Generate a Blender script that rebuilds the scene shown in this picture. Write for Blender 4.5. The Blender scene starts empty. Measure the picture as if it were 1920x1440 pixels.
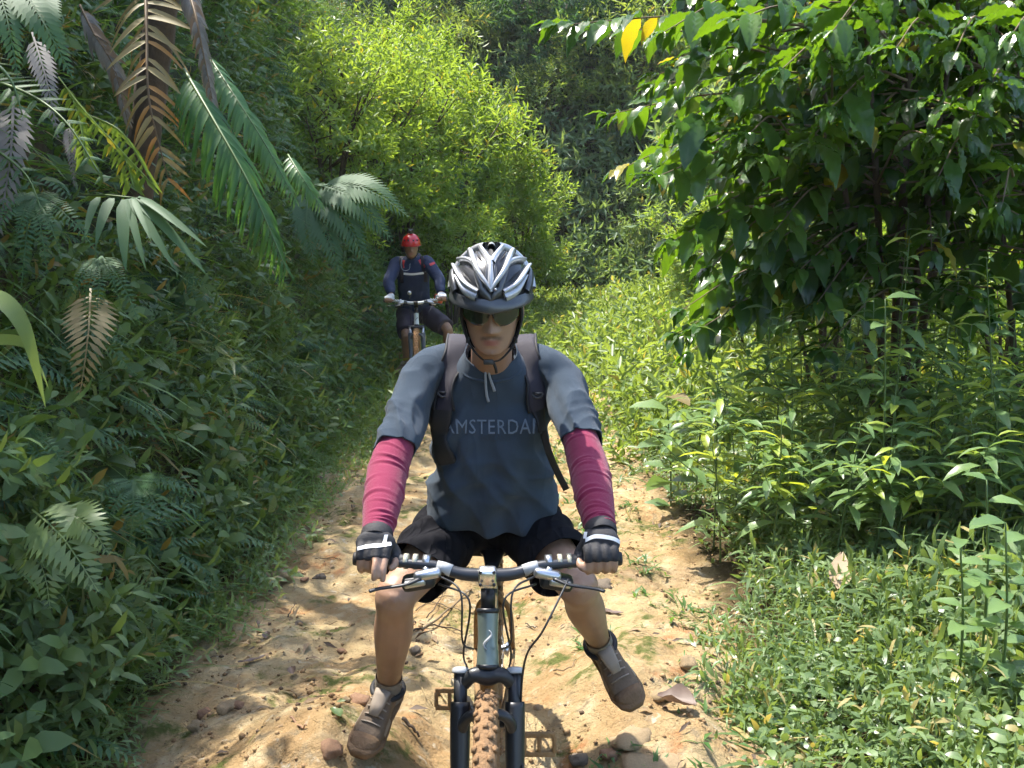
import bpy, bmesh, math, random
import numpy as np
from mathutils import Vector, Matrix, noise
from mathutils.bvhtree import BVHTree

random.seed(7)
RNG = np.random.default_rng(11)
sc = bpy.context.scene
COL = sc.collection

# ------------------------------------------------------------------ camera
PITCH = math.radians(9.4)
CAM_H = 1.83
FPX = 1950.0
cam_d = bpy.data.cameras.new('camera')
cam_d.sensor_width = 36.0
cam_d.lens = 36.0 * FPX / 1920.0
cam_d.clip_start = 0.05
cam_d.clip_end = 500
cam = bpy.data.objects.new('camera', cam_d)
COL.objects.link(cam)
cam.location = (0, 0, CAM_H)
cam.rotation_euler = (math.pi / 2 - PITCH, 0, 0)
sc.camera = cam

# ------------------------------------------------------------------ sky, sun, exposure
SUN_EL, SUN_AZ = math.radians(64), math.radians(-50)     # azimuth measured from +Y towards +X
world = bpy.data.worlds.new('World')
sc.world = world
world.use_nodes = True
wn = world.node_tree.nodes
wl = world.node_tree.links
sky = wn.new('ShaderNodeTexSky')
sky.sky_type = 'NISHITA'
sky.sun_disc = False
sky.sun_elevation = SUN_EL
sky.sun_rotation = SUN_AZ
sky.dust_density = 2.0
bg = wn['Background']
bg.inputs['Strength'].default_value = 0.15
wl.new(sky.outputs[0], bg.inputs[0])

sun_d = bpy.data.lights.new('sun', 'SUN')
sun_d.energy = 3.6
sun_d.angle = math.radians(0.6)
sun_d.color = (1.0, 0.95, 0.86)
sun = bpy.data.objects.new('sun', sun_d)
COL.objects.link(sun)
TO_SUN = Vector((math.cos(SUN_EL) * math.sin(SUN_AZ), math.cos(SUN_EL) * math.cos(SUN_AZ), math.sin(SUN_EL)))
sun.rotation_euler = TO_SUN.to_track_quat('Z', 'Y').to_euler()
sun.location = TO_SUN * 40

vs = sc.view_settings
vs.view_transform = 'Standard'
vs.look = 'None'
vs.gamma = 1.0
vs.use_curve_mapping = False
vs.exposure = 1.65
sc.cycles.max_bounces = 6
sc.cycles.use_adaptive_sampling = True
sc.cycles.adaptive_threshold = 0.03
sc.cycles.diffuse_bounces = 3
sc.cycles.glossy_bounces = 3
sc.cycles.transmission_bounces = 4
sc.cycles.caustics_reflective = False
sc.cycles.caustics_refractive = False

# ------------------------------------------------------------------ helpers
cF = Vector((0, math.cos(PITCH), -math.sin(PITCH)))
cU = Vector((0, math.sin(PITCH), math.cos(PITCH)))
cR = Vector((1, 0, 0))
cC = Vector((0, 0, CAM_H))


def ray(px, py):
    return cF + cR * ((px - 960) / FPX) - cU * ((py - 720) / FPX)


def spot(px, py, d):
    """surveyed point: bearing read off the photograph, distance estimated from known sizes"""
    return cC + ray(px, py) * d


def vnoise(x, y, seed=0):
    x = np.asarray(x, float); y = np.asarray(y, float)
    xi = np.floor(x).astype(np.int64); yi = np.floor(y).astype(np.int64)
    fx = x - xi; fy = y - yi
    fx = fx * fx * (3 - 2 * fx); fy = fy * fy * (3 - 2 * fy)

    def h(a, b):
        n = (a * 374761393 + b * 668265263 + seed * 1442695041) & 0x7fffffff
        n = ((n ^ (n >> 13)) * 1274126177) & 0x7fffffff
        return ((n ^ (n >> 16)) & 0xffff) / 65535.0
    a = h(xi, yi); b = h(xi + 1, yi); c = h(xi, yi + 1); d = h(xi + 1, yi + 1)
    return (a * (1 - fx) + b * fx) * (1 - fy) + (c * (1 - fx) + d * fx) * fy


def fbm(x, y, seed=0, o=3):
    s = 0; a = 0.5; t = 0
    for i in range(o):
        s = s + a * vnoise(x * 2 ** i, y * 2 ** i, seed + i * 17); t += a; a *= 0.5
    return s / t


def sstep(a, b, x):
    t = np.clip((np.asarray(x, float) - a) / (b - a), 0, 1)
    return t * t * (3 - 2 * t)


# ---------------- node materials
def newmat(name):
    m = bpy.data.materials.new(name)
    m.use_nodes = True
    nt = m.node_tree
    return m, nt, nt.nodes['Principled BSDF'], nt.nodes['Material Output']


def plain(name, col, rough=0.6, metal=0.0, spec=0.5, var=0.15, scale=30, bump=0.0, bscale=120, coat=0.0, sheen=0.0, crease=0.0, cscale=9.0):
    m, nt, b, out = newmat(name)
    n = nt.nodes
    tc = n.new('ShaderNodeTexCoord')
    nz = n.new('ShaderNodeTexNoise'); nz.inputs['Scale'].default_value = scale; nz.inputs['Detail'].default_value = 5
    nt.links.new(tc.outputs['Object'], nz.inputs['Vector'])
    mx = n.new('ShaderNodeMix'); mx.data_type = 'RGBA'
    mx.inputs[6].default_value = (*[c * (1 - var) for c in col], 1)
    mx.inputs[7].default_value = (*[min(1, c * (1 + var)) for c in col], 1)
    nt.links.new(nz.outputs[0], mx.inputs[0])
    nt.links.new(mx.outputs[2], b.inputs['Base Color'])
    b.inputs['Roughness'].default_value = rough
    b.inputs['Metallic'].default_value = metal
    b.inputs['Specular IOR Level'].default_value = spec
    b.inputs['Coat Weight'].default_value = coat
    if sheen:
        b.inputs['Sheen Weight'].default_value = sheen
    if bump:
        n2 = n.new('ShaderNodeTexNoise'); n2.inputs['Scale'].default_value = bscale; n2.inputs['Detail'].default_value = 4
        nt.links.new(tc.outputs['Object'], n2.inputs['Vector'])
        bp = n.new('ShaderNodeBump'); bp.inputs['Strength'].default_value = bump; bp.inputs['Distance'].default_value = 0.01
        nt.links.new(n2.outputs[0], bp.inputs['Height'])
        nt.links.new(bp.outputs[0], b.inputs['Normal'])
        if crease:                                                    # cloth: soft ridges where the fabric buckles
            n3 = n.new('ShaderNodeTexNoise'); n3.inputs['Scale'].default_value = cscale; n3.inputs['Detail'].default_value = 1.2; n3.inputs['Distortion'].default_value = 1.2
            mp = n.new('ShaderNodeMapping'); mp.inputs['Scale'].default_value = (1.5, 1.0, 0.7); mp.inputs['Rotation'].default_value = (0.3, 0.5, 0.2)
            nt.links.new(tc.outputs['Object'], mp.inputs[0]); nt.links.new(mp.outputs[0], n3.inputs['Vector'])
            s1 = n.new('ShaderNodeMath'); s1.operation = 'SUBTRACT'; s1.inputs[1].default_value = 0.5; nt.links.new(n3.outputs[0], s1.inputs[0])
            s2 = n.new('ShaderNodeMath'); s2.operation = 'ABSOLUTE'; nt.links.new(s1.outputs[0], s2.inputs[0])
            s3 = n.new('ShaderNodeMath'); s3.operation = 'POWER'; s3.inputs[1].default_value = 0.55; nt.links.new(s2.outputs[0], s3.inputs[0])
            b3 = n.new('ShaderNodeBump'); b3.invert = True; b3.inputs['Strength'].default_value = crease; b3.inputs['Distance'].default_value = 0.03
            nt.links.new(s3.outputs[0], b3.inputs['Height']); nt.links.new(bp.outputs[0], b3.inputs['Normal']); nt.links.new(b3.outputs[0], b.inputs['Normal'])
    return m


def leafmat(name, dark, light, odd, rough=0.42, transl=0.35, tcol=None, odd_at=0.93, spec=0.5):
    """leaf: colour varies leaf by leaf (attribute tint), part of the light passes through the blade"""
    m, nt, b, out = newmat(name)
    n = nt.nodes; L = nt.links
    at = n.new('ShaderNodeAttribute'); at.attribute_name = 'tint'
    sp = n.new('ShaderNodeSeparateColor'); L.new(at.outputs['Color'], sp.inputs[0])
    oi = n.new('ShaderNodeObjectInfo')
    ad = n.new('ShaderNodeMath'); ad.operation = 'ADD'; L.new(sp.outputs[0], ad.inputs[0])
    ml = n.new('ShaderNodeMath'); ml.operation = 'MULTIPLY'; ml.inputs[1].default_value = 0.45
    L.new(oi.outputs['Random'], ml.inputs[0]); L.new(ml.outputs[0], ad.inputs[1])
    sb = n.new('ShaderNodeMath'); sb.operation = 'SUBTRACT'; sb.inputs[1].default_value = 0.2; sb.use_clamp = True
    L.new(ad.outputs[0], sb.inputs[0])
    m1 = n.new('ShaderNodeMix'); m1.data_type = 'RGBA'
    m1.inputs[6].default_value = (*dark, 1); m1.inputs[7].default_value = (*light, 1)
    L.new(sb.outputs[0], m1.inputs[0])
    gt = n.new('ShaderNodeMath'); gt.operation = 'GREATER_THAN'; gt.inputs[1].default_value = odd_at
    L.new(sp.outputs[1], gt.inputs[0])
    m2 = n.new('ShaderNodeMix'); m2.data_type = 'RGBA'; m2.inputs[7].default_value = (*odd, 1)
    L.new(gt.outputs[0], m2.inputs[0]); L.new(m1.outputs[2], m2.inputs[6])
    L.new(m2.outputs[2], b.inputs['Base Color'])
    b.inputs['Roughness'].default_value = rough
    b.inputs['Specular IOR Level'].default_value = spec
    tr = n.new('ShaderNodeBsdfTranslucent')
    tm = n.new('ShaderNodeMix'); tm.data_type = 'RGBA'; tm.blend_type = 'MULTIPLY'; tm.inputs[0].default_value = 1
    tm.inputs[7].default_value = (*(tcol or (2.3, 2.0, 0.75)), 1)
    L.new(m2.outputs[2], tm.inputs[6]); L.new(tm.outputs[2], tr.inputs['Color'])
    ms = n.new('ShaderNodeMixShader'); ms.inputs[0].default_value = transl
    L.new(b.outputs[0], ms.inputs[1]); L.new(tr.outputs[0], ms.inputs[2])
    L.new(ms.outputs[0], out.inputs['Surface'])
    return m


# ---------------- meshes
def raw_mesh(name, V, tris=None, quads=None, tint=None, smooth=True):
    me = bpy.data.meshes.new(name)
    V = np.asarray(V, np.float32).reshape(-1, 3)
    nt_ = 0 if tris is None else len(tris)
    nq = 0 if quads is None else len(quads)
    me.vertices.add(len(V)); me.vertices.foreach_set('co', V.ravel())
    loops = []
    if nt_: loops.append(np.asarray(tris, np.int32).ravel())
    if nq: loops.append(np.asarray(quads, np.int32).ravel())
    loops = np.concatenate(loops) if loops else np.zeros(0, np.int32)
    me.loops.add(len(loops)); me.loops.foreach_set('vertex_index', loops)
    st = np.concatenate([np.arange(nt_) * 3, nt_ * 3 + np.arange(nq) * 4]).astype(np.int32)
    me.polygons.add(len(st)); me.polygons.foreach_set('loop_start', st)
    if smooth:
        me.polygons.foreach_set('use_smooth', np.ones(len(st), bool))
    if tint is not None:
        a = me.attributes.new('tint', 'FLOAT_COLOR', 'POINT')
        c = np.ones((len(V), 4), np.float32); c[:, :3] = np.asarray(tint, np.float32).reshape(len(V), 3)
        a.data.foreach_set('color', c.ravel())
    me.update(calc_edges=True)
    me.validate()
    return me


class Geo:
    def __init__(s):
        s.V = []; s.T = []; s.Q = []; s.C = []; s.n = 0

    def add(s, V, tris=None, quads=None, tint=(0.5, 0.5, 0.5)):
        V = np.asarray(V, float).reshape(-1, 3)
        if tris is not None and len(tris): s.T.append(np.asarray(tris, np.int64) + s.n)
        if quads is not None and len(quads): s.Q.append(np.asarray(quads, np.int64) + s.n)
        t = np.asarray(tint, float)
        s.C.append(np.broadcast_to(t, (len(V), 3)) if t.ndim == 1 else t)
        s.V.append(V); s.n += len(V)
        return s

    def scatter(s, tp, P, D, N, size, tint=None, wide=None):
        """copies of template tp at points P, its y axis along D, its z axis towards N"""
        P = np.asarray(P, float).reshape(-1, 3); k = len(P)
        if k == 0: return s
        D = np.broadcast_to(np.asarray(D, float), (k, 3)); N = np.broadcast_to(np.asarray(N, float), (k, 3))
        D = D / (np.linalg.norm(D, axis=1, keepdims=True) + 1e-9)
        X = np.cross(D, N); X /= (np.linalg.norm(X, axis=1, keepdims=True) + 1e-9)
        Z = np.cross(X, D)
        size = np.broadcast_to(np.asarray(size, float), (k,))[:, None, None]
        wide = 1.0 if wide is None else np.broadcast_to(np.asarray(wide, float), (k,))[:, None, None]
        tv = tp['V'][None]
        W = P[:, None] + size * (wide * tv[..., 0:1] * X[:, None] + tv[..., 1:2] * D[:, None] + tv[..., 2:3] * Z[:, None])
        nv = len(tp['V'])
        if tint is None: tint = RNG.random((k, 3))
        c = np.broadcast_to(np.asarray(tint, float)[:, None], (k, nv, 3)).copy()
        if 't' in tp:
            c[..., :2] = np.clip(c[..., :2] * 0.7 + tp['t'][None] * 0.45 - 0.07, 0, 1)
        off = (np.arange(k) * nv)[:, None, None]
        if len(tp['T']): s.T.append((tp['T'][None] + off).reshape(-1, 3) + s.n)
        if len(tp['Q']): s.Q.append((tp['Q'][None] + off).reshape(-1, 4) + s.n)
        s.V.append(W.reshape(-1, 3)); s.C.append(c.reshape(-1, 3)); s.n += k * nv
        return s

    def tube(s, pts, rad, n=8, tint=(0.5, 0.5, 0.5), cap=True):
        V, Q, T = tube_data(pts, rad, n, cap)
        return s.add(V, T, Q, tint)

    def arrays(s):
        V = np.concatenate(s.V); C = np.concatenate(s.C)
        T = np.concatenate(s.T) if s.T else None
        Q = np.concatenate(s.Q) if s.Q else None
        return V, T, Q, C

    def mesh(s, name, smooth=True):
        V, T, Q, C = s.arrays()
        return raw_mesh(name, V, T, Q, C, smooth)

    def obj(s, name, mat, parent=None, smooth=True):
        return link(name, s.mesh(name, smooth), mat, parent)


def tube_data(pts, rad, n=8, cap=True, flat=None, up=None):
    pts = [Vector(p) for p in pts]
    m = len(pts)
    rad = np.broadcast_to(np.asarray(rad, float), (m,))
    V = []; Q = []; T = []
    prev = None
    for i, p in enumerate(pts):
        t = (pts[min(i + 1, m - 1)] - pts[max(i - 1, 0)])
        if t.length < 1e-9: t = Vector((0, 0, 1))
        t.normalize()
        if prev is None:
            a = Vector(up) if up is not None else (Vector((0, 0, 1)) if abs(t.z) < 0.9 else Vector((1, 0, 0)))
            u = t.cross(a).normalized()
        else:
            u = (prev - t * prev.dot(t))
            u = u.normalized() if u.length > 1e-6 else t.orthogonal().normalized()
        prev = u
        v = t.cross(u)
        for k in range(n):
            a = 2 * math.pi * k / n
            f = 1.0 if flat is None else flat
            V.append(p + u * math.cos(a) * rad[i] + v * math.sin(a) * rad[i] * f)
    for i in range(m - 1):
        for k in range(n):
            k2 = (k + 1) % n
            Q.append((i * n + k, i * n + k2, (i + 1) * n + k2, (i + 1) * n + k))
    if cap:
        V.append(pts[0]); V.append(pts[-1])
        c0 = len(V) - 2; c1 = len(V) - 1
        for k in range(n):
            k2 = (k + 1) % n
            T.append((c0, k2, k)); T.append((c1, (m - 1) * n + k, (m - 1) * n + k2))
    return np.array([tuple(v) for v in V]), np.array(Q), np.array(T).reshape(-1, 3)


def smooth_path(pts, k=6):
    """Catmull-Rom through pts (points may carry extra columns such as radius)"""
    A = np.array([list(p) for p in pts], float)
    B = np.vstack([2 * A[0] - A[1], A, 2 * A[-1] - A[-2]])
    out = []
    for i in range(1, len(B) - 2):
        p0, p1, p2, p3 = B[i - 1], B[i], B[i + 1], B[i + 2]
        for j in range(k):
            t = j / k
            out.append(0.5 * (2 * p1 + (p2 - p0) * t + (2 * p0 - 5 * p1 + 4 * p2 - p3) * t * t + (3 * p1 - p0 - 3 * p2 + p3) * t ** 3))
    out.append(A[-1])
    return np.array(out)


def link(name, mesh, mat=None, parent=None):
    o = bpy.data.objects.new(name, mesh)
    COL.objects.link(o)
    if mat is not None:
        for m_ in (mat if isinstance(mat, (list, tuple)) else [mat]):
            if mesh.materials.find(m_.name) < 0: mesh.materials.append(m_)
    if parent is not None:
        adopt(o, parent)
    return o


def wmat(o):
    m = o.matrix_basis.copy()
    if o.parent is not None:
        m = wmat(o.parent) @ o.matrix_parent_inverse @ m
    return m


def adopt(o, parent):
    o.parent = parent
    o.matrix_parent_inverse = wmat(parent).inverted()


def thing(name, label, cat, loc=(0, 0, 0), group=None):
    o = bpy.data.objects.new(name, None)
    COL.objects.link(o)
    o.location = loc
    o.empty_display_size = 0.1
    return tag(o, label, cat, group)


def tag(o, label=None, cat=None, group=None, kind=None):
    if label: o['label'] = label
    if cat: o['category'] = cat
    if group: o['group'] = group
    if kind: o['kind'] = kind
    return o


def copy_tree(o, parent=None):
    c = o.copy(); COL.objects.link(c); c.parent = parent
    for ch in [x for x in bpy.data.objects if x.parent == o]:
        copy_tree(ch, c)
    return c


def evaluate(me, mods):
    """run modifiers on a mesh and give back the result"""
    o = bpy.data.objects.new('tmp', me); COL.objects.link(o)
    for typ, kw in mods:
        m = o.modifiers.new(typ, typ)
        for k, v in kw.items(): setattr(m, k, v)
    dg = bpy.context.evaluated_depsgraph_get()
    r = bpy.data.meshes.new_from_object(o.evaluated_get(dg))
    bpy.data.objects.remove(o)
    bpy.data.meshes.remove(me)
    return r


def fuse(geo, voxel, smooth=4, fac=0.5):
    """closed overlapping shapes grown together into one continuous skin"""
    V, T, Q, C = geo.arrays()
    me = raw_mesh('tmp', V, T, Q)
    r = evaluate(me, [('REMESH', dict(mode='VOXEL', voxel_size=voxel, use_smooth_shade=True)),
                      ('SMOOTH', dict(factor=fac, iterations=smooth))])
    return r


def coords(me):
    a = np.empty(len(me.vertices) * 3, np.float32); me.vertices.foreach_get('co', a)
    return a.reshape(-1, 3).astype(float)


def normals(me):
    a = np.empty(len(me.vertices) * 3, np.float32); me.vertex_normals.foreach_get('vector', a)
    return a.reshape(-1, 3).astype(float)


def put(me, V):
    me.vertices.foreach_set('co', np.asarray(V, np.float32).ravel()); me.update()


def bvh_of(me):
    V = [v.co.copy() for v in me.vertices]
    return BVHTree.FromPolygons(V, [tuple(p.vertices) for p in me.polygons])


def hit(bvh, px, py, off=0.0):
    r = ray(px, py).normalized()
    loc, nrm, i, d = bvh.ray_cast(cC, r)
    if loc is None: return None, None
    if nrm.dot(r) > 0: nrm = -nrm
    return loc + nrm * off, nrm


def box(g, c, s, rot=None, bev=0.0, tint=(0.5, 0.5, 0.5)):
    """box with chamfered long edges, centre c, full sizes s"""
    bm = bmesh.new()
    bmesh.ops.create_cube(bm, size=1.0)
    bmesh.ops.scale(bm, vec=Vector(s), verts=bm.verts)
    if bev: bmesh.ops.bevel(bm, geom=bm.edges[:], offset=bev, segments=2, affect='EDGES', profile=0.5)
    bmesh.ops.triangulate(bm, faces=bm.faces)
    M = Matrix.Translation(Vector(c)) @ (rot.to_4x4() if rot is not None else Matrix.Identity(4))
    bmesh.ops.transform(bm, matrix=M, verts=bm.verts)
    bm.verts.index_update()
    g.add([tuple(v.co) for v in bm.verts], [[v.index for v in f.verts] for f in bm.faces], None, tint)
    bm.free()


def loft(g, rings, n=28, cap=True, tint=(0.5, 0.5, 0.5)):
    """rings: (centre, xdir*rx, ydir*ry_front, ry_back, power)"""
    V = []; Q = []; T = []
    for (c, X, Y, back, pw) in rings:
        c = Vector(c); X = Vector(X); Y = Vector(Y)
        for k in range(n):
            a = 2 * math.pi * k / n
            ca, sa = math.cos(a), math.sin(a)
            ca = math.copysign(abs(ca) ** (2 / pw), ca); sa = math.copysign(abs(sa) ** (2 / pw), sa)
            V.append(c + X * ca + Y * sa * (1.0 if sa > 0 else back))
    m = len(rings)
    for i in range(m - 1):
        for k in range(n):
            k2 = (k + 1) % n
            Q.append((i * n + k, i * n + k2, (i + 1) * n + k2, (i + 1) * n + k))
    if cap:
        V.append(Vector(rings[0][0])); V.append(Vector(rings[-1][0]))
        c0 = len(V) - 2; c1 = len(V) - 1
        for k in range(n):
            k2 = (k + 1) % n
            T.append((c0, k2, k)); T.append((c1, (m - 1) * n + k, (m - 1) * n + k2))
    g.add([tuple(v) for v in V], np.array(T).reshape(-1, 3), np.array(Q), tint)
# ================================================================== the setting: terrain and path
def path_x(y):
    y = np.asarray(y, float)
    return -0.15 + 0.013 * np.clip(y - 12, 0, 14) ** 2 + np.clip(y - 26, 0, 99) * 0.36


def H(x, y):
    """terrain height"""
    x = np.asarray(x, float); y = np.asarray(y, float)
    xc = path_x(y)
    z = 0.10 * (1 - sstep(4.5, 8.5, y)) + 0.05 * (fbm(x * 0.8, y * 0.8, 3) - 0.5)
    s = (xc - 1.05) - x + 0.28 * (fbm(y * 0.55, x * 0.2, 9) - 0.5)          # metres left of the path's edge
    bank = 0.10 * np.clip(s, 0, 0.40) + 2.8 * np.clip(s - 0.40, 0, 1.65) + 0.75 * np.clip(s - 2.05, 0, 9)
    bank = bank * (1 - sstep(19.5, 24.5, y))
    rough = (fbm(x * 1.1 + 5, y * 1.1, 21) - 0.5) * 0.9 * sstep(0.4, 1.4, s)
    z = z + bank + rough
    t = x - (xc + 1.05)
    z = z + 0.10 * sstep(0.0, 0.5, t) - 0.04 * np.clip(t - 1, 0, 12)
    u = y - 23.2 + 0.20 * np.clip(x - 2.0, 0, 30)
    hill = 1.15 * np.clip(u, 0, 13) + (fbm(x * 0.35, y * 0.35, 31) - 0.5) * 2.6 * sstep(0.5, 4, u)
    z = np.maximum(z, 0) * 1.0 + hill + np.minimum(z, 0)
    return z


def ground_at(px, py, lift=0.0):
    r = ray(px, py); d = 1.5
    while d < 60:
        p = cC + r * d
        h = float(H(p.x, p.y))
        if p.z <= h: break
        d += max(0.01, (p.z - h) * 0.4)
    p = cC + r * d
    return Vector((p.x, p.y, float(H(p.x, p.y)) + lift))


def Hn(x, y, e=0.05):
    x = np.asarray(x, float); y = np.asarray(y, float)
    n = np.stack([-(H(x + e, y) - H(x - e, y)) / (2 * e), -(H(x, y + e) - H(x, y - e)) / (2 * e), np.ones_like(x)], -1)
    return n / np.linalg.norm(n, axis=-1, keepdims=True)


def grid_mesh(name, xs, ys, fz):
    X, Y = np.meshgrid(xs, ys)
    Z = fz(X, Y)
    V = np.stack([X, Y, Z], -1).reshape(-1, 3)
    nx, ny = len(xs), len(ys)
    i = np.arange((ny - 1) * nx).reshape(ny - 1, nx)[:, :-1].ravel()
    Q = np.stack([i, i + 1, i + nx + 1, i + nx], -1)
    return raw_mesh(name, V, None, Q)


PX0, PX1, PY0, PY1 = -1.75, 1.55, 1.2, 11.0


def in_path(x, y):
    return sstep(PX0, PX0 + 0.1, x) * (1 - sstep(PX1 - 0.1, PX1, x)) * sstep(PY0, PY0 + 0.1, y) * (1 - sstep(PY1 - 0.3, PY1, y))


def dirt_relief(x, y):
    a = fbm(x * 2.1, y * 1.5, 41) - 0.5
    b = fbm(x * 5.5, y * 4.2, 47, 3) - 0.5
    c = fbm(x * 16, y * 14, 53, 3) - 0.5
    e = fbm(x * 45, y * 42, 57, 2) - 0.5
    ridge = np.abs(fbm(x * 3.2 + 4, y * 1.7, 61) - 0.5)
    rut = np.exp(-((x + 0.08 + 0.06 * np.sin(y * 1.3)) / 0.16) ** 2)
    mound = 0.20 * np.exp(-((x + 0.60) / 0.34) ** 2 - ((y - 2.95) / 0.6) ** 2) + 0.13 * np.exp(-((x - 0.46) / 0.28) ** 2 - ((y - 3.5) / 0.5) ** 2)
    return mound + 0.16 * a + 0.070 * b + 0.034 * c + 0.013 * e + 0.09 * np.clip(ridge, 0, 0.2) - 0.05 * rut


def Hp(x, y):
    """surface of the dirt path"""
    k = in_path(x, y)
    dx = np.minimum(np.asarray(x) + 1.35, 1.05 - np.asarray(x))
    amp = 0.35 + 0.65 * sstep(-0.3, 0.15, dx)
    return H(x, y) + dirt_relief(x, y) * k * amp - 0.08 * (1 - k)


def Hg(x, y):
    k = in_path(np.asarray(x), np.asarray(y))
    return H(x, y) - 0.16 * sstep(0.3, 1, k)


def axis(*segs):
    return np.unique(np.round(np.concatenate([np.arange(a, b, s) for a, b, s in segs]), 4))


# soil under the plants
m_soil, nt, b, out = newmat('leaf_litter_soil')
n = nt.nodes; L = nt.links
tc = n.new('ShaderNodeTexCoord')
z1 = n.new('ShaderNodeTexNoise'); z1.inputs['Scale'].default_value = 3.0; z1.inputs['Detail'].default_value = 8
L.new(tc.outputs['Object'], z1.inputs['Vector'])
cr = n.new('ShaderNodeValToRGB')
cr.color_ramp.elements[0].position = 0.3; cr.color_ramp.elements[0].color = (0.030, 0.028, 0.012, 1)
cr.color_ramp.elements[1].position = 0.7; cr.color_ramp.elements[1].color = (0.10, 0.065, 0.030, 1)
e = cr.color_ramp.elements.new(0.5); e.color = (0.040, 0.055, 0.018, 1)
L.new(z1.outputs[0], cr.inputs[0]); L.new(cr.outputs[0], b.inputs['Base Color'])
b.inputs['Roughness'].default_value = 0.9
z2 = n.new('ShaderNodeTexNoise'); z2.inputs['Scale'].default_value = 40; z2.inputs['Detail'].default_value = 6
L.new(tc.outputs['Object'], z2.inputs['Vector'])
bp = n.new('ShaderNodeBump'); bp.inputs['Strength'].default_value = 0.8; bp.inputs['Distance'].default_value = 0.03
L.new(z2.outputs[0], bp.inputs['Height']); L.new(bp.outputs[0], b.inputs['Normal'])

# dry yellow clay of the path with redder, greyer and mossy patches
m_dirt, nt, b, out = newmat('dry_clay')
n = nt.nodes; L = nt.links
tc = n.new('ShaderNodeTexCoord')


def tex(scale, detail=6, rough=0.6, off=0.0):
    mp = n.new('ShaderNodeMapping'); mp.inputs['Location'].default_value = (off, off * 2, 0)
    L.new(tc.outputs['Object'], mp.inputs[0])
    z = n.new('ShaderNodeTexNoise'); z.inputs['Scale'].default_value = scale; z.inputs['Detail'].default_value = detail
    z.inputs['Roughness'].default_value = rough
    L.new(mp.outputs[0], z.inputs['Vector'])
    return z.outputs[0]


def ramp(src, p0, p1):
    r = n.new('ShaderNodeMapRange'); r.interpolation_type = 'SMOOTHSTEP'
    r.inputs[1].default_value = p0; r.inputs[2].default_value = p1
    L.new(src, r.inputs[0]); return r.outputs[0]


def mixc(fac, a, bcol):
    x = n.new('ShaderNodeMix'); x.data_type = 'RGBA'
    L.new(fac, x.inputs[0])
    if isinstance(a, tuple): x.inputs[6].default_value = (*a, 1)
    else: L.new(a, x.inputs[6])
    if isinstance(bcol, tuple): x.inputs[7].default_value = (*bcol, 1)
    else: L.new(bcol, x.inputs[7])
    return x.outputs[2]


c = mixc(ramp(tex(2.2), 0.35, 0.65), (0.47, 0.355, 0.185), (0.38, 0.245, 0.112))
c = mixc(ramp(tex(6.5, off=3), 0.50, 0.68), c, (0.52, 0.41, 0.24))
c = mixc(ramp(tex(3.1, off=7), 0.58, 0.72), c, (0.36, 0.15, 0.055))
c = mixc(ramp(tex(9, off=9), 0.56, 0.70), c, (0.27, 0.21, 0.125))
c = mixc(ramp(tex(1.3, off=27), 0.56, 0.70), c, (0.29, 0.19, 0.10))
c = mixc(ramp(tex(17, off=41), 0.60, 0.72), c, (0.52, 0.45, 0.33))
mo = n.new('ShaderNodeMath'); mo.operation = 'MULTIPLY'
L.new(ramp(tex(3.6, off=13), 0.52, 0.62), mo.inputs[0]); L.new(ramp(tex(20, off=2), 0.38, 0.58), mo.inputs[1])
c = mixc(mo.outputs[0], c, (0.115, 0.130, 0.030))
c = mixc(ramp(tex(60, off=21), 0.64, 0.70), c, (0.12, 0.060, 0.025))
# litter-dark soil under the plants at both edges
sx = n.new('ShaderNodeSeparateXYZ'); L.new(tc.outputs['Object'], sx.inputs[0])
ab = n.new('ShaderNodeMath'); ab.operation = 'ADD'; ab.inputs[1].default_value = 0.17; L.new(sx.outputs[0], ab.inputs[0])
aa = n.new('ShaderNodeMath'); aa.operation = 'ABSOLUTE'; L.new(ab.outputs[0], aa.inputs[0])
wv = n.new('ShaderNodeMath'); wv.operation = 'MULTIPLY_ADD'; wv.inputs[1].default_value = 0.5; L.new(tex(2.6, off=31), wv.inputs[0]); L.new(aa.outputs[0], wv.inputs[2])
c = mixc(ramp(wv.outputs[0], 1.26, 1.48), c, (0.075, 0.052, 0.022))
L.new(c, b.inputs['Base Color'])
b.inputs['Roughness'].default_value = 0.88
b.inputs['Specular IOR Level'].default_value = 0.25
bp = n.new('ShaderNodeBump'); bp.inputs['Strength'].default_value = 1.0; bp.inputs['Distance'].default_value = 0.016
L.new(tex(85, 6, 0.7, 5), bp.inputs['Height'])
bp2 = n.new('ShaderNodeBump'); bp2.inputs['Strength'].default_value = 0.8; bp2.inputs['Distance'].default_value = 0.03
L.new(tex(24, 5, 0.6, 15), bp2.inputs['Height']); L.new(bp.outputs[0], bp2.inputs['Normal'])
L.new(bp2.outputs[0], b.inputs['Normal'])

xs = axis((-60, -12, 3), (-12, -5, 0.5), (-5, 4, 0.14), (4, 14, 0.5), (14, 80, 3))
ys = axis((-30, 0, 2), (0, 14, 0.16), (14, 42, 0.4), (42, 140, 4))
o = link('ground', grid_mesh('ground', xs, ys, Hg), m_soil); tag(o, 'leaf-strewn soil of the bank, hillside and verges', kind='structure')
xs = np.arange(PX0, PX1 + 0.001, 0.019); ys = axis((PY0, 2.4, 0.05), (2.4, 6.2, 0.018), (6.2, PY1 + 0.01, 0.035))
o = link('path', grid_mesh('path', xs, ys, Hp), m_dirt); tag(o, 'lumpy yellow clay path worn bare down the middle', kind='structure')


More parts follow.
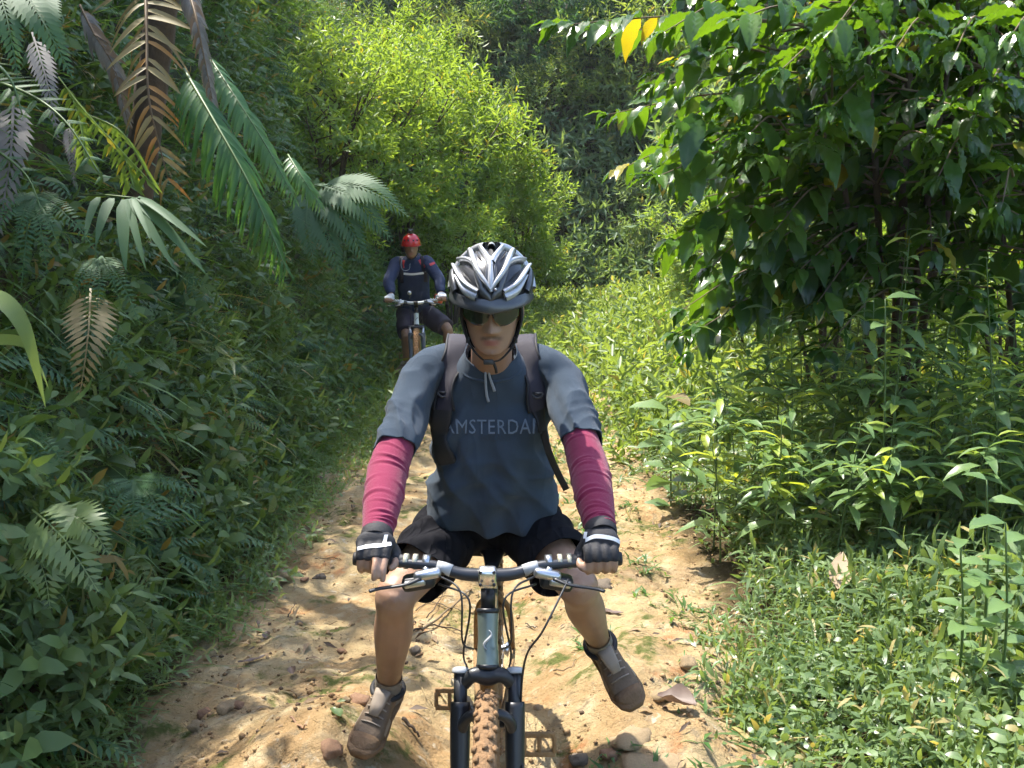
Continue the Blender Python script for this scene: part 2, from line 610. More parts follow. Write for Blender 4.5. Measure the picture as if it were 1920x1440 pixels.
def on_path(px, py):
    r = ray(px, py); d = 1.5
    while d < 40:
        p = cC + r * d
        h = float(Hp(p.x, p.y)) if (PX0 < p.x < PX1 and PY0 < p.y < PY1) else float(H(p.x, p.y))
        if p.z <= h: break
        d += max(0.006, (p.z - h) * 0.4)
    p = cC + r * d
    return Vector((p.x, p.y, h)), d
# ================================================================== leaf and sprig templates
def T_lance(w=0.30, droop=0.22, fold=0.06, pos=0.42):
    """lanceolate leaf folded along its midrib; y along, x across, z up"""
    V = []
    for t, hw in ((0, 0), (0.22, 0.72), (pos + 0.12, 1.0), (0.82, 0.55), (1, 0)):
        z = 0.10 * math.sin(t * 2.2) - droop * t * t
        if hw == 0: V.append((0, t, z))
        else:
            V += [(-w / 2 * hw, t, z + fold * hw), (0, t, z), (w / 2 * hw, t, z + fold * hw)]
    T = [(0, 2, 1), (0, 3, 2), (7, 8, 10), (8, 9, 10)]
    Q = [(1, 2, 5, 4), (2, 3, 6, 5), (4, 5, 8, 7), (5, 6, 9, 8)]
    return dict(V=np.array(V), T=np.array(T), Q=np.array(Q))


def T_small(w=0.34, droop=0.18, fold=0.07):
    V = [(0, 0, 0), (-w / 2, 0.42, fold), (0, 0.45, 0), (w / 2, 0.42, fold), (0, 1, -droop)]
    return dict(V=np.array(V), T=np.array([(0, 2, 1), (0, 3, 2), (1, 2, 4), (2, 3, 4)]), Q=np.zeros((0, 4), int))


def T_leaf4(w=0.30, droop=0.22):
    """light leaf of four triangles for the masses nobody can count"""
    V = [(0, 0, 0)]
    for t, hw in ((0.30, 0.95), (0.66, 0.80)):
        z = 0.10 * math.sin(t * 2.2) - droop * t * t
        V += [(-w / 2 * hw, t, z), (w / 2 * hw, t, z)]
    V.append((0, 1, 0.08 - droop))
    return dict(V=np.array(V), T=np.array([(0, 2, 1), (3, 4, 5)]), Q=np.array([(1, 2, 4, 3)]))


def T_leaf2(w=0.34, droop=0.18, fold=0.07):
    V = [(0, 0, 0), (-w / 2, 0.42, fold), (w / 2, 0.42, fold), (0, 1, -droop)]
    return dict(V=np.array(V), T=np.array([(0, 2, 3), (0, 3, 1)]), Q=np.zeros((0, 4), int))


def T_blade(w=0.045, droop=0.55, k=5):
    V = []; Q = []
    for i in range(k + 1):
        t = i / k
        hw = w / 2 * (1 - t ** 2.2) * (0.6 + 1.2 * min(t * 3, 1) * 0.5)
        y = t * (1 - 0.25 * droop * t); z = -droop * t ** 2.3 * 0.8
        V += [(-hw, y, z), (hw, y, z + 0.01)]
        if i: Q.append((2 * i - 2, 2 * i - 1, 2 * i + 1, 2 * i))
    return dict(V=np.array(V), T=np.zeros((0, 3), int), Q=np.array(Q))


def T_join(items):
    """items: (template, P, D, N, size) baked into one template with a tone of its own for each leaf"""
    V = []; T = []; Q = []; t = []; n = 0
    for tp, P, D, N, s in items:
        D = Vector(D).normalized(); X = D.cross(Vector(N)).normalized(); Z = X.cross(D)
        M = np.array([X, D, Z])
        W = np.array(P) + s * (tp['V'] @ M)
        V.append(W); T.append(tp['T'] + n); Q.append(tp['Q'] + n); n += len(W)
        t.append(np.broadcast_to(np.array([random.random(), random.random()]), (len(W), 2)))
    return dict(V=np.concatenate(V), T=np.concatenate(T), Q=np.concatenate(Q), t=np.concatenate(t))


def stemstrip(k=3, w=0.012, bend=0.1):
    V = []; Q = []
    for i in range(k + 1):
        t = i / k
        V += [(-w * (1 - 0.6 * t), t, bend * t * t), (w * (1 - 0.6 * t), t, bend * t * t)]
        if i: Q.append((2 * i - 2, 2 * i - 1, 2 * i + 1, 2 * i))
    return dict(V=np.array(V), T=np.zeros((0, 3), int), Q=np.array(Q))


def T_sprig(leaf, n=7, lsize=0.42, spread=60, up=0.3, stem=True):
    """y is the sprig's axis"""
    it = []
    if stem: it.append((stemstrip(1), (0, 0, 0), (0, 1, 0), (0, 0, 1), 1.0))
    for i in range(n):
        t = 0.22 + 0.78 * i / (n - 1)
        a = i * 2.4 + random.uniform(-.4, .4)
        sp = math.radians(spread * (1.0 - 0.35 * t) + random.uniform(-12, 12))
        d = Vector((math.cos(a) * math.sin(sp), math.cos(sp), math.sin(a) * math.sin(sp)))
        nrm = Vector((0, 1, up)) + Vector((random.uniform(-.3, .3),) * 3)
        it.append((leaf, (0, t, 0.1 * t * t), d, nrm, lsize * random.uniform(0.7, 1.15) * (1 - 0.25 * t)))
    return T_join(it)


def T_fern(pairs=16, w=0.30, leaf=None, droop=0.35, ang=68, taper=1.0):
    """small fern frond along y"""
    leaf = leaf or T_small(0.26, 0.1, 0.02)
    it = [(dict(V=stemstrip(4, 0.008)['V'] * 1.0, T=stemstrip(4)['T'], Q=stemstrip(4)['Q']), (0, 0, 0), (0, 1, 0), (0, 0, 1), 1.0)]
    for i in range(pairs):
        t = 0.1 + 0.88 * i / (pairs - 1)
        L = w * (1 - t) ** 0.75 * min(1, 0.45 + 2.2 * t) * taper + 0.015
        for s in (-1, 1):
            a = math.radians(ang - 18 * t)
            it.append((leaf, (0, t, 0.1 * t * t), (s * math.sin(a), math.cos(a), -0.12), (0, -0.15, 1), L))
    tp = T_join(it)
    V = tp['V']; V[:, 2] -= droop * np.clip(V[:, 1], 0, 2) ** 2
    return tp


def rdir(k, up=0.5, spread=1.0):
    """random directions leaning up"""
    a = RNG.random(k) * 2 * np.pi
    d = np.stack([np.cos(a) * spread, np.sin(a) * spread, up + RNG.normal(0, 0.35, k)], -1)
    return d / np.linalg.norm(d, axis=1, keepdims=True)


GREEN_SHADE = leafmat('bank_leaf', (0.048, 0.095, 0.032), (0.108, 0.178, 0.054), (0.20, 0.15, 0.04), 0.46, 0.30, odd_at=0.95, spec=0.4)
GREEN_GRASS = leafmat('grass_blade', (0.050, 0.125, 0.030), (0.12, 0.22, 0.055), (0.30, 0.24, 0.10), 0.40, 0.35, odd_at=0.93)
GREEN_HERB = leafmat('herb_leaf', (0.110, 0.175, 0.072), (0.205, 0.295, 0.120), (0.36, 0.31, 0.14), 0.36, 0.36, odd_at=0.94, spec=0.5)
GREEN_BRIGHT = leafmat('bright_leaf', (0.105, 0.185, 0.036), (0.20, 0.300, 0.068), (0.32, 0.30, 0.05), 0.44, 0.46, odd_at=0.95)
GREEN_HILL = leafmat('hill_leaf', (0.085, 0.155, 0.080), (0.180, 0.265, 0.130), (0.22, 0.22, 0.10), 0.45, 0.42, odd_at=0.95)
GREEN_FERN = leafmat('fern_leaf', (0.045, 0.110, 0.050), (0.080, 0.160, 0.075), (0.12, 0.16, 0.05), 0.58, 0.30, odd_at=0.97, spec=0.3)
GREEN_PALM = leafmat('palm_leaf', (0.032, 0.105, 0.026), (0.075, 0.170, 0.052), (0.12, 0.16, 0.05), 0.42, 0.30, odd_at=0.97, spec=0.4)
GREEN_FAR = leafmat('far_herb_leaf', (0.095, 0.165, 0.050), (0.19, 0.27, 0.085), (0.32, 0.30, 0.10), 0.45, 0.42, odd_at=0.94)
GREEN_WEED = leafmat('weed_leaf', (0.095, 0.175, 0.070), (0.175, 0.275, 0.105), (0.30, 0.38, 0.07), 0.33, 0.38, odd_at=0.95)
GREEN_COFFEE = leafmat('coffee_leaf', (0.030, 0.085, 0.018), (0.075, 0.165, 0.022), (0.26, 0.24, 0.03), 0.24, 0.38, tcol=(2.8, 2.3, 0.5), odd_at=0.97, spec=0.6)
GREEN_CANOPY = leafmat('canopy_leaf', (0.035, 0.090, 0.022), (0.075, 0.16, 0.035), (0.2, 0.15, 0.05), 0.4, 0.33)
DEAD_BROWN = leafmat('dead_leaf', (0.16, 0.125, 0.045), (0.30, 0.24, 0.095), (0.36, 0.19, 0.05), 0.55, 0.25, tcol=(1.6, 1.2, 0.8), odd_at=0.8)
DEAD_GREY = leafmat('withered_grey_leaf', (0.13, 0.115, 0.10), (0.25, 0.23, 0.20), (0.20, 0.13, 0.07), 0.6, 0.2, tcol=(1.2, 1.1, 0.9), odd_at=0.9)
BARK = plain('bark', (0.075, 0.052, 0.034), 0.85, var=0.45, scale=25, bump=0.6, bscale=60)
TWIG = plain('twig_bark', (0.16, 0.115, 0.065), 0.8, var=0.4, scale=40)
STALK = plain('green_stalk', (0.085, 0.14, 0.035), 0.5, var=0.3, scale=20)
RACHIS = plain('brown_rachis', (0.14, 0.085, 0.035), 0.6, var=0.3, scale=20)

LANCE = T_lance()
LANCE_N = T_lance(0.2, 0.3)
BROAD = T_lance(0.5, 0.25, 0.05, 0.3)
SMALL = T_small()
SMALL_N = T_small(0.22, 0.25, 0.04)
BLADE = T_blade()
SPRIGS = [T_sprig(T_leaf4(0.30, 0.22), 8, 0.46, 66) for _ in range(5)]
SPRIGS_N = [T_sprig(T_leaf4(0.2, 0.3), 8, 0.5, 58) for _ in range(4)]
SPRIGS_B = [T_sprig(T_leaf4(0.5, 0.25), 6, 0.5, 70) for _ in range(4)]
SPRIGS_F = [T_sprig(T_leaf2(), 10, 0.42, 66, stem=False) for _ in range(5)]
SPRIGS_FN = [T_sprig(T_leaf2(0.22, 0.25, 0.04), 12, 0.5, 60, stem=False) for _ in range(4)]
FERNS = [T_fern(16, 0.30), T_fern(13, 0.36, droop=0.5), T_fern(20, 0.22, droop=0.3)]


def pick_scatter(g, temps, P, D, N, size, tint=None, wide=None):
    idx = RNG.integers(0, len(temps), len(P))
    size = np.broadcast_to(size, (len(P),))
    for i, tp in enumerate(temps):
        m = idx == i
        g.scatter(tp, P[m], np.asarray(D)[m], np.asarray(N)[m] if np.ndim(N) == 2 else N, size[m], None if tint is None else tint[m])


def visible(P, margin=0.12):
    """keep what the photograph's field of view (plus a margin for a step aside) can hold"""
    q = P - np.array([0, 0, CAM_H])
    d = q @ np.array(cF); u = q @ np.array(cU)
    return (d > 0.6) & (np.abs(q[:, 0]) < d * (0.492 + margin) + 0.4) & (u < d * (0.369 + margin) + 0.3) & (u > -d * (0.369 + margin) - 0.3)


def patch_tint(P, scale=0.9, seed=5):
    k = len(P)
    r = fbm(P[:, 0] * scale + 9, P[:, 1] * scale + P[:, 2] * scale, seed) - 0.5
    t = RNG.random((k, 3)); t[:, 0] = np.clip(t[:, 0] * 0.7 + 0.15 + r * 0.9, 0, 1)
    return t


# ------------------------------------------------------------------ cover that nobody could count
def cover(name, label, mat, pts, build):
    g = Geo(); build(g, pts)
    o = g.obj(name, mat); tag(o, label, kind='stuff'); o['category'] = 'plants'
    return o


def surf(n, x0, x1, y0, y1, keep=None, power=1.0):
    """points on the terrain, denser near the camera"""
    x = RNG.uniform(x0, x1, n)
    y = y0 + (y1 - y0) * RNG.random(n) ** power
    z = H(x, y)
    P = np.stack([x, y, z], -1)
    if keep is not None: P = P[keep(x, y)]
    return P[visible(P)]


def bank_pts(n, y0, y1, s0, s1, power=1.0):
    """points on the steep left bank, even along its slope"""
    y = y0 + (y1 - y0) * RNG.random(n) ** power
    s = s0 + (s1 - s0) * RNG.random(n)
    x = path_x(y) - 1.05 - s
    P = np.stack([x, y, H(x, y)], -1)
    P = P[visible(P)]
    return P, Hn(P[:, 0], P[:, 1])


# left bank: leafy undergrowth
P, N = bank_pts(21000, 1.6, 20, 0.30, 3.2, 1.7)
g = Geo()
k = len(P)
lump = fbm(P[:, 1] * 1.6, P[:, 2] * 1.6, 141)
thin = fbm(P[:, 1] * 2.3 + 7, P[:, 2] * 2.3, 149) + RNG.normal(0, 0.05, k) > 0.44
P, N, lump = P[thin], N[thin], lump[thin]; k = len(P)
lift = RNG.random(k) ** 1.5 * 0.12 + 0.75 * np.clip(lump - 0.42, 0, 1)
D = N * 0.75 + rdir(k, 0.15) * 0.75 + np.array([0, 0, -0.05])
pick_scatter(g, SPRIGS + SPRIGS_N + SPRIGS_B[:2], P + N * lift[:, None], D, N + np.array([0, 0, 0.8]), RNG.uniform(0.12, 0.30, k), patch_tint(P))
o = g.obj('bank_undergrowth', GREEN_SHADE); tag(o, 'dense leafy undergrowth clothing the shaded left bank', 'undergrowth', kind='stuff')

P, N = bank_pts(13000, 1.6, 18, 0.15, 3.2, 1.5)
g = Geo(); k = len(P)
D = N * 0.6 + rdir(k, 0.7) * 0.7
pick_scatter(g, [T_blade(0.05, 0.8), T_blade(0.035, 1.1), T_blade(0.07, 0.7)], P, D, N * -0.3 + np.array([0, 0, 1.0]), RNG.uniform(0.18, 0.55, k), patch_tint(P, 1.2, 8))
o = g.obj('bank_grass', GREEN_GRASS); tag(o, 'long drooping grass hanging down the left bank', 'grass', kind='stuff')

P, N = bank_pts(1300, 2.2, 17, 0.4, 3.2, 1.4)
g = Geo(); k = len(P)
D = N * 0.9 + rdir(k, -0.1) * 0.6 + np.array([0, 0, -0.25])
pick_scatter(g, FERNS, P + N * 0.08, D, N * 0.4 + np.array([0, 0, 1.0]), RNG.uniform(0.22, 0.5, k), patch_tint(P))
o = g.obj('bank_fern_cover', GREEN_FERN); tag(o, 'small ferns massed among the bank undergrowth', 'ferns', kind='stuff')

# left verge: low herbs between bank and bare clay
def left_edge(x, y):
    e = path_x(y) - 0.90 + 0.34 * (fbm(y * 1.7, x * 0.4, 71) - 0.5) + 0.16 * sstep(5, 7.5, y) - 0.06 * (1 - sstep(3.2, 4.6, y))
    return (x < e) & (RNG.random(len(x)) < 0.15 + 0.85 * sstep(0.0, 0.3, e - x))


P = surf(11500, -2.1, -0.6, 1.8, 11, left_edge, 1.5)
g = Geo(); k = len(P)
pick_scatter(g, SPRIGS + SPRIGS_N, P, rdir(k, 0.75), np.array([0, 0, 1.0]), RNG.uniform(0.07, 0.16, k), patch_tint(P, 1.5))
P2 = surf(4500, -2.1, -0.55, 1.8, 11, left_edge, 1.5)
pick_scatter(g, [T_blade(0.06, 0.7), T_blade(0.045, 1.0)], P2, rdir(len(P2), 1.0), np.array([0, 0, 1.0]), RNG.uniform(0.08, 0.2, len(P2)))
o = g.obj('verge_herbs', GREEN_HERB); tag(o, 'low green herbs along the left edge of the clay', 'herbs', kind='stuff')

# right side: dense low herb cover
def right_edge(x, y):
    e = 0.62 + 0.30 * sstep(3.2, 4.4, y) + 0.32 * (fbm(y * 1.5, x * 0.5, 77) - 0.5) + (path_x(y) + 0.15)
    return (x > e) & (RNG.random(len(x)) < 0.10 + 0.9 * sstep(0.0, 0.35, x - e))


P = surf(25000, 0.4, 4.2, 1.8, 9, right_edge, 1.35)
g = Geo(); k = len(P)
tall = 0.095 + 0.09 * sstep(1.0, 2.2, P[:, 0]) + 0.03 * RNG.random(k)
clump = fbm(P[:, 0] * 1.8, P[:, 1] * 1.8, 131)
tall = tall * (0.62 + 1.0 * clump)
kind = fbm(P[:, 0] * 1.1 + 3, P[:, 1] * 1.1, 137) + RNG.normal(0, 0.06, k)
pt = patch_tint(P, 1.3)
for sel, temps, f in ((kind < 0.52, SPRIGS_N, 1.1), ((kind >= 0.52) & (kind < 0.64), SPRIGS, 0.85), (kind >= 0.64, SPRIGS_B, 0.7)):
    q_ = P[sel]
    pick_scatter(g, temps, q_, rdir(len(q_), 0.8), np.array([0, 0, 1.0]), tall[sel] * f * RNG.uniform(0.7, 1.5, len(q_)), pt[sel])
P2 = surf(15000, 0.5, 4.2, 1.8, 9, right_edge, 1.4)
pick_scatter(g, [T_blade(0.06, 0.8), T_blade(0.09, 0.7)], P2, rdir(len(P2), 0.9), np.array([0, 0, 1.0]), RNG.uniform(0.08, 0.26, len(P2)))
o = g.obj('meadow_herbs', GREEN_HERB); tag(o, 'sunlit carpet of small narrow-leaved herbs right of the path', 'herbs', kind='stuff')

# farther along: bright herbs on the path's grassy part and around it
def far_herb(x, y):
    xc = path_x(y)
    bare = (np.abs(x - xc + 0.05) < 0.85 - 0.17 * (y - 7.5)) & (y < 12.5)
    return (~bare | (RNG.random(len(x)) < 0.12)) & (y < 23.5)


P = surf(13000, -1.6, 9, 7.2, 23.5, far_herb, 0.9)
g = Geo(); k = len(P)
tall = 0.16 + 0.16 * RNG.random(k) ** 2 + 0.20 * sstep(0.5, 1.8, P[:, 0] - path_x(P[:, 1])) * RNG.random(k)
pick_scatter(g, SPRIGS_F, P, rdir(k, 0.9), np.array([0, 0, 1.0]), tall * RNG.uniform(0.8, 1.4, k), patch_tint(P, 0.8))
o = g.obj('far_herbs', GREEN_FAR); tag(o, 'bright sunlit herbs covering the far stretch of the trail', 'herbs', kind='stuff')

# hillside at the end: matted cover
n = 20000
x = RNG.uniform(-9, 24, n); y = RNG.uniform(22.5, 37, n)
P = np.stack([x, y, H(x, y)], -1); P = P[visible(P)]
N = Hn(P[:, 0], P[:, 1]); k = len(P)
g = Geo()
D = N * 0.6 + rdir(k, 0.0) * 0.8 + np.array([0, 0, -0.15])
lump = fbm(P[:, 0] * 0.9, P[:, 2] * 0.9, 91)
pick_scatter(g, SPRIGS_F + SPRIGS_FN, P + N * (RNG.random(k) * 0.25 + lump * 0.5)[:, None], D, N + np.array([0, 0, 0.6]), RNG.uniform(0.35, 0.85, k), patch_tint(P, 0.5))
o = g.obj('hillside_undergrowth', GREEN_HILL); tag(o, 'matted ferns and creepers covering the hillside at the end', 'undergrowth', kind='stuff')

# crumbs of clay, and bits of dry leaf, strewn over the path
def bit(k=6, seed=0):
    r = np.random.default_rng(seed)
    V = [(0, 0, 0.5), (0, 0, -0.3)]
    for i in range(k): V.append((math.cos(i * 6.283 / k) * r.uniform(0.35, 0.6), math.sin(i * 6.283 / k) * r.uniform(0.35, 0.6), r.uniform(-0.1, 0.2)))
    T = []
    for i in range(k): T += [(0, 2 + i, 2 + (i + 1) % k), (1, 2 + (i + 1) % k, 2 + i)]
    return dict(V=np.array(V), T=np.array(T), Q=np.zeros((0, 4), int))


CRUMB = leafmat('clay_crumb', (0.20, 0.12, 0.06), (0.42, 0.29, 0.15), (0.13, 0.09, 0.06), 0.9, 0.0, odd_at=0.85, spec=0.2)
n = 4200
x = RNG.uniform(-1.25, 1.15, n); y = 2.4 + 6.5 * RNG.random(n) ** 1.4
keep = fbm(x * 2.5, y * 2.5, 101) + 0.25 * np.abs(x) > 0.50 + 0.2 * RNG.random(n)
x = x[keep]; y = y[keep]
P = np.stack([x, y, Hp(x, y) + 0.001], -1); k = len(P)
g = Geo(); pick_scatter(g, [bit(6, i) for i in range(5)], P, rdir(k, 0.0), np.array([0, 0, 1.0]), 0.006 + 0.022 * RNG.random(k) ** 3)
o = g.obj('clay_crumbs', CRUMB, smooth=False); tag(o, 'small crumbs of clay strewn over the bare path', 'crumbs', kind='stuff')
LITTER = leafmat('dry_litter', (0.17, 0.105, 0.050), (0.36, 0.25, 0.13), (0.09, 0.06, 0.04), 0.7, 0.1, tcol=(1.2, 1.1, 0.9), odd_at=0.8)
n = 5200
x = RNG.uniform(-1.35, 1.35, n); y = 2.4 + 7.5 * RNG.random(n) ** 1.3
keep = RNG.random(n) < 0.08 + 0.9 * sstep(0.45, 1.0, np.abs(x + 0.1)) * (fbm(x * 2, y * 2, 111) > 0.45) + 0.5 * np.exp(-((x + 0.35) / 0.25) ** 2 - ((y - 4.3) / 0.5) ** 2)
x = x[keep]; y = y[keep]
P = np.stack([x, y, Hp(x, y) + 0.006], -1); k = len(P)
g = Geo(); pick_scatter(g, [SMALL, SMALL_N, T_blade(0.05, 0.1, 3)], P, rdir(k, 0.05), np.array([0, 0, 1.0]) + RNG.normal(0, 0.4, (k, 3)), RNG.uniform(0.02, 0.075, k))
o = g.obj('leaf_litter', LITTER); tag(o, 'bits of dry leaf and straw lying on the path', 'leaf litter', kind='stuff')
# thin tufts on the right half of the clay
n = 900
x = RNG.uniform(0.25, 1.1, n); y = RNG.uniform(2.6, 8.5, n)
keep = fbm(x * 3, y * 3, 121) > 0.56
x = x[keep]; y = y[keep]
P = np.repeat(np.stack([x, y, Hp(x, y)], -1), 5, 0) + RNG.normal(0, 0.012, (len(x) * 5, 3)) * np.array([1, 1, 0]); k = len(P)
g = Geo(); pick_scatter(g, [T_blade(0.07, 0.9), SMALL_N], P, rdir(k, 0.8), np.array([0, 0, 1.0]), RNG.uniform(0.03, 0.085, k))
o = g.obj('path_tufts', GREEN_GRASS); tag(o, 'thin grass tufts dotting the right side of the clay', 'grass', kind='stuff')
# ================================================================== shrubs and trees (each its own thing)
def shrub_meshes(kind, seed, leaves=1600):
    """crown and stems of a shrub about 2 m across, standing at the origin"""
    rs = np.random.default_rng(seed); rp = random.Random(seed)
    cg = Geo(); sg = Geo()
    tips = []
    for i in range(rp.randint(6, 9)):
        a = rp.uniform(0, 6.28); h = rp.uniform(1.3, 2.3); r = rp.uniform(0.25, 0.9)
        top = Vector((math.cos(a) * r, math.sin(a) * r, h))
        mid = Vector((math.cos(a) * r * 0.35, math.sin(a) * r * 0.35, h * 0.55))
        pts = smooth_path([(0, 0, -0.3, 0.035), (*mid, 0.022), (*top, 0.008)], 4)
        sg.tube([p[:3] for p in pts], pts[:, 3], 5)
        for j in range(rp.randint(5, 8)):
            t = rp.uniform(0.08, 1.0)
            q = Vector((0, 0, 0)).lerp(mid, t * 2) if t < 0.5 else mid.lerp(top, t * 2 - 1)
            b = rp.uniform(0, 6.28); L = rp.uniform(0.35, 0.75)
            e = q + Vector((math.cos(b) * L, math.sin(b) * L, rp.uniform(-0.1, 0.45) if kind != 'droop' else rp.uniform(-0.35, 0.2)))
            m_ = (q + e) / 2 + Vector((0, 0, 0.12))
            sg.tube([q, m_, e], [0.010, 0.006, 0.003], 4)
            for s in range(6):
                f = s / 5
                tips.append((1 - f) * np.array(m_) + f * np.array(e))
        tips.append(np.array(top))
    tips = np.array(tips)
    per = max(1, leaves // (10 * len(tips)) + 1)
    P = np.repeat(tips, per, 0) + rs.normal(0, 0.10, (len(tips) * per, 3))
    out = P - np.array([0, 0, 0.9]); out /= np.linalg.norm(out, axis=1, keepdims=True) + 1e-6
    a = rs.random((len(P), 3)) - 0.5
    if kind == 'droop':
        D = out * 0.7 + a * 1.1 + np.array([0, 0, -0.45]); temps = SPRIGS_FN; size = rs.uniform(0.28, 0.52, len(P))
    elif kind == 'upright':
        D = out * 0.5 + a * 1.0 + np.array([0, 0, 0.45]); temps = SPRIGS_FN + SPRIGS_F; size = rs.uniform(0.20, 0.40, len(P))
    else:
        D = out * 0.7 + a * 1.3 + np.array([0, 0, 0.1]); temps = SPRIGS_F; size = rs.uniform(0.22, 0.42, len(P))
    pick_scatter(cg, temps, P, D, np.array([0, 0, 1.0]) + out * 0.3, size)
    return cg.mesh('crown'), sg.mesh('stems')


SHRUB = {}
for kd, sd in (('round', 1), ('round', 2), ('droop', 3), ('droop', 4), ('upright', 5), ('upright', 6)):
    SHRUB.setdefault(kd, []).append(shrub_meshes(kd, sd, 5200 if kd == 'upright' else 3600))


def shrub2(kind, v, loc, s, mat, label, group=None, squash=1.0, name='shrub', cat='shrub', lean=(0, 0)):
    root = thing(name, label, cat, (0, 0, 0), group)
    cm = SHRUB[kind][v % len(SHRUB[kind])][0]
    if not cm.materials: cm.materials.append(mat)
    cr = bpy.data.objects.new('crown', cm); COL.objects.link(cr); cr.parent = root
    cr.material_slots[0].link = 'OBJECT'; cr.material_slots[0].material = mat
    sm = SHRUB[kind][v % len(SHRUB[kind])][1]
    if not sm.materials: sm.materials.append(BARK)
    st = bpy.data.objects.new('stem', sm); COL.objects.link(st); st.parent = root
    root.location = loc; root.scale = (s, s, s * squash)
    root.rotation_euler = (lean[0], lean[1], random.uniform(0, 6.28))
    return root


def at_ground(px, py, y, dz=0.0):
    """point on the terrain below the bearing px at distance y"""
    x = (px - 960) / FPX * (y * 1.0)
    return Vector((x, y, float(H(x, y)) + dz))


# bright shrubs at the bend, behind the second cyclist
for i, (px, y, s, kd, lab) in enumerate([
        (975, 19.5, 0.95, 'upright', 'rightmost bright yellow-green shrub leaning over the bend'),
        (900, 18.5, 1.30, 'upright', 'tallest bright yellow-green shrub above the silver helmet'),
        (835, 17.2, 1.10, 'upright', 'bright yellow-green shrub right above the red helmet'),
        (765, 15.5, 1.05, 'upright', 'bright feathery shrub on the bank over the red helmet'),
        (690, 14.0, 0.95, 'round', 'bright shrub on the bank just left of the red helmet'),
        (930, 20.3, 0.8, 'round', 'low bright shrub at the foot of the bend'),
        (850, 15.2, 0.7, 'round', 'low leafy shrub between the two helmets'),
        (625, 12.0, 0.85, 'round', 'bright shrub on the bank over the big fern'),
        (730, 16.5, 1.1, 'upright', 'bright shrub high on the bank behind the branches'),
        (800, 19.0, 1.2, 'upright', 'bright shrub at the top between bank and hillside'),
]):
    p = at_ground(px, 0, y)
    z0 = {0: 0.3, 1: 0.7, 2: 0.9, 3: 1.3, 4: 1.6}.get(i, 0.0)
    p.z = max(p.z, z0) if i < 5 else p.z
    shrub2(kd, i, p, s, GREEN_BRIGHT, lab, 'bright shrubs at the bend', squash=1.05)

# darker shrubs all over the hillside at the end of the trail
spots = []
rr = random.Random(5)
tries = 0
while len(spots) < 60 and tries < 6000:
    tries += 1
    y = rr.uniform(22.8, 35); px = rr.uniform(620, 1960)
    x = (px - 960) / FPX * y
    if y < 24.5 and x < 2.2: continue
    if all((x - a) ** 2 + (y - b_) ** 2 > 1.5 for a, b_ in spots): spots.append((x, y))
spots.sort()
ordn = ['first', 'second', 'third', 'fourth', 'fifth', 'sixth', 'seventh', 'eighth', 'ninth', 'tenth', 'eleventh', 'twelfth']
SEEN = {}
for i, (x, y) in enumerate(spots):
    kd = 'droop' if i % 3 else 'round'
    s = rr.uniform(0.8, 1.5)
    where = 'low on' if y < 27 else ('halfway up' if y < 31 else 'high up')
    side = 'behind the bright shrubs' if x < 0.8 else ('above the orange clay bend' if x < 4 else ('seen past the coffee tree' if x < 8 else 'far behind the coffee stems'))
    key = (kd, where, side); SEEN[key] = SEEN.get(key, 0) + 1
    lab = '%s %s shrub %s the far hillside %s' % (ordn[SEEN[key] - 1], 'drooping' if kd == 'droop' else 'bushy', where, side + ', from the left')
    shrub2(kd, i, (x, y, float(H(x, y)) - 0.15), s * (1.25 if i % 4 == 1 else 1.0), (GREEN_HILL, GREEN_CANOPY, GREEN_FAR, GREEN_HILL, GREEN_FERN)[i % 5], lab, 'dark shrubs on the far hillside')

# sunlit shrubs behind the coffee trees on the right
for i, (x, y, s) in enumerate([(3.1, 9.4, 0.62), (4.4, 9.2, 0.75), (5.6, 9.8, 0.85), (2.6, 11.2, 0.6), (4.0, 11.8, 0.9), (6.0, 12.5, 1.1),
                               (7.6, 13.5, 1.3), (3.6, 14.6, 0.9), (5.4, 15.6, 1.2), (7.4, 17.0, 1.4), (3.4, 18.4, 0.9), (6.0, 19.8, 1.3), (9.4, 19.5, 1.6)]):
    shrub2('round' if i % 2 else 'upright', i, (x, y, float(H(x, y)) - 0.1), s, GREEN_BRIGHT if i % 3 else GREEN_HERB,
           '%s sunlit %s shrub behind the coffee trees, counting back from the camera' % (ordn[i] if i < 12 else 'last', 'round' if i % 2 else 'upright'), 'sunlit shrubs behind the coffee trees')

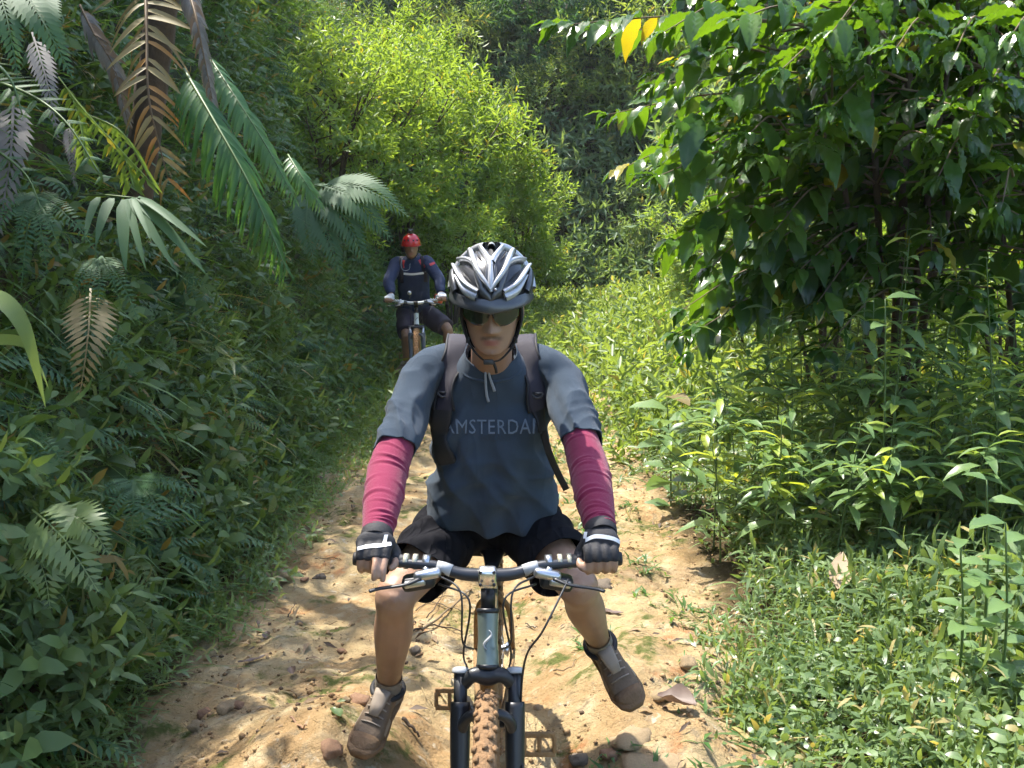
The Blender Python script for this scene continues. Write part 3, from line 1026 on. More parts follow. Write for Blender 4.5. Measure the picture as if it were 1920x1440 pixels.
# ---------------------------------------------------------------- the tree overhanging the left bank
def canopy_tree(base, limbs, label, leaf_mat, nleaf, seed):
    rp = random.Random(seed); rs = np.random.default_rng(seed)
    root = thing('overhanging_tree', label, 'tree', base)
    b = Vector(base)
    tg = Geo(); cg = Geo(); P = []
    top = b + Vector(limbs[0])
    pts = smooth_path([(*(b - Vector((0, 0, 0.4))), 0.16), (*(b.lerp(top, 0.5) + Vector((0.15, -0.1, 0))), 0.12), (*top, 0.10)], 5)
    tg.tube([p[:3] for p in pts], pts[:, 3], 10)
    tg.obj('trunk', BARK, root)
    for e in limbs[1:]:
        e = b + Vector(e)
        m_ = top.lerp(e, 0.5) + Vector((0, 0, 0.35))
        lg = Geo(); pts = smooth_path([(*top, 0.07), (*m_, 0.045), (*e, 0.012)], 6)
        lg.tube([p[:3] for p in pts], pts[:, 3], 7)
        for j in range(26):
            t = rp.uniform(0.25, 1)
            q = Vector(pts[int(t * (len(pts) - 1))][:3])
            w = q + Vector((rp.uniform(-1, 1), rp.uniform(-1, 1), rp.uniform(-0.5, 0.6))) * 0.95
            lg.tube([q, (q + w) / 2 + Vector((0, 0, 0.08)), w], [0.014, 0.009, 0.004], 4)
            for s in range(7):
                f = 0.3 + 0.7 * s / 6
                P.append(np.array(q) * (1 - f) + np.array(w) * f)
        lg.obj('limb', BARK, root)
    P = np.array(P)
    P = np.repeat(P, max(1, nleaf // len(P)), 0); P = P + rs.normal(0, 0.09, P.shape)
    D = rs.normal(0, 1, P.shape) * 0.7 + np.array([0, 0, -0.35])
    cg.scatter(LANCE, P, D, np.array([0, 0, 1.0]) + rs.normal(0, 0.4, P.shape), rs.uniform(0.11, 0.2, len(P)))
    o = cg.obj('crown', leaf_mat, root); o['kind'] = 'stuff'
    return root


canopy_tree((-4.5, 4.9, float(H(-4.5, 4.9))), [(0.3, 0.2, 1.0), (1.1, -1.4, 0.8), (1.0, 0.6, 0.9), (0.6, 2.0, 1.0), (0.0, -1.8, 1.1)],
            'dark tree on the left bank whose crown overhangs the palm', GREEN_CANOPY, 3600, 3)
canopy_tree((-4.6, 8.8, float(H(-4.6, 8.8))), [(0.4, 0, 0.6), (1.7, -1.3, -0.3), (1.6, 0.6, -0.2), (1.0, 2.0, 0.4), (1.0, -1.9, 0.4)],
            'dark tree with hanging branches in the middle of the left bank', GREEN_CANOPY, 3600, 4)
canopy_tree((-4.8, 12.6, float(H(-4.8, 12.6))), [(0.4, 0, 0.6), (1.8, -1.4, -0.2), (1.6, 0.4, 0.0), (1.0, 1.8, 0.4)],
            'dark tree high on the left bank, farthest of the three', GREEN_CANOPY, 2800, 5)
# ================================================================== coffee trees on the right
def coffee_leaf(w=0.42, veins=7, droop=0.30, ruf=0.050):
    """big leaf, blade quilted between the side veins"""
    V = []; Q = []; T = []
    rows = veins * 2
    for i in range(rows + 1):
        t = i / rows
        hw = w / 2 * (math.sin(math.pi * min(1, t * 1.02) ** 0.85) ** 0.8 if 0 < t < 1 else 0.02)
        z = 0.06 * math.sin(t * 3) - droop * t * t
        r = ruf * (1 if i % 2 else -1) * (0 if t in (0, 1) else 1)
        edge = 0.045 * hw / (w / 2)
        for x, zz in ((-hw, edge + 0.4 * r), (-hw * 0.5, edge * 0.7 + r), (0, 0), (hw * 0.5, edge * 0.7 + r), (hw, edge + 0.4 * r)):
            V.append((x, t + abs(x) * 0.18 * (1 - t), z + zz))
        if i:
            for k in range(4):
                a = (i - 1) * 5 + k
                Q.append((a, a + 1, a + 6, a + 5))
    return dict(V=np.array(V), T=np.zeros((0, 3), int), Q=np.array(Q))


CLEAF = [coffee_leaf(0.42, 7, 0.28), coffee_leaf(0.46, 7, 0.45), coffee_leaf(0.38, 6, 0.16)]
CLEAF_ME = []
for tp in CLEAF:
    for k in range(3):
        c3 = np.tile(RNG.random(3), (len(tp['V']), 1)); c3[:, 1] = 0.3
        CLEAF_ME.append(raw_mesh('coffee_leaf', tp['V'], None, tp['Q'], c3))
        CLEAF_ME[-1].materials.append(GREEN_COFFEE)


def coffee_tree(base, stems, label, seed, zlo, zhi, nbranch, reach, bias=(0, 0), n_obj=300, extra=(), big=()):
    rp = random.Random(seed)
    b = Vector(base)
    root = thing('coffee_tree', label, 'tree', base, 'coffee trees right of the path')
    paths = []
    for (dx, dy, h, r) in stems:
        e = b + Vector((dx, dy, h))
        m_ = b + Vector((dx * 0.45, dy * 0.45, h * 0.5))
        pts = smooth_path([(b.x + dx * 0.06, b.y + dy * 0.06, b.z - 0.2, r), (*m_, r * 0.8), (*e, r * 0.3)], 8)
        g = Geo(); g.tube([p[:3] for p in pts], pts[:, 3], 8); g.obj('stem', BARK, root)
        paths.append(pts)
    leaves = []      # position, direction, normal, size

    def branch(q, e, lift, k_=1.0):
        m_ = q.lerp(e, 0.5) + Vector((0, 0, lift))
        pts = smooth_path([(*q, 0.008), (*m_, 0.006), (*e, 0.0025)], 7)
        g = Geo(); g.tube([p[:3] for p in pts], pts[:, 3], 5); g.obj('branch', TWIG, root)
        A = pts[:, :3]
        Ls = np.linalg.norm(A[-1] - A[0])
        nn = max(3, int(Ls * 0.85 / 0.09))
        for j in range(nn):
            t = 0.22 + 0.78 * j / (nn - 1)
            i = min(len(A) - 2, int(t * (len(A) - 1)))
            p = Vector(A[i]).lerp(Vector(A[i + 1]), t * (len(A) - 1) - i)
            tan = (Vector(A[i + 1]) - Vector(A[i])).normalized()
            side = tan.cross(Vector((0, 0, 1))).normalized()
            for s in (-1, 1):
                if rp.random() < 0.16: continue
                d = side * s * rp.uniform(0.5, 1.0) + tan * rp.uniform(0.2, 0.9) + Vector((0, 0, rp.uniform(-0.85, 0.2)))
                nrm = Vector((0, 0, 1)) + side * s * 0.4 + Vector((rp.uniform(-.4, .4), rp.uniform(-.4, .4), 0))
                sz = rp.uniform(0.16, 0.25) * (0.65 if j == nn - 1 else 1) * k_
                leaves.append((p, d.normalized(), nrm, sz))
        # the pair at the tip
        for s in (-1, 0, 1):
            tan = (Vector(A[-1]) - Vector(A[-2])).normalized()
            leaves.append((Vector(A[-1]), (tan + tan.cross(Vector((0, 0, 1))) * s * 0.6 + Vector((0, 0, rp.uniform(-0.5, 0.5)))).normalized(), Vector((0, 0, 1)), rp.uniform(0.09, 0.16)))
    for i in range(nbranch):
        pts = rp.choice(paths)
        for _ in range(20):
            q = pts[rp.randrange(len(pts))]
            if q[2] > b.z + zlo: break
        q = Vector(q[:3])
        a = rp.uniform(0, 2 * math.pi); L = rp.uniform(0.55, 1.0) * reach
        f = Vector((math.cos(a) + bias[0], math.sin(a) + bias[1], 0)); f = f.normalized() * L
        zt = (q.z - b.z) / zhi
        e = q + f + Vector((0, 0, rp.uniform(-0.25, 0.30) - (0.15 if zt < 0.5 else 0)))
        branch(q, e, rp.uniform(0.02, 0.16))
    for q, e, lift in extra: branch(Vector(q), Vector(e), lift)
    for q, e, lift in big: branch(Vector(q), Vector(e), lift, 1.3)
    # the leaves that show largest are single objects, the rest one mass
    def near(t):
        p = t[0]; v = (p - cC); d = v.dot(cF)
        if abs(v.x) > 0.52 * d or v.dot(cU) > 0.40 * d or v.dot(cU) < -0.40 * d: d += 50
        return d - t[3]
    leaves.sort(key=near)
    for (p, d, nrm, sz) in leaves[:n_obj]:
        X = d.cross(nrm).normalized(); Z = X.cross(d)
        o = bpy.data.objects.new('leaf', rp.choice(CLEAF_ME)); COL.objects.link(o)
        M = Matrix((X, d, Z)).transposed().to_4x4() @ Matrix.Scale(sz, 4)
        M.translation = p
        adopt(o, root); o.matrix_basis = M
    rest = leaves[n_obj:]
    if rest:
        g = Geo()
        P = np.array([tuple(t[0]) for t in rest]); D = np.array([tuple(t[1]) for t in rest]); N = np.array([tuple(t[2]) for t in rest]); S = np.array([t[3] for t in rest])
        pick_scatter(g, [coffee_leaf(0.42, 4, 0.28), coffee_leaf(0.44, 4, 0.42)], P, D, N, S)
        o = g.obj('foliage', GREEN_COFFEE, root); o['kind'] = 'stuff'
    return root


z0 = float(H(2.5, 6.7))
coffee_tree((2.5, 6.7, z0), [(-0.55, -0.5, 3.3, 0.028), (-0.15, -0.3, 3.5, 0.034), (0.25, -0.1, 3.4, 0.030), (0.6, 0.2, 3.3, 0.026), (-0.9, -0.7, 2.9, 0.022), (0.1, 0.5, 3.2, 0.024), (0.35, -0.5, 3.1, 0.02)],
            'large coffee tree with glossy ribbed leaves and several dark stems', 12, 1.15, 3.4, 150, 1.5, (-0.5, 0.25), 300,
            extra=[(spot(1640, 520, 6.3), spot(1365, 578, 6.0), 0.03), (spot(1700, 330, 6.2), spot(1560, 210, 5.3), 0.1), (spot(1560, 340, 6.0), spot(1335, 500, 5.8), 0.1),
                   (spot(1525, 480, 6.2), spot(1280, 580, 6.0), 0.08), (spot(1500, 250, 6.0), spot(1245, 330, 5.8), 0.12), (spot(1500, 120, 6.0), spot(1235, 140, 5.8), 0.12),
                   (spot(1560, 20, 5.8), spot(1285, -10, 5.5), 0.12), (spot(1700, 120, 5.8), spot(1525, 60, 5.2), 0.15), (spot(1500, 520, 6.3), spot(1295, 660, 6.3), 0.05)],
            big=[(spot(1525, -20, 5.6), spot(1245, 60, 5.2), 0.1),
                 (spot(1560, 60, 5.4), spot(1375, 40, 5.0), 0.1),
                 (spot(1600, 100, 5.3), spot(1465, 130, 4.9), 0.1),
                 (spot(1680, -10, 5.3), spot(1560, 60, 4.8), 0.1),
                 (spot(1700, 150, 5.3), spot(1560, 200, 4.9), 0.1),
                 (spot(1760, 60, 5.2), spot(1680, 90, 4.7), 0.1),
                 (spot(1850, 50, 5.2), spot(1790, 100, 4.7), 0.1),
                 (spot(1880, 180, 5.3), spot(1860, 160, 4.8), 0.1),
                 (spot(1950, 80, 5.0), spot(1900, 60, 4.6), 0.1),
                 (spot(1525, 170, 5.7), spot(1275, 230, 5.3), 0.1),
                 (spot(1495, 300, 5.8), spot(1235, 330, 5.4), 0.1),
                 (spot(1485, 260, 5.6), spot(1405, 250, 5.2), 0.1),
                 (spot(1560, 290, 5.6), spot(1515, 270, 5.1), 0.1),
                 (spot(1495, 400, 5.9), spot(1265, 450, 5.5), 0.1),
                 (spot(1830, 260, 5.4), spot(1760, 330, 5.0), 0.1),
                 (spot(1900, 330, 5.4), spot(1880, 380, 5.0), 0.1)])
z0 = float(H(3.7, 7.2))
coffee_tree((3.7, 7.2, z0), [(-0.4, -0.4, 3.3, 0.03), (0.0, -0.2, 3.4, 0.03), (-0.7, 0.1, 3.2, 0.026), (0.5, 0.3, 3.0, 0.022), (-0.25, 0.35, 3.4, 0.024), (-0.55, -0.8, 3.0, 0.02)],
            'second coffee tree with upright stems at the right edge', 15, 1.35, 3.4, 80, 1.5, (-0.35, 0.2), 200)
z0 = float(H(2.6, 8.4))
coffee_tree((2.6, 8.4, z0), [(-0.4, -0.3, 2.9, 0.024), (0.2, 0.2, 3.0, 0.024), (-0.1, 0.4, 2.8, 0.02), (-0.8, 0.0, 2.5, 0.018)],
            'coffee tree standing behind the two nearer ones, in shade', 18, 1.1, 3.0, 46, 1.2, (-0.3, 0), 60)
# ================================================================== single plants on the left bank
def leaflet_mesh(name, w, droop, fold, mat, k=6, odd=0.3, tone=0.5):
    V = []; Q = []
    for i in range(k + 1):
        t = i / k
        hw = w / 2 * (1 - t ** 2.6) * min(1, 0.45 + t * 4)
        z = -droop * t * t
        V += [(-hw, t, z + fold * hw), (0, t, z), (hw, t, z + fold * hw)]
        if i:
            a = 3 * i - 3
            Q += [(a, a + 1, a + 4, a + 3), (a + 1, a + 2, a + 5, a + 4)]
    me = raw_mesh(name, V, None, Q, np.tile([tone, odd, 0.5], (len(V), 1)))
    me.materials.append(mat)
    return me


def place_leaf(me, parent, p, d, nrm, size, name='leaflet', wide=1.0):
    X = d.cross(nrm).normalized(); d = d.normalized(); Z = X.cross(d)
    o = bpy.data.objects.new(name, me); COL.objects.link(o)
    M = Matrix((X * size * wide, d * size, Z * size)).transposed().to_4x4(); M.translation = p
    adopt(o, parent); o.matrix_basis = M
    return o


def pinnate(root, pts, mes, pairs, size, profile, ang, rmat, r0=0.008, label=None, face=None, jit=0.12, hang=0.3, t0=0.08, skip=0.0, name='frond', seed=1, single=False):
    """feather leaf: rachis through pts, leaflets on both sides as pieces of their own"""
    rp = random.Random(seed)
    A = smooth_path(pts, 10)
    g = Geo(); g.tube(A, np.linspace(r0, r0 * 0.25, len(A)), 6)
    fr = g.obj(name, rmat, root)
    if label: fr['label'] = label
    seg = np.linalg.norm(np.diff(A, axis=0), axis=1); cum = np.concatenate([[0], np.cumsum(seg)]) / seg.sum()
    for i in range(pairs):
        t = t0 + (1 - t0) * i / (pairs - 1)
        p = Vector([np.interp(t, cum, A[:, k]) for k in range(3)])
        q = Vector([np.interp(min(1, t + 0.02), cum, A[:, k]) for k in range(3)]); q0 = Vector([np.interp(max(0, t - 0.02), cum, A[:, k]) for k in range(3)])
        tan = (q - q0).normalized()
        nrm = Vector(face) if face is not None else -cF
        nrm = (nrm - tan * nrm.dot(tan)).normalized()
        side = tan.cross(nrm).normalized()
        for s in (-1, 1):
            if rp.random() < skip: continue
            a = math.radians(ang * (1 - 0.45 * t) + rp.uniform(-8, 8))
            d = side * s * math.sin(a) + tan * math.cos(a) + nrm * rp.uniform(-jit, jit) + Vector((0, 0, -hang * rp.uniform(0.6, 1.2)))
            me = rp.choice(mes)
            place_leaf(me, fr, p, d.normalized(), nrm + Vector((0, 0, 0.35)), size * profile(t) * rp.uniform(0.88, 1.1))
    return fr


def fr_obj(root, name, tp, P, D, N, size, mat, label=None, wide=1.0):
    g = Geo()
    g.scatter(tp, np.array([tuple(P)]), np.array([tuple(D)]), np.array([tuple(N)]), size, np.array([[random.random(), 0.3, 0.5]]), wide)
    o = g.obj(name, mat, root)
    if label: o['label'] = label
    return o


# --- palm hanging over the bank: one glossy green frond, one pale, two dead ones
FAR_LEFT_D = 4.2
root = thing('palm', 'palm on the left bank with hanging green and dead fronds', 'palm', tuple(spot(340, -60, 4.7)))
g = Geo(); pts = smooth_path([(*spot(250, 420, 5.3), 0.07), (*spot(290, 120, 5.0), 0.07), (*spot(330, -160, 4.7), 0.06)], 6)
g.tube([p[:3] for p in pts], pts[:, 3] * (1 + 0.12 * (np.arange(len(pts)) % 2)), 10); g.obj('trunk', BARK, root)
LG = [leaflet_mesh('leaflet', w, d, 0.3, GREEN_PALM, tone=t) for w, d, t in ((0.11, 0.5, 0.3), (0.10, 0.7, 0.6), (0.12, 0.35, 0.1))]
LP = [leaflet_mesh('leaflet', w, d, 0.3, GREEN_PALM, tone=t) for w, d, t in ((0.20, 0.3, 0.9), (0.22, 0.5, 1.0))]
LB = [leaflet_mesh('leaflet', w, d, 0.5, DEAD_BROWN, odd=o_, tone=t) for w, d, o_, t in ((0.15, 0.35, 0.3, 0.2), (0.13, 0.6, 0.9, 0.5), (0.17, 0.2, 0.4, 0.9), (0.12, 0.8, 0.5, 0.6))]
LS = [leaflet_mesh('leaflet', w, d, 0.4, DEAD_GREY, odd=o_, tone=t) for w, d, o_, t in ((0.24, 0.5, 0.3, 0.9), (0.28, 0.7, 0.2, 0.5), (0.22, 0.3, 0.95, 0.7))]
bell = lambda t: (0.55 + 1.6 * t if t < 0.28 else 1.0 - 0.62 * max(0, (t - 0.5) / 0.5) ** 1.6)
pinnate(root, [spot(345, 130, 4.35), spot(395, 215, 4.1), spot(470, 350, 3.95), spot(535, 500, 3.95)], LG, 40, 0.225, bell, 62, STALK, 0.008, 'glossy green frond', face=(0.35, -0.85, 0.45), hang=0.55, seed=2)
pinnate(root, [spot(385, 95, 4.5), spot(440, 180, 4.3), spot(500, 275, 4.25), spot(552, 372, 4.25)], LP, 36, 0.115, bell, 58, STALK, 0.006, 'pale silvery green frond', face=(0.5, -0.7, 0.5), hang=0.25, seed=3)
pinnate(root, [spot(272, -70, 4.5), spot(275, 60, 4.3), spot(280, 190, 4.2), spot(315, 335, 4.2)], LB, 24, 0.25, lambda t: 1.0 - 0.55 * t, 78, RACHIS, 0.009, 'dead brown frond', face=(0.1, -1, 0.1), hang=0.05, jit=0.3, skip=0.14, seed=4)
pinnate(root, [spot(330, -80, 4.5), spot(362, 10, 4.25), spot(380, 95, 4.2), spot(398, 185, 4.2)], LS, 34, 0.10, lambda t: 1.0 - 0.45 * t, 55, RACHIS, 0.008, 'withered grey frond', face=(0.2, -1, 0.2), hang=0.4, seed=5)
pinnate(root, [spot(540, 290, 4.6), spot(565, 330, 4.5), spot(600, 385, 4.5)], LP, 16, 0.09, bell, 60, STALK, 0.005, 'short pale frond', face=(0.4, -0.8, 0.4), hang=0.3, seed=6)
pinnate(root, [spot(150, 10, 4.6), spot(175, 60, 4.5), spot(215, 130, 4.5), spot(240, 230, 4.5)], LS, 24, 0.10, bell, 55, RACHIS, 0.006, 'withered grey frond behind the brown one', hang=0.5, seed=7)

# --- tree fern at the left edge, twice-feathered fronds
PINNA = T_fern(22, 0.20, T_small(0.34, 0.05, 0.02), droop=0.18, ang=78)


def tree_fern_frond(root, pts, pairs, size, mat, face, seed, label=None, profile=None):
    rp = random.Random(seed)
    A = smooth_path(pts, 8)
    g = Geo(); g.tube(A, np.linspace(0.007, 0.002, len(A)), 6); fr = g.obj('frond', STALK, root)
    if label: fr['label'] = label
    seg = np.linalg.norm(np.diff(A, axis=0), axis=1); cum = np.concatenate([[0], np.cumsum(seg)]) / seg.sum()
    for i in range(pairs):
        t = 0.06 + 0.94 * i / (pairs - 1)
        p = Vector([np.interp(t, cum, A[:, k]) for k in range(3)])
        q = Vector([np.interp(min(1, t + 0.03), cum, A[:, k]) for k in range(3)]); q0 = Vector([np.interp(max(0, t - 0.03), cum, A[:, k]) for k in range(3)])
        tan = (q - q0).normalized(); nrm = Vector(face); nrm = (nrm - tan * nrm.dot(tan)).normalized(); side = tan.cross(nrm)
        for s in (-1, 1):
            d = side * s + tan * rp.uniform(0.25, 0.5) + Vector((0, 0, -0.25))
            L = size * (profile(t) if profile else (1 - 0.75 * t))
            fr_obj(fr, 'pinna', PINNA, p, d, nrm + Vector((0, 0, 0.4)), L, mat)
    return fr


root = thing('tree_fern', 'lacy tree fern arching in at the left edge beside the palm', 'fern', tuple(spot(-40, 180, 3.9)))
tree_fern_frond(root, [spot(-60, 140, 3.7), spot(40, 170, 3.5), spot(120, 225, 3.4), spot(190, 330, 3.35)], 11, 0.17, GREEN_FERN, (0.1, -0.7, 0.7), 1)
tree_fern_frond(root, [spot(-90, 60, 2.9), spot(-20, 110, 2.7), spot(20, 150, 2.65), spot(42, 215, 2.65)], 9, 0.10, GREEN_BRIGHT, (0.3, -0.7, 0.6), 2, 'bright near frond')
tree_fern_frond(root, [spot(-70, 250, 3.8), spot(-10, 280, 3.6), spot(50, 330, 3.55), spot(80, 400, 3.5)], 10, 0.13, GREEN_FERN, (0.1, -0.7, 0.7), 3)
g = Geo(); pts = smooth_path([(*spot(-80, 900, 4.2), 0.08), (*spot(-60, 500, 4.1), 0.075), (*spot(-80, 130, 3.9), 0.06)], 6)
g.tube([p[:3] for p in pts], pts[:, 3], 9); g.obj('trunk', BARK, root)

# --- sword ferns: narrow once-feathered fronds
def sword_fern(label, fronds, mat, leaf_w=0.30, size=0.05, pairs=26, loc=None, mes=None, name='sword_fern', rm=None, ang=80, hang=0.1):
    root = thing(name, label, 'fern', tuple(fronds[0][0]))
    tp = T_fern(pairs, size, T_small(leaf_w, 0.15, 0.03), droop=0.0, ang=ang, taper=1.0)
    for i, pts in enumerate(fronds):
        A = smooth_path(pts, 6)
        L = sum((Vector(A[j + 1]) - Vector(A[j])).length for j in range(len(A) - 1))
        seg = np.linalg.norm(np.diff(A, axis=0), axis=1); cum = np.concatenate([[0], np.cumsum(seg)]) / seg.sum()
        # bend the flat frond along its path
        tt = np.clip(tp['V'][:, 1], 0, 1.0)
        C = np.stack([np.interp(tt, cum, A[:, k]) for k in range(3)], -1)
        C2 = np.stack([np.interp(np.clip(tt + 0.02, 0, 1), cum, A[:, k]) for k in range(3)], -1)
        C1 = np.stack([np.interp(np.clip(tt - 0.02, 0, 1), cum, A[:, k]) for k in range(3)], -1)
        tan = C2 - C1; tan /= np.linalg.norm(tan, axis=1, keepdims=True) + 1e-9
        nrm = -np.array(cF) + np.array([0.25, 0, 0.5]); nrm = nrm[None] - tan * (tan @ nrm)[:, None]; nrm /= np.linalg.norm(nrm, axis=1, keepdims=True)
        side = np.cross(tan, nrm)
        V = C + side * tp['V'][:, 0:1] * L + nrm * (tp['V'][:, 2:3] * 0.3) * L + tan * (tp['V'][:, 1] - tt)[:, None] * L
        c3 = np.tile([random.random(), 0.3, 0.5], (len(V), 1)); c3[:, 0] = np.clip(c3[:, 0] * 0.6 + tp['t'][:, 0] * 0.4, 0, 1)
        o = link('frond', raw_mesh('frond', V, tp['T'], tp['Q'], c3), mat, root)
    return root


def bank_d(px, py, most=99.0):
    """distance at which the bearing meets the slope"""
    return min(most, (ground_at(px, py) - cC).dot(cF) - 0.42)


def fan(c, n, L, d0, a0, a1, droop=0.35, seed=0):
    """fronds leaving one point: screen angles a0..a1 degrees (0 = right, 90 = down)"""
    rp = random.Random(seed); out = []
    for i in range(n):
        a = math.radians(a0 + (a1 - a0) * (i + rp.uniform(-.3, .3)) / max(1, n - 1))
        l = L * rp.uniform(0.7, 1.15)
        e = (math.cos(a) * l, math.sin(a) * l)
        out.append([spot(c[0], c[1], d0), spot(c[0] + e[0] * 0.5, c[1] + e[1] * 0.45, d0 - 0.18), spot(c[0] + e[0] * 0.95, c[1] + e[1] + droop * l * 0.4, d0 - 0.15)])
    return out


sword_fern('blue-green sword fern hanging at the left edge below the tree fern', fan((60, 360), 7, 150, 3.75, 40, 150, seed=1), GREEN_FERN, 0.3, 0.13, 24)
sword_fern('sword fern hanging from the bank under the bamboo-like leaves', fan((190, 480), 5, 120, 3.8, 50, 130, seed=2), GREEN_FERN, 0.3, 0.12, 22)
sword_fern('dark hanging sword fern low at the left edge', fan((40, 800), 5, 140, 3.4, 40, 120, seed=3), GREEN_FERN, 0.3, 0.12, 22)
sword_fern('fern fronds drooping in the top left corner', [[spot(-10, -40, 3.3), spot(15, 40, 3.2), spot(35, 150, 3.2)], [spot(30, -40, 3.3), spot(75, 30, 3.2), spot(138, 150, 3.2)], [spot(70, -30, 3.4), spot(95, 30, 3.3), spot(120, 100, 3.3)]], GREEN_FERN, 0.3, 0.26, 18, ang=52)
sword_fern('broad lacy fern at the lower left with one large frond', [[spot(60, 955, 3.1), spot(120, 1010, 3.0), spot(185, 1110, 3.0)], [spot(40, 990, 3.1), spot(80, 1060, 3.0), spot(95, 1140, 3.0)], [spot(110, 960, 3.1), spot(165, 985, 3.0), spot(205, 1040, 3.0)]], GREEN_HERB, 0.3, 0.42, 15, ang=66)
sword_fern('small fern at the foot of the bank by the grass', [[spot(235, 1050, 3.9), spot(265, 1075, 3.85), spot(288, 1112, 3.85)], [spot(240, 1055, 3.9), spot(235, 1085, 3.85), spot(250, 1105, 3.85)]], GREEN_HERB, 0.34, 0.4, 9, ang=66)
sword_fern('dead brown fern frond hanging among the green ones', [[spot(170, 540, 3.7), spot(165, 640, 3.5), spot(150, 750, 3.5)]], DEAD_BROWN, 0.22, 0.30, 17, ang=60)
sword_fern('withered brown strips hanging at the far left edge', [[spot(25, 180, 3.8), spot(20, 300, 3.6), spot(-5, 470, 3.6)], [spot(60, 60, 3.9), spot(90, 160, 3.8), spot(110, 260, 3.8)], [spot(130, 230, 4.0), spot(135, 290, 3.9), spot(140, 350, 3.9)]], DEAD_GREY, 0.25, 0.2, 18, ang=45)
BD = bank_d(588, 350, 9.0)
sword_fern('big green fern beside the second cyclist', [[spot(585, 350, BD), spot(640, 400, BD - 0.3), spot(690, 500, BD - 0.35)], [spot(590, 345, BD), spot(660, 370, BD - 0.3), spot(735, 455, BD - 0.35)], [spot(580, 355, BD), spot(610, 430, BD - 0.3), spot(640, 520, BD - 0.35)], [spot(595, 345, BD), spot(690, 355, BD - 0.3), spot(765, 410, BD - 0.35)], [spot(580, 350, BD), spot(575, 420, BD - 0.3), spot(590, 500, BD - 0.35)]], GREEN_FERN, 0.2, 0.34, 20, ang=50)
sword_fern('fern with pale fronds on the bank above the second cyclist', fan((640, 250), 6, 100, bank_d(640, 250), 20, 150, seed=9), GREEN_HILL, 0.25, 0.25, 20)
sword_fern('fern drooping from the far bank left of the silver helmet', fan((860, 300), 4, 80, bank_d(860, 300, 17.0), 10, 120, seed=10), GREEN_FERN, 0.25, 0.22, 20)
sword_fern('fern on the shaded hillside between shrubs and coffee tree', fan((1090, 330), 6, 110, bank_d(1090, 330, 26.0), 20, 150, seed=11), GREEN_FERN, 0.25, 0.22, 20)
sword_fern('fern low on the shaded hillside near the clay bend', fan((1150, 420), 5, 90, bank_d(1150, 420, 26.0), 20, 150, seed=12), GREEN_FERN, 0.25, 0.22, 20)
sword_fern('fern in the dark hollow beside the coffee tree crown', fan((1010, 455), 5, 70, bank_d(1010, 455, 26.0), 20, 150, seed=13), GREEN_FERN, 0.25, 0.22, 20)

# bank ferns scattered over the slope
for i, (px, py, d, n_, L_, mt, lab) in enumerate([
        (150, 620, 4.2, 6, 130, GREEN_FERN, 'sword fern in the middle of the shaded bank, left of the forked fern'), (470, 480, 5.4, 6, 110, GREEN_FERN, 'pale fern on the bank below the glossy palm frond'),
        (300, 520, 4.7, 6, 120, GREEN_FERN, 'dark fern on the bank under the bamboo-like fan'), (600, 560, 7.0, 6, 80, GREEN_HERB, 'fern at the bank top left of the second cyclist'),
        (410, 780, 4.4, 5, 110, GREEN_HERB, 'arching fern low on the bank right of the forked fern'), (520, 830, 5.0, 5, 80, GREEN_HERB, 'small arching fern at the bank foot near the path'),
        (250, 900, 3.7, 6, 110, GREEN_FERN, 'fern low on the bank above the small fern'), (560, 660, 6.2, 6, 80, GREEN_FERN, 'fern on the bank midway to the second cyclist'),
        (640, 700, 8.0, 5, 60, GREEN_HERB, 'little fern at the bank foot below the second cyclist'), (480, 130, 6.0, 6, 120, GREEN_FERN, 'fern in the shade right of the palm'),
        (560, 60, 6.8, 6, 110, GREEN_FERN, 'light fern high on the bank under the branches'), (660, 130, 9.0, 6, 100, GREEN_HILL, 'sunlit fern at the top of the bank')]):
    d2 = bank_d(px, py) if d >= 4.4 else d
    sword_fern(lab, fan((px, py), n_, min(L_ * 1.0, 0.62 * FPX / d2), d2, 10, 160, seed=30 + i), mt, 0.28, 0.15 + 0.05 * (i % 3), 22)

# --- forked fern: segments that fork again and again
def forked_fern(label, p0, dirs, mat, seed, k=1.0):
    rp = random.Random(seed)
    root = thing('forked_fern', label, 'fern', tuple(p0))
    tp = T_fern(26, 0.11, T_small(0.42, 0.05, 0.02), droop=0.0, ang=84)
    tp['V'][:, 0] *= 1.0

    def seg(a, d2, L, lev):
        b_ = Vector(a) + (cR * d2[0] - cU * d2[1]) * L + cF * rp.uniform(-0.10, 0.0)
        d = b_ - Vector(a)
        fr_obj(root, 'segment', tp, a, d, -cF + cU * 0.6, d.length, mat, wide=0.75 + 0.9 * (0.14 * k / L) * 0.3)
        if lev == 0: return
        for s in (-1, 1):
            ang = math.atan2(d2[1], d2[0]) + s * rp.uniform(0.28, 0.5) * (0.9 if lev > 1 else 1.2)
            seg(b_, (math.cos(ang), math.sin(ang)), L * rp.uniform(0.66, 0.85), lev - 1)
    for (dx, dy, L, lev) in dirs: seg(p0, (dx, dy), L * k, lev)
    return root


FD = bank_d(325, 640) - 0.35
forked_fern('forked fern with ribbed pale segments hanging on the left bank', spot(325, 632, FD), [(0.18, 1.0, 0.115, 3), (-0.8, 0.25, 0.12, 1), (-0.35, 0.9, 0.1, 1)], GREEN_HILL, 4, FD / 3.7)
forked_fern('forked fern spreading right over the bank grass', spot(352, 636, FD + 0.05), [(0.85, 0.5, 0.14, 2), (0.6, -0.35, 0.08, 1), (0.95, 0.2, 0.12, 2)], GREEN_HILL, 7, FD / 3.8)

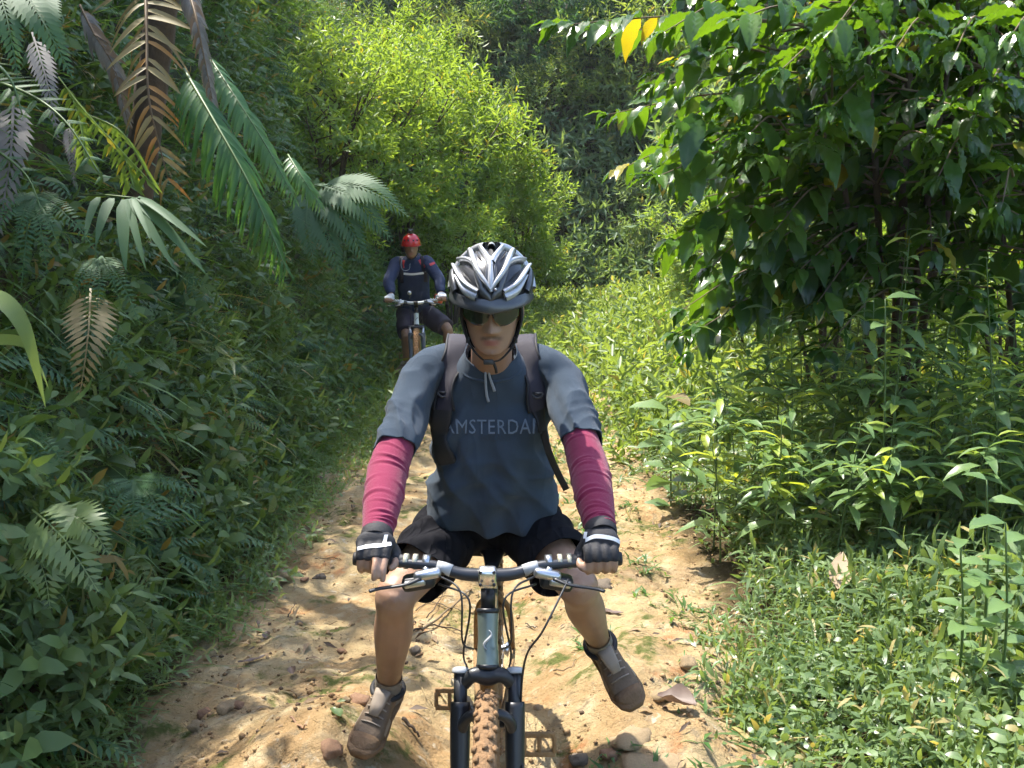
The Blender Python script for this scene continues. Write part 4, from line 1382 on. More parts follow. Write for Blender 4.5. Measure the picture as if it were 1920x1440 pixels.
# --- fan of long bamboo-like leaves
BAM = leaflet_mesh('blade', 0.16, 0.3, 0.2, GREEN_FERN, tone=0.4)
BAM2 = leaflet_mesh('blade', 0.10, 0.25, 0.2, GREEN_FERN, tone=0.7)
root = thing('bamboo_sprig', 'fan of long pale bamboo-like leaves on the left bank', 'plant', tuple(spot(240, 372, 3.75)))
g = Geo(); g.tube([spot(150, 365, 4.0), spot(200, 366, 3.85), spot(262, 372, 3.72)], [0.005, 0.004, 0.003], 6); g.obj('stem', STALK, root)
for (a, b_, me, w) in [((185, 370), (150, 420), BAM, 1), ((210, 372), (170, 432), BAM, 1.2), ((234, 374), (222, 478), BAM, 1.1), ((245, 372), (318, 478), BAM2, 1.1), ((255, 372), (375, 480), BAM2, 1.0), ((258, 370), (372, 428), BAM2, 1.0), ((262, 371), (330, 405), BAM2, 0.9), ((250, 372), (272, 425), BAM2, 1.0), ((240, 374), (262, 480), BAM2, 1.0)]:
    p = spot(*a, 3.73); q = spot(*b_, 3.55)
    place_leaf(me, root, p, (q - p), -cF + cU * 0.7, (q - p).length, 'leaf', w)

# --- long strap leaf at the left edge
root = thing('strap_leaf_plant', 'long smooth strap leaf bending down at the left edge', 'plant', tuple(spot(-80, 640, 2.7)))
g = Geo(); A = smooth_path([spot(-70, 570, 2.75), spot(-10, 560, 2.65), spot(45, 620, 2.6), spot(85, 765, 2.65)], 8)
V = []; Q = []
for i, p in enumerate(A):
    t = i / (len(A) - 1); hw = 0.034 * (1 - t ** 2.5) + 0.001
    for x, dz in ((-1, 0.006), (0, 0), (1, 0.006)):
        V.append(np.array(p) + np.array(cR) * x * hw * 0.85 + np.array(cU) * x * hw * 0.5 * (1 - t) + np.array(cU) * dz)
    if i: a = 3 * i - 3; Q += [(a, a + 1, a + 4, a + 3), (a + 1, a + 2, a + 5, a + 4)]
g.add(V, None, Q, (0.4, 0.3, 0.5)); g.obj('leaf', GREEN_HERB, root)
g = Geo(); A = smooth_path([spot(-80, 640, 2.8), spot(40, 640, 2.75), spot(75, 690, 2.7), spot(92, 730, 2.72)], 6); V = []; Q = []
for i, p in enumerate(A):
    t = i / (len(A) - 1); hw = 0.014 * (1 - t ** 2.5) + 0.001
    for x in (-1, 0, 1): V.append(np.array(p) + np.array(cU) * x * hw)
    if i: a = 3 * i - 3; Q += [(a, a + 1, a + 4, a + 3), (a + 1, a + 2, a + 5, a + 4)]
g.add(V, None, Q, (0.6, 0.3, 0.5)); g.obj('leaf', GREEN_HERB, root)

# --- yellowish climbing fern strings beside the dead frond
root = thing('climbing_fern', 'thin yellow-green climbing fern trailing beside the dead frond', 'fern', tuple(spot(120, 150, 4.1)))
for i, (a, m_, e) in enumerate([((110, 145), (165, 215), (290, 350)), ((130, 170), (150, 230), (160, 300)), ((165, 215), (230, 250), (285, 340)), ((200, 250), (235, 300), (250, 350))]):
    A = smooth_path([spot(*a, 4.0), spot(*m_, 3.9), spot(*e, 3.85)], 7)
    g = Geo(); g.tube(A, 0.0035, 4)
    for k_ in range(2, len(A) - 1):
        for s in (-1, 1):
            g.scatter(SMALL_N, A[k_:k_ + 1], np.array([tuple(cR * s * 0.7 - cU * 1.0)]), np.array([tuple(-cF)]), random.uniform(0.05, 0.09))
    g.obj('strand', GREEN_BRIGHT, root)

# --- broad-leaved seedlings low on the bank
for i, (px, py, d, s, lab) in enumerate([(90, 930, 3.1, 0.09, 'broad-leaved seedling low at the left edge'), (270, 690, 3.9, 0.10, 'heart-leaved creeper under the forked fern'),
                                         (330, 580, 4.0, 0.09, 'young broad-leaved plant above the forked fern'), (130, 960, 3.2, 0.11, 'broad-leaved plant above the lacy fern'), (200, 860, 3.5, 0.10, 'leafy plant in the middle of the lower bank'),
                                         (430, 640, 4.4, 0.09, 'glossy broad leaves right of the forked fern'), (520, 700, 5.2, 0.10, 'leafy plant on the bank left of the rider')]):
    d2 = bank_d(px, py) - 0.1; s *= min(1.5, d2 / d); d = d2
    c = spot(px, py, d)
    root = thing('broadleaf_plant', lab, 'plant', tuple(c + Vector((-0.05, 0.1, -0.1))))
    g = Geo(); g.tube([c + Vector((-0.05, 0.15, -0.15)), c, c + Vector((0.02, -0.05, 0.06))], [0.004, 0.003, 0.002], 5); g.obj('stem', STALK, root)
    for k_ in range(7):
        a = k_ * 2.4 + i
        fr_obj(root, 'leaf', BROAD, c + Vector((0, 0, 0.03 * (k_ % 3) - 0.03)), Vector((math.cos(a), -0.6 + 0.4 * math.sin(a), 0.3 * math.sin(a) - 0.25)), Vector((0.1, -0.3, 1)), s * random.uniform(0.8, 1.3), GREEN_SHADE)

# ================================================================== tall weeds in front of the coffee tree
WLEAF = []
for w, dr, tn, od in ((0.28, 0.30, 0.2, 0.3), (0.31, 0.42, 0.5, 0.3), (0.26, 0.2, 0.8, 0.3), (0.33, 0.35, 1.0, 0.3), (0.28, 0.3, 0.5, 0.97)):
    tp = T_lance(w, dr, 0.05)
    me = raw_mesh('weed_leaf', tp['V'], tp['T'], tp['Q'], np.tile([tn, od, 0.5], (len(tp['V']), 1))); me.materials.append(GREEN_WEED); WLEAF.append(me)
STEM_TEXT = ['pale', 'slender', 'bushy', 'leaning', 'tall', 'short']


def weed(loc, h, seed, lab, group, leaf=0.12, branchy=0, lean=0.1):
    rp = random.Random(seed)
    b = Vector(loc); root = thing('tall_weed', lab, 'weed', loc, group)
    top = b + Vector((rp.uniform(-lean, lean), rp.uniform(-lean, lean), h))
    stems = [(b, b.lerp(top, 0.5) + Vector((rp.uniform(-.03, .03), rp.uniform(-.03, .03), 0)), top)]
    for k_ in range(branchy):
        q = b.lerp(top, rp.uniform(0.35, 0.7)); a = rp.uniform(0, 6.28); l = rp.uniform(0.18, 0.34)
        e = q + Vector((math.cos(a) * l, math.sin(a) * l, l * 0.75)); stems.append((q, (q + e) / 2 + Vector((0, 0, -0.02)), e))
    for si, (p, m_, e) in enumerate(stems):
        A = smooth_path([p - Vector((0, 0, 0.05 if si == 0 else 0)), m_, e], 5)
        g = Geo(); g.tube(A, np.linspace(0.006 if si == 0 else 0.004, 0.002, len(A)), 5); g.obj('stem', STALK, root)
        L = (e - p).length
        nn = max(3, int(L / 0.075)) if si else max(4, int(L * 0.75 / 0.085))
        for j in range(nn):
            t = (0.30 if si == 0 else 0.25) + (0.70 if si == 0 else 0.75) * j / (nn - 1)
            c = p.lerp(m_, t * 2) if t < 0.5 else m_.lerp(e, t * 2 - 1)
            a = j * 1.57 + rp.uniform(-.4, .4)
            for s in (0, math.pi):
                d = Vector((math.cos(a + s), math.sin(a + s), rp.uniform(-0.35, 0.55)))
                place_leaf(rp.choice(WLEAF), root, c, d, Vector((rp.uniform(-.3, .3), rp.uniform(-.3, .3), 1)), leaf * rp.uniform(0.65, 1.15) * (1.15 - 0.5 * t), 'leaf')
    return root


weeds = []
rw = random.Random(21)
for row, (n_, y0, y1, h0, h1) in enumerate(((12, 4.5, 4.9, 0.65, 0.95), (12, 5.0, 5.4, 0.95, 1.25), (12, 5.5, 6.2, 1.25, 1.65))):
    for i in range(n_):
        x = 1.0 + (2.75 - 1.0 + 0.35 * row) * (i + rw.uniform(0.1, 0.9)) / n_
        y = rw.uniform(y0, y1) + 0.10 * (2.6 - x)
        weeds.append((row, x, y, rw.uniform(h0, h1) * (0.72 + 0.28 * min(1, (x - 0.9) / 0.9))))
weeds.append((3, 1.88, 5.0, 1.5)); weeds.append((3, 2.3, 4.9, 1.42))
rowname = ['front row of weeds by the herbs', 'middle row of weeds under the coffee tree', 'back row of weeds at the coffee stems', 'two tallest weeds']
cnt = {}
for i, (row, x, y, h) in enumerate(weeds):
    k_ = cnt[row] = cnt.get(row, 0) + 1
    if row == 3: lab = 'tallest bright weed rising before the %s' % ('coffee trunk' if x < 2.2 else 'right coffee stems')
    else: lab = '%s weed from the path in the %s' % (ordn[k_ - 1] if k_ <= 12 else 'last', rowname[row])
    weed((x, y, float(H(x, y))), h, 100 + i, lab, 'tall weeds under the coffee trees', 0.20 if row < 3 else 0.21, rw.randint(3, 5) if row < 3 else 3)

# broad-leaved creeper at the right edge
for i, (px, py, d, s, lab) in enumerate([(1850, 900, 3.5, 0.11, 'broad pale leaves of a creeper at the right edge'), (1885, 980, 3.3, 0.11, 'lower leaves of the creeper at the right edge'), (1800, 1010, 3.4, 0.10, 'yellow-green creeper shoot near the right edge'),
                                         (1250, 745, 6.0, 0.24, 'low broad-leaved plant with an orange leaf by the path'), (1660, 560, 4.7, 0.13, 'bright leafy shoot in front of the coffee stems')]):
    c = spot(px, py, d); gz = float(H(c.x, c.y))
    root = thing('creeper' if i < 3 else 'broadleaf_plant', lab, 'plant', (c.x, c.y, gz))
    A = smooth_path([(c.x + 0.05, c.y + 0.05, gz - 0.03), (c.x + 0.03, c.y, (gz + c.z) / 2), tuple(c)], 5)
    g = Geo(); g.tube(A, np.linspace(0.006, 0.003, len(A)), 6); g.obj('stem', STALK, root)
    for k_ in range(15):
        a = k_ * 2.4 + i; t = 0.15 + 0.85 * k_ / 14
        p = Vector(A[int(t * (len(A) - 1))])
        o = fr_obj(root, 'leaf', BROAD, p, Vector((math.cos(a), math.sin(a) - 0.2, 0.15)), Vector((0, -0.3, 1)), s * random.uniform(0.7, 1.2), DEAD_BROWN if (i == 3 and k_ == 14) else (GREEN_BRIGHT if k_ % 4 == 3 else GREEN_WEED))
# ================================================================== stones, twigs and leaves on the path
STONE = plain('sandy_stone', (0.34, 0.245, 0.135), 0.85, var=0.35, scale=22, bump=0.7, bscale=60)
STONE_RED = plain('reddish_stone', (0.29, 0.165, 0.095), 0.85, var=0.4, scale=22, bump=0.7, bscale=60)
STONE_DARK = plain('dark_stone', (0.16, 0.125, 0.09), 0.8, var=0.4, scale=25, bump=0.7, bscale=60)


def stone_mesh(seed, sx=1.0, sy=0.9, sz=0.7):
    bm = bmesh.new(); bmesh.ops.create_icosphere(bm, subdivisions=3, radius=0.5)
    o = Vector((seed * 3.7, seed * 1.3, 0))
    for v in bm.verts:
        p = v.co.copy()
        f = 1 + 0.45 * noise.noise(p * 2.1 + o) + 0.26 * noise.noise(p * 5 + o) + 0.12 * noise.noise(p * 13 + o)
        v.co = Vector((p.x * sx, p.y * sy, p.z * sz)) * f
    me = bpy.data.meshes.new('stone'); bm.to_mesh(me); bm.free()
    me.polygons.foreach_set('use_smooth', np.ones(len(me.polygons), bool))
    return me


for i, (px, py, w, m_, lab) in enumerate([
        (528, 1086, 42, STONE, 'rounded sandy stone at the grass edge, largest of three together'), (556, 1078, 20, STONE, 'small pale stone touching the rounded one at the grass edge'),
        (571, 1088, 15, STONE_RED, 'small reddish pebble between the edge stones'), (600, 1084, 24, STONE_DARK, 'flat dark pebble right of the edge stones'),
        (384, 1340, 28, STONE_RED, 'round reddish stone at the foot of the left verge'), (428, 1330, 42, STONE, 'lumpy sandy stone on the clay by the verge'), (448, 1326, 22, STONE_RED, 'small red clod leaning on the lumpy stone'),
        (372, 1366, 36, STONE, 'pale stone half under the verge herbs'), (676, 1316, 40, STONE_RED, 'brown stone beside the lifted shoe'), (650, 1314, 18, STONE, 'small stone left of the brown one near the shoe'),
        (622, 1408, 46, STONE_RED, 'blocky reddish stone at the bottom left of the path'), (778, 1222, 22, STONE_DARK, 'dark pebble between the shin and the head tube'), (580, 1318, 15, STONE, 'small flat pebble left of the brown stone'),
        (1240, 1296, 62, STONE, 'flat half-buried stone below the raised foot'), (1180, 1378, 96, STONE, 'broad sandy boulder top at the lower right of the path'), (1225, 1432, 120, STONE, 'largest pale boulder at the bottom edge of the path'),
        (1142, 1418, 36, STONE_RED, 'reddish stone left of the largest boulder'), (1085, 1430, 44, STONE_DARK, 'dark stone at the bottom beside the fork'), (1290, 1250, 40, STONE, 'low stone at the right grass edge'),
        (1800, 1232, 84, STONE_RED, 'crumbly red clod lying in the herbs at right'), (1128, 1092, 56, STONE_DARK, 'dark pitted stone behind the right grip'), (640, 1222, 16, STONE_RED, 'tiny red pebble in the sunny clay'),
        (1300, 1340, 22, STONE, 'small pebble beside the curled leaf'), (820, 1300, 18, STONE, 'small pebble left of the fork'), (1010, 1330, 20, STONE, 'small pebble right of the fork'), (560, 1170, 16, STONE_DARK, 'dark pebble in the mossy clay')]):
    p, d = on_path(px, py)
    s = w * d / FPX
    o = link('stone', stone_mesh(i, 1.0, random.uniform(0.8, 1.0), random.uniform(0.5, 0.75) if w < 55 else 0.38), m_)
    o.location = p + Vector((0, 0, s * (0.05 if w < 55 else -0.10))); o.scale = (s, s, s); o.rotation_euler = (0, 0, random.uniform(0, 6.28))
    tag(o, lab, 'stone', 'stones on the path')

# curled dead leaves
def dead_leaf(px, py, w, mat, lab, ang, curl=0.5, wide=0.5, name='dead_leaf', up=0.0):
    p, d = on_path(px, py); s = w * d / FPX
    V = []; Q = []
    for i in range(9):
        t = i / 8; hw = wide / 2 * math.sin(math.pi * min(1, t * 0.96 + 0.02)) ** 0.8
        for j in range(5):
            f = (j - 2) / 2
            V.append((f * hw, t - 0.5, curl * (f * hw) ** 2 * 3 + curl * 0.35 * (t - 0.5) ** 2 + 0.02 * math.sin(i * 1.9 + j * 1.3)))
        if i:
            for j in range(4): a = (i - 1) * 5 + j; Q.append((a, a + 1, a + 6, a + 5))
    o = link(name, raw_mesh('dead_leaf', V, None, Q, np.tile([random.random(), 0.3, 0.5], (len(V), 1))), mat)
    o.scale = (s, s, s); o.location = p + Vector((0, 0, 0.008 + up)); o.rotation_euler = (random.uniform(-.2, .2), random.uniform(-.3, .3), math.radians(ang))
    tag(o, lab, 'leaf', 'fallen leaves on the path'); return o


DEAD_DARK = leafmat('dark_dead_leaf', (0.085, 0.055, 0.045), (0.16, 0.11, 0.085), (0.1, 0.06, 0.04), 0.55, 0.15, tcol=(1.3, 1.1, 0.9))
DEAD_PALE = leafmat('pale_dead_leaf', (0.36, 0.26, 0.17), (0.48, 0.37, 0.26), (0.4, 0.3, 0.2), 0.6, 0.2, tcol=(1.2, 1.1, 0.9))
dead_leaf(1268, 1332, 78, DEAD_DARK, 'large curled dark dead leaf right of the raised foot', 60, 0.9, 0.7, up=0.02)
dead_leaf(1572, 1130, 150, DEAD_PALE, 'long pale tan dead leaf lying across the herbs', -18, 0.5, 0.28, up=0.12)
dead_leaf(472, 1242, 56, DEAD_DARK, 'narrow curled brown leaf at the verge edge', -50, 0.8, 0.25)
dead_leaf(548, 1268, 28, DEAD_DARK, 'small dark leaf standing on the clay', 20, 1.0, 0.6, up=0.01)
dead_leaf(580, 1276, 30, DEAD_BROWN, 'small brown leaf right of the standing dark one', 80, 0.8, 0.4)
dead_leaf(1142, 1152, 54, DEAD_DARK, 'dark twiggy dead leaf behind the right shin', 75, 0.8, 0.25)
dead_leaf(630, 1342, 40, GREEN_HERB, 'fresh green fallen leaf left of the lifted shoe', 30, 0.6, 0.6)
dead_leaf(640, 1320, 16, GREEN_HERB, 'tiny green fallen leaf above the larger green one', 100, 0.5, 0.7)
dead_leaf(500, 1195, 26, DEAD_DARK, 'dark leaf on the mossy clay near the verge', 10, 0.6, 0.6)
dead_leaf(1330, 1230, 40, DEAD_BROWN, 'brown leaf at the edge of the right herbs', -40, 0.7, 0.4)
dead_leaf(610, 1076, 30, DEAD_BROWN, 'thin brown leaf above the dark pebble', 85, 0.6, 0.3)
dead_leaf(1090, 1215, 34, DEAD_BROWN, 'brown leaf on the clay left of the raised foot', 35, 0.6, 0.4)


def twig(pts, r, mat, lab):
    A = [on_path(x, y)[0] + Vector((0, 0, r + 0.008)) for x, y in pts]
    A = smooth_path(A, 5)
    A = A + np.array([[0, 0, 0.004 * math.sin(i * 1.7)] for i in range(len(A))])
    g = Geo(); g.tube(A, np.linspace(r, r * 0.5, len(A)), 5)
    o = g.obj('twig', mat); tag(o, lab, 'twig', 'fallen twigs on the path'); return o


STRAW = plain('dry_straw', (0.34, 0.25, 0.12), 0.7, var=0.3, scale=20)
twig([(792, 1188), (840, 1150), (885, 1108)], 0.006, TWIG, 'longest bare twig rising right between the shin and the bike')
twig([(772, 1190), (815, 1178), (868, 1190)], 0.005, BARK, 'dark twig lying level left of the head tube')
twig([(790, 1125), (830, 1140), (865, 1150)], 0.004, TWIG, 'thin twig in the litter under the handlebar')
twig([(800, 1165), (822, 1135), (838, 1100)], 0.003, BARK, 'thin dark twig crossing the longest one')
twig([(780, 1150), (810, 1128), (850, 1122)], 0.003, TWIG, 'curved thin twig at the top of the litter')
twig([(1038, 1264), (1068, 1258), (1080, 1240)], 0.003, TWIG, 'thin curved twig right of the fork')
twig([(755, 1356), (775, 1375), (786, 1388)], 0.007, BARK, 'short thick stick by the lifted shoe')
twig([(825, 1302), (838, 1325), (850, 1345)], 0.006, STRAW, 'pale straw stalk left of the fork leg')
twig([(545, 1352), (565, 1372), (575, 1366)], 0.004, STONE_RED, 'reddish twig at the lower left of the clay')
twig([(540, 1162), (548, 1145), (556, 1135)], 0.003, BARK, 'short dark twig in the sunny clay')
twig([(788, 1275), (795, 1305), (812, 1328)], 0.002, STRAW, 'bent straw between the shoe and the wheel')
twig([(985, 1175), (1000, 1182), (1008, 1180)], 0.003, BARK, 'short dark twig right of the head tube')
twig([(1010, 1378), (1030, 1378), (1040, 1380)], 0.002, BARK, 'thin dark stalk right of the front wheel')
twig([(590, 1052), (625, 1050), (640, 1055)], 0.002, BARK, 'long thin twig near the left glove')
# ================================================================== bicycles
def bike_mats(p, frame, fork, stem, bar, tyre, graphic):
    return dict(frame=plain(p + '_frame_paint', frame, 0.32, 0.3, var=0.12, scale=12, coat=0.4), fork=plain(p + '_fork_paint', fork, 0.35, 0.1, var=0.2, scale=15),
                stem=plain(p + '_stem_alloy', stem, 0.25, 0.9, var=0.08), bar=plain(p + '_bar_paint', bar, 0.35, 0.2, var=0.15), tyre=plain(p + '_muddy_tyre', tyre, 0.9, var=0.45, scale=35, bump=0.8, bscale=90),
                graphic=plain(p + '_graphic', graphic, 0.4), rubber=plain(p + '_rubber', (0.018, 0.018, 0.02), 0.6), alloy=plain(p + '_alloy', (0.55, 0.56, 0.58), 0.28, 0.9, var=0.1),
                black=plain(p + '_black', (0.02, 0.021, 0.024), 0.38, 0.1), mud=plain(p + '_dried_mud', (0.27, 0.165, 0.075), 0.9, var=0.4, scale=25, bump=0.6), cream=plain(p + '_collar', (0.55, 0.52, 0.40), 0.4, 0.3))


def add_wheel(root, M, c, width=0.054, R=0.335, disc=True, steer=None):
    """wheel in the plane x=0 around centre c (before steer), tyre with knobs, rim, hub, spokes"""
    S = steer or Matrix.Identity(4)

    def fin(g, name, mat, parent):
        V, T, Q, C = g.arrays()
        V = np.array([tuple(S @ Vector(v)) for v in V])
        return link(name, raw_mesh(name, V, T, Q, C), mat, parent)
    c = Vector(c)
    n, m_ = 72, 14
    V = []; Q = []
    rt = width / 2
    for i in range(n):
        a = 2 * math.pi * i / n; rad = Vector((0, math.cos(a), math.sin(a)))
        for k in range(m_):
            b = 2 * math.pi * k / m_
            V.append(c + rad * (R - rt + rt * math.cos(b)) + Vector((rt * math.sin(b), 0, 0)))
            Q.append((i * m_ + k, i * m_ + (k + 1) % m_, ((i + 1) % n) * m_ + (k + 1) % m_, ((i + 1) % n) * m_ + k))
    g = Geo(); g.add([tuple(v) for v in V], None, Q)
    w = fin(g, 'wheel', M['tyre'], root)
    g = Geo()                                                         # tread blocks
    for i in range(n):
        for row in ((-0.5, 0.35) if i % 2 else (0.0, 0.72, -0.72)):
            a = 2 * math.pi * (i + 0.5) / n; b = row * 1.25
            rad = Vector((0, math.cos(a), math.sin(a))); nr = rad * math.cos(b) + Vector((1, 0, 0)) * math.sin(b)
            t = Vector((0, -math.sin(a), math.cos(a))); X = t.cross(nr)
            R3 = Matrix((X, t, nr)).transposed()
            box(g, c + rad * (R - rt) + nr * (rt + 0.0015), (0.011, 0.013, 0.008), R3)
    fin(g, 'tread', M['tyre'], w)
    g = Geo()
    for (r0, wd, th) in ((R - 0.055, 0.026, 0.012),):
        V = []; Q = []
        for i in range(n):
            a = 2 * math.pi * i / n; rad = Vector((0, math.cos(a), math.sin(a)))
            for dx, dr in ((-wd / 2, th), (wd / 2, th), (wd / 2, -th * 0.4), (0, -th), (-wd / 2, -th * 0.4)):
                V.append(c + rad * (r0 + dr) + Vector((dx, 0, 0)))
            for k in range(5):
                Q.append((i * 5 + k, i * 5 + (k + 1) % 5, ((i + 1) % n) * 5 + (k + 1) % 5, ((i + 1) % n) * 5 + k))
        g.add([tuple(v) for v in V], None, Q)
    fin(g, 'rim', M['black'], w)
    g = Geo(); g.tube([c + Vector((x, 0, 0)) for x in (-0.05, -0.045, -0.03, 0.03, 0.045, 0.05)], [0.01, 0.026, 0.014, 0.014, 0.026, 0.01], 14)
    fin(g, 'hub', M['alloy'], w)
    g = Geo()
    for i in range(32):
        a = 2 * math.pi * i / 32; s = 1 if i % 2 else -1; a2 = a + (0.5 if (i // 2) % 2 else -0.5)
        g.tube([c + Vector((s * 0.03, math.cos(a2) * 0.024, math.sin(a2) * 0.024)), c + Vector((0, math.cos(a) * (R - 0.06), math.sin(a) * (R - 0.06)))], 0.0011, 4, cap=False)
    fin(g, 'spokes', M['alloy'], w)
    if disc:
        g = Geo(); V = []; Q = []
        for i in range(40):
            a = 2 * math.pi * i / 40; rad = Vector((0, math.cos(a), math.sin(a)))
            for r in (0.058, 0.08): V.append(c + rad * r + Vector((0.042, 0, 0)))
            Q.append((2 * i, 2 * i + 1, (2 * i + 3) % 80, (2 * i + 2) % 80))
        g.add([tuple(v) for v in V], None, Q); fin(g, 'brake_disc', M['alloy'], w)
    return w


def bicycle(name, label, M, steer_deg=0.0, bar_w=0.64, rise=0.022, group=None):
    """bike facing -Y, front contact point at the origin; returns the root and the grip centres in local space"""
    root = thing(name, label, 'bicycle', (0, 0, 0), group)
    ax = Vector((0, math.cos(math.radians(69)), math.sin(math.radians(69))))     # steering axis, pointing up
    ht0 = Vector((0, 0.178, 0.685)); ht1 = ht0 + ax * 0.130
    R = Matrix.Rotation(math.radians(steer_deg), 4, ax)
    S = Matrix.Translation(ht0) @ R @ Matrix.Translation(-ht0)

    def fin(g, nm, mat, parent=root, st=False):
        V, T, Q, C = g.arrays()
        if st: V = np.array([tuple(S @ Vector(v)) for v in V])
        return link(nm, raw_mesh(nm, V, T, Q, C), mat, parent)
    fa = Vector((0, 0, 0.335)); ra = Vector((0, 1.075, 0.335)); bb = Vector((0, 0.645, 0.305)); st = Vector((0, 0.775, 0.665))
    add_wheel(root, M, fa, steer=S)
    add_wheel(root, M, ra)
    # --- frame
    g = Geo(); pts = smooth_path([(*(ht0 - ax * 0.004), 0.0275), (*(ht0 + ax * 0.02), 0.0265), (*(ht0 + ax * 0.065), 0.024), (*(ht1 - ax * 0.02), 0.0255), (*ht1, 0.0265)], 4)
    g.tube([p[:3] for p in pts], pts[:, 3], 20)
    fr = fin(g, 'frame', M['frame'])
    def tube_part(nm, pts, r, mat=M['frame'], n=12, parent=fr):
        g = Geo(); A = smooth_path([(*p, rr) for p, rr in zip(pts, r)], 5); g.tube([a[:3] for a in A], A[:, 3], n); return fin(g, nm, mat, parent)
    tube_part('top_tube', [ht1 - ax * 0.03, (ht1 + st) / 2 + Vector((0, 0, -0.02)), st - Vector((0, 0, 0.03))], [0.018, 0.017, 0.015])
    tube_part('down_tube', [ht0 + ax * 0.03, (ht0 + bb) / 2 + Vector((0, -0.012, -0.01)), bb], [0.021, 0.024, 0.023], M['mud'])
    tube_part('seat_tube', [bb, st], [0.017, 0.016])
    for s in (-1, 1):
        tube_part('chain_stay', [bb + Vector((s * 0.03, 0, 0)), Vector((s * 0.05, 0.86, 0.315)), ra + Vector((s * 0.062, 0, 0))], [0.011, 0.010, 0.008], M['mud'])
        tube_part('seat_stay', [st + Vector((s * 0.015, 0, -0.03)), Vector((s * 0.05, 0.92, 0.53)), ra + Vector((s * 0.062, 0, 0))], [0.009, 0.009, 0.007], M['mud'])
    g = Geo(); g.tube([bb + Vector((x, 0, 0)) for x in (-0.036, 0.036)], 0.021, 14); fin(g, 'bottom_bracket', M['black'], fr)
    for p, nm in ((ht0, 'lower_headset'), (ht1, 'upper_headset')):
        g = Geo(); g.tube([p - ax * 0.006, p - ax * 0.003, p + ax * 0.003, p + ax * 0.006], [0.026, 0.0285, 0.0285, 0.026], 20); fin(g, nm, M['black'], fr)
    # badge: an S-shaped swoosh and a ring on the head tube
    g = Geo()
    A = []
    for i in range(15):
        t = i / 14
        ang = -math.pi / 2 + 0.42 * math.sin((t - 0.5) * 5.2) - 0.25 * (t - 0.5)
        p = ht0 + ax * (0.04 + 0.045 * t)
        fy = Vector((0, 1, 0)) - ax * ax.y; fy.normalize()
        A.append(p + (Vector((1, 0, 0)) * math.cos(ang) + fy * math.sin(ang)) * 0.0262)
    g.tube(A, np.sin(np.linspace(0.25, 2.9, 15)) * 0.0036, 6); fin(g, 'badge', M['graphic'], fr)
    # --- fork
    crown = ht0 - ax * 0.022
    g = Geo()
    A = smooth_path([(*(crown + Vector((-0.062, 0, -0.022))), 0.018), (*(crown + Vector((-0.035, -0.006, 0.004))), 0.018), (*crown, 0.024), (*(crown + Vector((0.035, -0.006, 0.004))), 0.018), (*(crown + Vector((0.062, 0, -0.022))), 0.018)], 5)
    g.tube([a[:3] for a in A], A[:, 3], 12)
    fk = fin(g, 'fork', M['black'], st=True)
    for s in (-1, 1):
        top = crown + Vector((s * 0.065, 0.0, -0.01)) + ax * 0.016
        mid = crown + Vector((s * 0.065, 0, 0)) - ax * 0.115
        foot = fa + Vector((s * 0.065, 0.035, 0))
        g = Geo(); g.tube([top, mid], 0.0165, 14); fin(g, 'stanchion', M['alloy'] if M.get('bright') else M['black'], fk, True)
        g = Geo(); g.tube([top, top + ax * 0.004, top + ax * 0.011, top + ax * 0.014], [0.021, 0.021, 0.0195, 0.012], 16); fin(g, 'top_cap', M['graphic'], fk, True)
        A = smooth_path([(*(mid + ax * 0.055), 0.0235), (*mid, 0.0245), (*(mid - ax * 0.1), 0.0225), (*(foot + ax * 0.05), 0.017), (*(fa + Vector((s * 0.065, 0, 0))), 0.014)], 4)
        g = Geo(); g.tube([a[:3] for a in A], A[:, 3], 14); fin(g, 'lower_leg', M['fork'], fk, True)
    br = crown - ax * 0.095
    g = Geo()
    A = smooth_path([(*(br + Vector((-0.062, -0.012, -0.05))), 0.013), (*(br + Vector((-0.055, -0.028, 0.0))), 0.013), (*(br + Vector((-0.028, -0.036, 0.026))), 0.013), (*(br + Vector((0.028, -0.036, 0.026))), 0.013), (*(br + Vector((0.055, -0.028, 0.0))), 0.013), (*(br + Vector((0.062, -0.012, -0.05))), 0.013)], 5)
    g.tube([a[:3] for a in A], A[:, 3], 10); fin(g, 'arch', M['fork'], fk, True)
    # --- stem and bar
    sp = ht1 + ax * 0.006
    g = Geo(); g.tube([sp, sp + ax * 0.052], 0.018, 16); fin(g, 'spacer', M['black'], st=True)
    clampz = ht1 + ax * 0.075
    bar_c = Vector((0, 0.178 + 0.0, 0.936 - rise))
    g = Geo(); g.tube([clampz - ax * 0.022, clampz + ax * 0.022], 0.0205, 16)
    A = [clampz, clampz.lerp(bar_c, 0.5), bar_c]
    g.tube(A, [0.019, 0.017, 0.019], 14); sm = fin(g, 'stem', M['stem'], st=True)
    g = Geo(); box(g, bar_c + Vector((0, -0.008, 0)), (0.044, 0.032, 0.044), Matrix.Rotation(0.3, 3, 'X'), 0.008); fin(g, 'face_plate', M['stem'], sm, True)
    for dx in (-0.016, 0.016):
        for dz in (-0.015, 0.015):
            g = Geo(); q = bar_c + Vector((dx, -0.024, dz)); g.tube([q, q + Vector((0, -0.006, 0.001))], 0.004, 8)
            fin(g, 'bolt', M['black'], sm, True)
    hw = bar_w / 2
    pts = []
    for s in (-1, 1):
        seq = [(0.0, 0, 0, 0.0158), (0.035, 0, 0, 0.0158), (0.07, 0.002, 0.004, 0.0145), (0.125, 0.010, rise * 0.85, 0.0125), (0.165, 0.012, rise, 0.0112), (hw, 0.035, rise + 0.006, 0.0112)]
        pts.append([(s * a, b, c_, r) for a, b, c_, r in seq])
    full = [Vector((*p[:3], 0)) for p in []]
